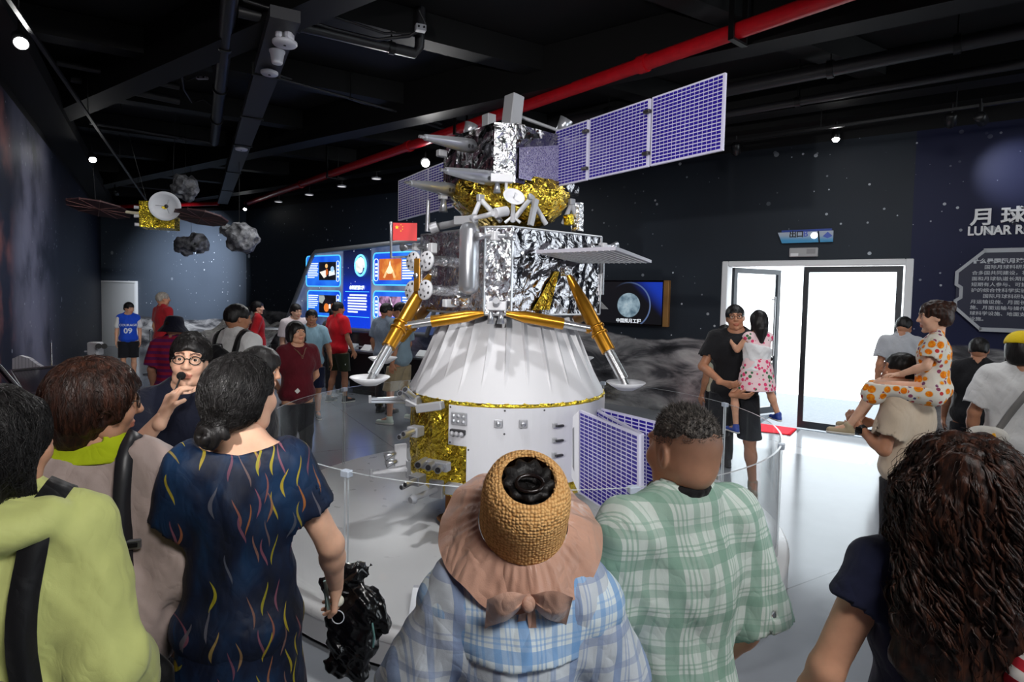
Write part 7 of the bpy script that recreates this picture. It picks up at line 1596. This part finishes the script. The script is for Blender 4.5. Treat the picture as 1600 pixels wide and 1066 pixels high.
def card(pxs, photo, txt, tagx, kind):
    (x0, z1), (x1, z0) = dh(pxs[0], pxs[1]), dh(pxs[2], pxs[3]); c = MB().prism(rrect(x0, x1, z0, z1, .08), .012, DP.w(0,0,.002), DP.d, (0,0,1)).build('info_card', M_card, ds)
    lp = [DP.w(p[0], p[1], .02) for p in rrect(x0, x1, z0, z1, .08)]; MB().path(lp+[lp[0]], .012, 5).build('card_outline', M_cy, c)
    (a0, b1), (a1, b0) = dh(photo[0], photo[1]), dh(photo[2], photo[3])
    bgc = {'probe':(8,8,14), 'mars':(196,96,40), 'array':(10,8,14), 'comet':(60,44,64)}[kind]
    t = NT('photo '+kind); o = t.obj(); n = t.noise(o, 5, 5); t.base((.02,.02,.02)); c1 = lin(bgc); c2 = {'probe':lin((20,22,34)), 'mars':lin((232,150,66)), 'array':lin((22,18,30)), 'comet':lin((198,150,196))}[kind]
    t.set(.3, Emission_Color=t.mix(t.step(n, .4, .65), c1, c2), Emission_Strength=.9); wbox(MB(), DP, a0, a1, b0, b1, .014, .022).build('photo', t.m, c)
    w = a1-a0; h = b1-b0; cx, cz = (a0+a1)/2, (b0+b1)/2
    def shp(poly, col, name='photo_motif'): MB().prism([(cx+p[0]*w, cz+p[1]*h) for p in poly], .004, DP.w(0,0,.022), DP.d, (0,0,1)).build(name, mono('print %d %d %d' % col, col), c)
    def disc_(x_, z_, r, col): shp([(x_+r*math.cos(k*.524)*h/w, z_+r*math.sin(k*.524)) for k in range(12)], col)
    if kind == 'probe': shp([(-.45,-.05),(-.1,.05),(-.05,-.3),(-.2,-.38)], (226,222,214)); disc_(-.05,.28,.12,(224,176,110)); shp([(-.08,-.3),(.05,-.15),(.02,.12),(-.08,.1)], (176,84,36)); shp([(.1,-.28),(.45,-.2),(.42,.05),(.12,.0)], (216,222,230)); disc_(.3,.1,.16,(140,180,216))
    if kind == 'mars': shp([(-.18,-.1),(0,.28),(.16,-.08),(.06,-.2),(-.08,-.2)], (226,204,168)); shp([(-.3,-.38),(-.2,-.1),(-.12,-.12),(-.22,-.4)], (206,170,120)); shp([(.26,-.38),(.18,-.1),(.1,-.12),(.18,-.4)], (206,170,120)); shp([(-.04,.2),(0,.42),(.04,.2)], (240,226,200))
    if kind == 'array': disc_(-.05,-.2,.24,(210,116,50)); disc_(.36,-.14,.2,(210,116,50)); shp([(.1,-.25),(.2,-.25),(.2,.0),(.1,.0)], (222,222,222)); shp([(-.5,.1),(-.5,.48),(-.2,.48),(-.14,.3),(-.3,.02)], (150,158,156))
    if kind == 'comet': disc_(.1,.1,.05,(240,240,250)); shp([(-.5,-.5),(.2,-.5),(-.5,.2)], (206,160,206)); shp([(.0,.45),(.02,.45),(.1,.12),(.08,.12)], (220,220,230))
    if txt:
        (s0, r1), (s1, r0) = dh(txt[0], txt[1]), dh(txt[2], txt[3]); nl = txt[4]
        for k in range(nl):
            zz = r1+(r0-r1)*(k+.5)/nl; wbox(MB(), DP, s0, s1-(.35*(s1-s0) if k == nl-1 else .02*(k%3)), zz-(r1-r0)/nl*.27, zz+(r1-r0)/nl*.27, .014, .019).build('text_row', M_wg, c)
    if tagx:
        (s0, r1), (s1, r0) = dh(tagx[0], tagx[1]), dh(tagx[2], tagx[3]); lp = [DP.w(p[0], p[1], .02) for p in rrect(s0, s1, r0, r1, (s1-s0)*.45)]; MB().path(lp+[lp[0]], .006, 5).build('caption_outline', M_wg, c)
        for k in range(4): zz = r1+(r0-r1)*(.25+.17*k); wbox(MB(), DP, s0+(s1-s0)*.25, s1-(s1-s0)*.25, zz-.02, zz+.02, .014, .019).build('caption_mark', M_wg, c)
card((480,401,533,448), (500,410,526,438), (482,411,498,435,9), (527,408,531,440), 'probe')
card((482,454,533,496), (500,461,526,490), (483,460,498,482,7), (527,461,531,492), 'array')
card((585,396,652,446), (594,405,628,438), (630,405,652,437,8), (586,405,592,439), 'mars')
card((585,455,652,503), (594,463,627,496), (630,463,652,490,6), (586,463,592,496), 'comet')
# emblem, title and paragraph of the middle column
ec = dh(564.5, 415); er = (dh(564.5, 399)[1]-ec[1])
lp = [DP.w(ec[0]+er*.62*1.35*math.cos(a), ec[1]+er*math.sin(a), .02) for a in np.linspace(0, 2*math.pi, 25)]; MB().path(lp, .022, 6).build('emblem_ring', mono('ring glow', (110,200,255), 1.1), ds)
lp = [DP.w(ec[0]+er*.72*1.35*math.cos(a)*.62, ec[1]+er*.72*math.sin(a), .02) for a in np.linspace(-.3, 4.2, 20)]; MB().path(lp, .016, 6).build('emblem_ring', mono('ring white', (226,240,255), 1.0), ds)
f = Field(); c = np.array(DP.w(*ec, .02)); f.ell(c, (.10,.03,.15), k=0); f.ell(c+(.06,0,.06), (.06,.03,.08), k=.03); f.noise(.012, 22, 1); V, Q = f.mesh(.015); np_obj('emblem_asteroid', V-np.array(ds.location), Q, mono('asteroid print', (206,204,196), .8), ds)
p0 = dh(547, 451.5); p1 = dh(570, 451.5); sz = (dh(558,446)[1]-dh(558,452)[1])
text_obj('display_title', '小行星探测工程', sz*1.0, DP.w(p0[0], p0[1], .016), DP.d, (0,0,1), M_wg, ds, .006, .002, sx=(p1[0]-p0[0])/(sz*7.0))
for k in range(7):
    s0, zz = dh(544, 461+4.3*k); s1 = dh(573.5, 461+4.3*k)[0]; wbox(MB(), DP, s0+(.06 if k == 0 else 0), s1-(.3 if k == 6 else .02*(k%2)), zz-.016, zz+.016, .004, .01).build('text_row', M_wg, ds)
for py in (455.5, 494): s0, zz = dh(540, py); wbox(MB(), DP, s0, dh(577, py)[0], zz-.006, zz+.006, .004, .01).build('divider_line', M_cy, ds)
# counter with glass cases in front of the display
CP = Plane((P(520,560,10.9).x, P(520,560,10.9).y), (P(660,560,9.6).x, P(660,560,9.6).y))
cb0, cb1 = CP.hit(546, 560)[0], CP.hit(690, 560)[0]
dc_ = thing('display_counter', 'low black counter with glass case in front of the blue display', 'counter', CP.w((cb0+cb1)/2, 0, -.3))
wbox(MB(), CP, cb0, cb1, .08, .74, -.65, 0, bev=.01).build('counter_body', M_blk2, dc_); wbox(MB(), CP, cb0+.04, cb1-.04, 0, .08, -.6, -.05).build('kick_base', M_black, dc_); wbox(MB(), CP, cb0-.02, cb1+.02, .74, .78, -.67, .03, bev=.006).build('counter_top', mat('dark counter top', (52,54,58), .3), dc_)
for o0, o1, x0, x1 in ((-.02,-.01,cb0,cb1), (-.66,-.65,cb0,cb1)): wbox(MB(), CP, x0, x1, .78, 1.12, o0, o1).build('case_glass', M_glass, dc_)
for xx in (cb0, cb1-.01): wbox(MB(), CP, xx, xx+.01, .78, 1.12, -.65, -.02).build('case_glass', M_glass, dc_)
for k, (px, wd_) in enumerate(((553,'left'),(578,'middle'),(668,'right'))):
    xx = CP.hit(px, 548)[0]; q = CP.w(xx, .78, -.15); pc = thing('placard', 'small white angled placard on the black counter, %s one' % wd_, 'placard', q)
    MB().prism([(0,0),(.12,0),(.12,.01),(.02,.1),(0,.1)], .24, q+CP.d*-.12-CP.n*.06, CP.n, (0,0,1)).build('placard_wedge', mat('placard white', (224,224,222), .5), pc); MB().box(q+CP.n*.02+Vector((0,0,.066)), (.16,.004,.03), CP.rot() @ Matrix.Rotation(R_(-50), 3, 'X')).build('print_block', mat('placard ink', (120,120,124), .6), pc)
xx = CP.hit(562, 540)[0]; q = CP.w(xx+.12, .78, -.35); mm = thing('probe_model', 'small silver probe model in the glass case on the black counter', 'model', q)
MB().bbox(q+Vector((0,0,.13)), (.14,.12,.1), CP.rot(), .015).build('probe_body', M_sf, mm)
for k in range(4): a = k*1.57+.6; MB().tube(q+Vector((.05*math.cos(a), .05*math.sin(a), .1)), q+Vector((.12*math.cos(a), .12*math.sin(a), 0)), .01, .01, 6).build('probe_leg', M_sil, mm)
MB().lathe([(.001,.0),(.05,.012),(.08,.03),(.05,.008)], q+Vector((0,0,.19)), (0,-.4,1), 16).build('probe_dish', M_lwhite, mm); MB().tube(q+Vector((0,0,.17)), q+Vector((0,0,.2)), .012).build('probe_mast', M_sil, mm)
def asteroid(name, label, cat, c, lobes, seed, m_, vox=.02, craters=22, hang=True):
    th = thing(name, label, cat, c); f = Field(); rg = np.random.default_rng(seed)
    for off, r in lobes: f.ell(np.array(off), np.array(r), k=.03)
    f.noise(.035, 9, seed); f.noise(.012, 24, seed+1)
    for _ in range(craters):
        off, r = lobes[rg.integers(len(lobes))]; d = rg.normal(size=3); d /= np.linalg.norm(d); cr = rg.uniform(.05,.12)*max(r)/.25; f.ell(np.array(off)+d*np.array(r)*1.03, (cr*.8,)*3, k=.015, sub=True)
    V, Q = f.mesh(vox); np_obj('rock', V, Q, m_, th)
    if hang: zt = max(l[0][2]+l[1][2] for l in lobes); MB().tube((0,0,zt*.9), (0,0,ZC-c.z), .004, n=5).build('hanging_wire', M_blk2, th, world=False)
    return th
t = NT('asteroid grey'); o = t.obj(); t.base(t.mix(t.step(t.noise(o, 9, 6, .6), .35, .65), lin((70,70,74)), lin((150,150,152)))); t.set(.8); t.bump(t.noise(o, 26, 5), .6, .02); M_ast = t.m
asteroid('asteroid_model', 'single round grey asteroid hanging highest, above the satellite dish', 'asteroid model', P(290,293,10.6), [((0,0,0),(.23,.22,.24))], 3, M_ast)
asteroid('asteroid_model', 'lowest two-lobed pale grey asteroid hanging right of the gold satellite', 'asteroid model', P(299,383,11.9), [((-.11,0,-.02),(.21,.20,.19)), ((.15,0,.04),(.18,.18,.21))], 5, M_ast)
asteroid('asteroid_model', 'largest dark grey asteroid with small side lobe, nearest the display', 'asteroid model', P(374,370,10.6), [((.05,0,-.02),(.29,.27,.27)), ((-.24,0,.1),(.13,.13,.12))], 8, M_ast)
# hanging satellite
sc_ = P(250, 338, 9.8); sa = thing('satellite_model', 'hanging gold foil satellite with white dish and two round dark solar wings', 'satellite model', sc_)
def fbox(c, sx_, sy_, sz_, rz, name, m_, par, amp=.012):
    r = rotz(rz); ax = [r@Vector((1,0,0)), r@Vector((0,1,0)), Vector((0,0,1))]; hs_ = (sx_/2, sy_/2, sz_/2); b = MB()
    for i in range(3):
        for sg in (-1, 1):
            j, k = (i+1)%3, (i+2)%3; o_ = c+ax[i]*(sg*hs_[i]); e1, e2 = ax[j]*hs_[j], ax[k]*hs_[k]
            q = (o_-e1-e2, o_+e1-e2, o_+e1+e2, o_-e1+e2); q = q if sg > 0 else (q[1], q[0], q[3], q[2]); b.grid(foil_quad(*q, 16, 16, amp, i*2+sg+9), 16, 16)
    return b.build(name, m_, par)
sbx = fbox(sc_, .5, .46, .42, .35, 'gold_body', M_gf2, sa)
for dx, dz in ((-.3,.12),(-.3,-.02),(-.29,-.16)): MB().tube(sc_+Vector((dx+.06,-.1,dz)), sc_+Vector((dx-.03,-.16,dz)), .025, .03, 10).build('thruster', M_lwhite, sbx)
dcn = P(257, 322, 9.42); nn_ = (CAM+Vector((1.5,0,-.2))-dcn).normalized(); r = .225
dsh = MB().lathe([(.001,0),(r*.4,.012),(r*.75,.04),(r,.075),(r*1.01,.07),(r*.75,.03),(r*.4,0),(.001,-.012)], dcn, nn_, 36).build('dish', M_lwhite, sa)
for k in range(3): a = k*2.1; u, w, _ = frame(nn_); MB().tube(dcn+(u*math.cos(a)+w*math.sin(a))*r*.55+nn_*.025, dcn+nn_*.2, .005, .005, 6).build('feed_strut', M_grey, dsh)
MB().lathe([(.001,.02),(.03,.02),(.02,-.02)], dcn+nn_*.2, nn_, 12).build('feed_horn', M_dgrey, dsh); MB().tube(dcn, sc_, .05).build('dish_mount', M_gf2, sa)
M_wing = mat('dark red brown wing', (70,44,46), .5, .2)
for (px, py, Y, R0, w_) in ((155,326,9.9,.47,'l'), (314,340,9.7,.41,'r')):
    c = P(px, py, Y); n = Vector((.03,.22,1)).normalized(); wg = MB().lathe([(.001,.012),(R0,.012),(R0,-.012),(.001,-.012)], c, n, 10, smooth=False).build('round_wing', M_wing, sa); u, w, _ = frame(n)
    for k in range(10): a = 2*math.pi*k/10; MB().tube(c+n*.014, c+n*.014+(u*math.cos(a)+w*math.sin(a))*R0, .006, n=4).tube(c-n*.014, c-n*.014+(u*math.cos(a)+w*math.sin(a))*R0, .006, n=4).build('wing_spoke', mat('wing spoke', (120,84,80), .5), wg)
    e = sc_.lerp(c, .42); MB().tube(sc_.lerp(c, .15), c.lerp(sc_, .45 if w_ == 'l' else .5), .035, .025, 10).build('wing_boom', mat('cream boom', (206,196,170), .5), sa)
for dx in (-.2, .2): MB().tube(sc_+Vector((dx,0,.18)), Vector((sc_.x+dx*2.2, sc_.y-.3, ZC)), .004, n=5).build('hanging_wire', M_blk2, sa)
for px, py, Y in ((150,322,9.9),): c = P(px, py, Y); MB().tube(c, Vector((c.x-.1, c.y, ZC)), .004, n=5).build('hanging_wire', M_blk2, sa)
# lunar terrain diorama at the back
ta, tb = P(292,540,13.2), P(412,540,12.6)
def terr(u, v):
    p = ta.lerp(tb, u); q = Vector((p.x, p.y+2.2*v, 0)); h = .62+.42*v+.12*math.sin(6*u+1)*v+.05*math.sin(17*u+9*v)+.04*math.sin(31*u-13*v)+.3*math.exp(-((u-.34)/.2)**2-((v-.85)/.3)**2)
    for cu, cv, r, d in ((.42,.22,.09,.14),(.66,.4,.07,.1),(.2,.35,.05,.08),(.8,.15,.05,.07),(.55,.65,.06,.08),(.1,.12,.04,.05)):
        k = math.hypot((u-cu)*1.0, (v-cv)*1.2)/r; h += d*(-math.exp(-k*k*1.6)+.55*math.exp(-((k-1.15)/.3)**2))
    return Vector((q.x, q.y, h))
t = NT('lunar regolith'); o = t.obj(); t.base(t.mix(t.step(t.noise(o, 7, 7, .65), .3, .7), lin((120,118,116)), lin((206,204,200)))); t.set(.9); t.bump(t.noise(o, 30, 6), .5, .03)
lt = thing('lunar_terrain', 'sculpted white grey lunar surface diorama with craters against the back wall', 'diorama', Vector(((ta.x+tb.x)/2, ta.y+1.1, 0)))
MB().grid(terr, 80, 50).build('terrain', t.m, lt)
b = MB(); gnd = [ta, tb, tb+Vector((0,2.2,0)), ta+Vector((0,2.2,0))]; b.prism([(p.x, p.y) for p in gnd], .45, (0,0,0), (1,0,0), (0,1,0)); b.build('plinth', M_blk2, lt)
# glass cylinder showcase
cq = PZ(429, 604, 0); sh = thing('glass_showcase', 'clear glass cylinder showcase on round white base beside the red dress', 'showcase', cq)
MB().lathe([(.001,.22),(.3,.22),(.31,.2),(.31,.02),(.001,.02)], cq, n=32).build('base', mat('white base', (224,226,230), .3), sh); MB().lathe([(.24,.22),(.24,1.12)], cq, n=32).build('glass_tube', M_acr, sh); MB().lathe([(.235,1.12),(.245,1.12),(.245,1.1)], cq, n=32).build('tube_rim', M_edge, sh); MB().lathe([(.32,.0),(.32,.02),(.3,.03)], cq, n=32).build('base_ring', M_blk2, sh)
MB().ball(cq+Vector((0,0,.3)), (.09,.08,.08), 14, 10).build('rock_sample', M_ast, sh)
# ------------------------------------------------------------------ rover at the left
rv0 = P(60, 640, 4.6); rv0.z = 0; rv = thing('moon_rover', 'six-wheeled rover model with dark solar panels and gold foil body at left', 'rover model', rv0)
M_dpan = mat('dark solar panel', (8,8,20), .18, .2)
def quad(name, pts_, th_, m_, par): 
    n = (pts_[1]-pts_[0]).cross(pts_[3]-pts_[0]).normalized(); b = MB(); b.add(list(pts_)+[p-n*th_ for p in pts_], [(0,1,2,3),(7,6,5,4)]+[(i,4+i,4+(i+1)%4,(i+1)%4) for i in range(4)]); return b.build(name, m_, par)
tp = [P(38,617,4.3), P(96,613,4.3), P(130,569,5.1), P(16,580,5.1)]; mp = quad('deck_panel', tp, .03, M_dpan, rv)
for i in range(4): MB().tube(tp[i], tp[(i+1)%4], .014, n=8).build('panel_edge', M_sil, mp)
sw_ = [P(-14,560,4.9), P(0,572,4.4), P(36,614,4.35), P(10,590,4.9)]; sp2 = quad('side_panel', sw_, .025, M_dpan, rv)
for i in range(4): MB().tube(sw_[i], sw_[(i+1)%4], .012, n=8).build('panel_edge', M_sil, sp2)
u0_ = P(25,577,5.2); pr2 = [(25,577),(25,560),(36,555),(50,559),(62,568),(74,575)]; o_ = P(25,577,5.2)
po = [((P(x_,y_,5.2)-o_).x, (P(x_,y_,5.2)-o_).z) for x_, y_ in pr2]; t = NT('white ribbed panel'); oo = t.obj(); xx_, yy_, zz_ = t.xyz(oo); t.base(t.mix(bands(t, t.math('ADD', xx_, 3.0), .03, [(.01,.005,1)]), lin((214,212,222)), lin((160,160,172)))); t.set(.4)
MB().prism(po, .04, o_, (1,0,0), (0,0,1)).build('rear_panel', t.m, rv)
MB().box(P(110,576,5.25), (.5,.04,.03), rotz(.05)).build('deck_rail', M_lwhite, rv)
MB().tube(P(81,577,5.2), P(80,536,5.2), .008, .006, 8).build('whip_mast', M_sil, rv)
mst = MB().tube(P(152,590,5.3), P(152,556,5.3), .022, .018, 10).build('camera_mast', M_lwhite, rv); MB().bbox(P(149,545,5.3), (.1,.09,.12), None, .01).build('camera_head', M_lwhite, mst)
for dx in (0, .05): MB().tube(P(154,541,5.28)+Vector((dx,0,0)), P(154,541,5.2)+Vector((dx,0,0)), .022, .024, 12).build('camera_lens', M_blk2, mst)
MB().box(P(141,549,5.3), (.07,.05,.012)).build('camera_shelf', M_lwhite, mst)
bc = P(75, 640, 4.85); fbox(Vector((bc.x, bc.y, .62)), .75, .6, .3, .1, 'gold_body', M_gf2, rv)
for i in range(3):
    for sg in (-1, 1):
        w_c = Vector((bc.x-.45+.45*i, bc.y+sg*.42, .17)); wl_ = MB().lathe([(.05,-.07),(.16,-.07),(.17,-.05),(.17,.05),(.16,.07),(.05,.07)], w_c, (0,1,0), 24).build('wheel', M_grey, rv)
        MB().tube(w_c, Vector((w_c.x, w_c.y-sg*.1, .5)), .02).build('wheel_strut', M_sil, rv)
# two stanchion posts near the boy
for px, py, w_ in ((236,585,'left'),(247,588,'right')):
    q = PZ(px, py, 0); so = thing('stanchion', 'silver stanchion post beside the boy in blue, %s of two' % w_, 'stanchion', q); MB().lathe([(.001,.03),(.14,.025),(.15,0)], q, n=20).build('base', M_sil, so); MB().tube(q+Vector((0,0,.02)), q+Vector((0,0,.9)), .022).build('post', M_sil, so); MB().ball(q+Vector((0,0,.92)), .035, 12, 8).build('finial', M_sil, so)
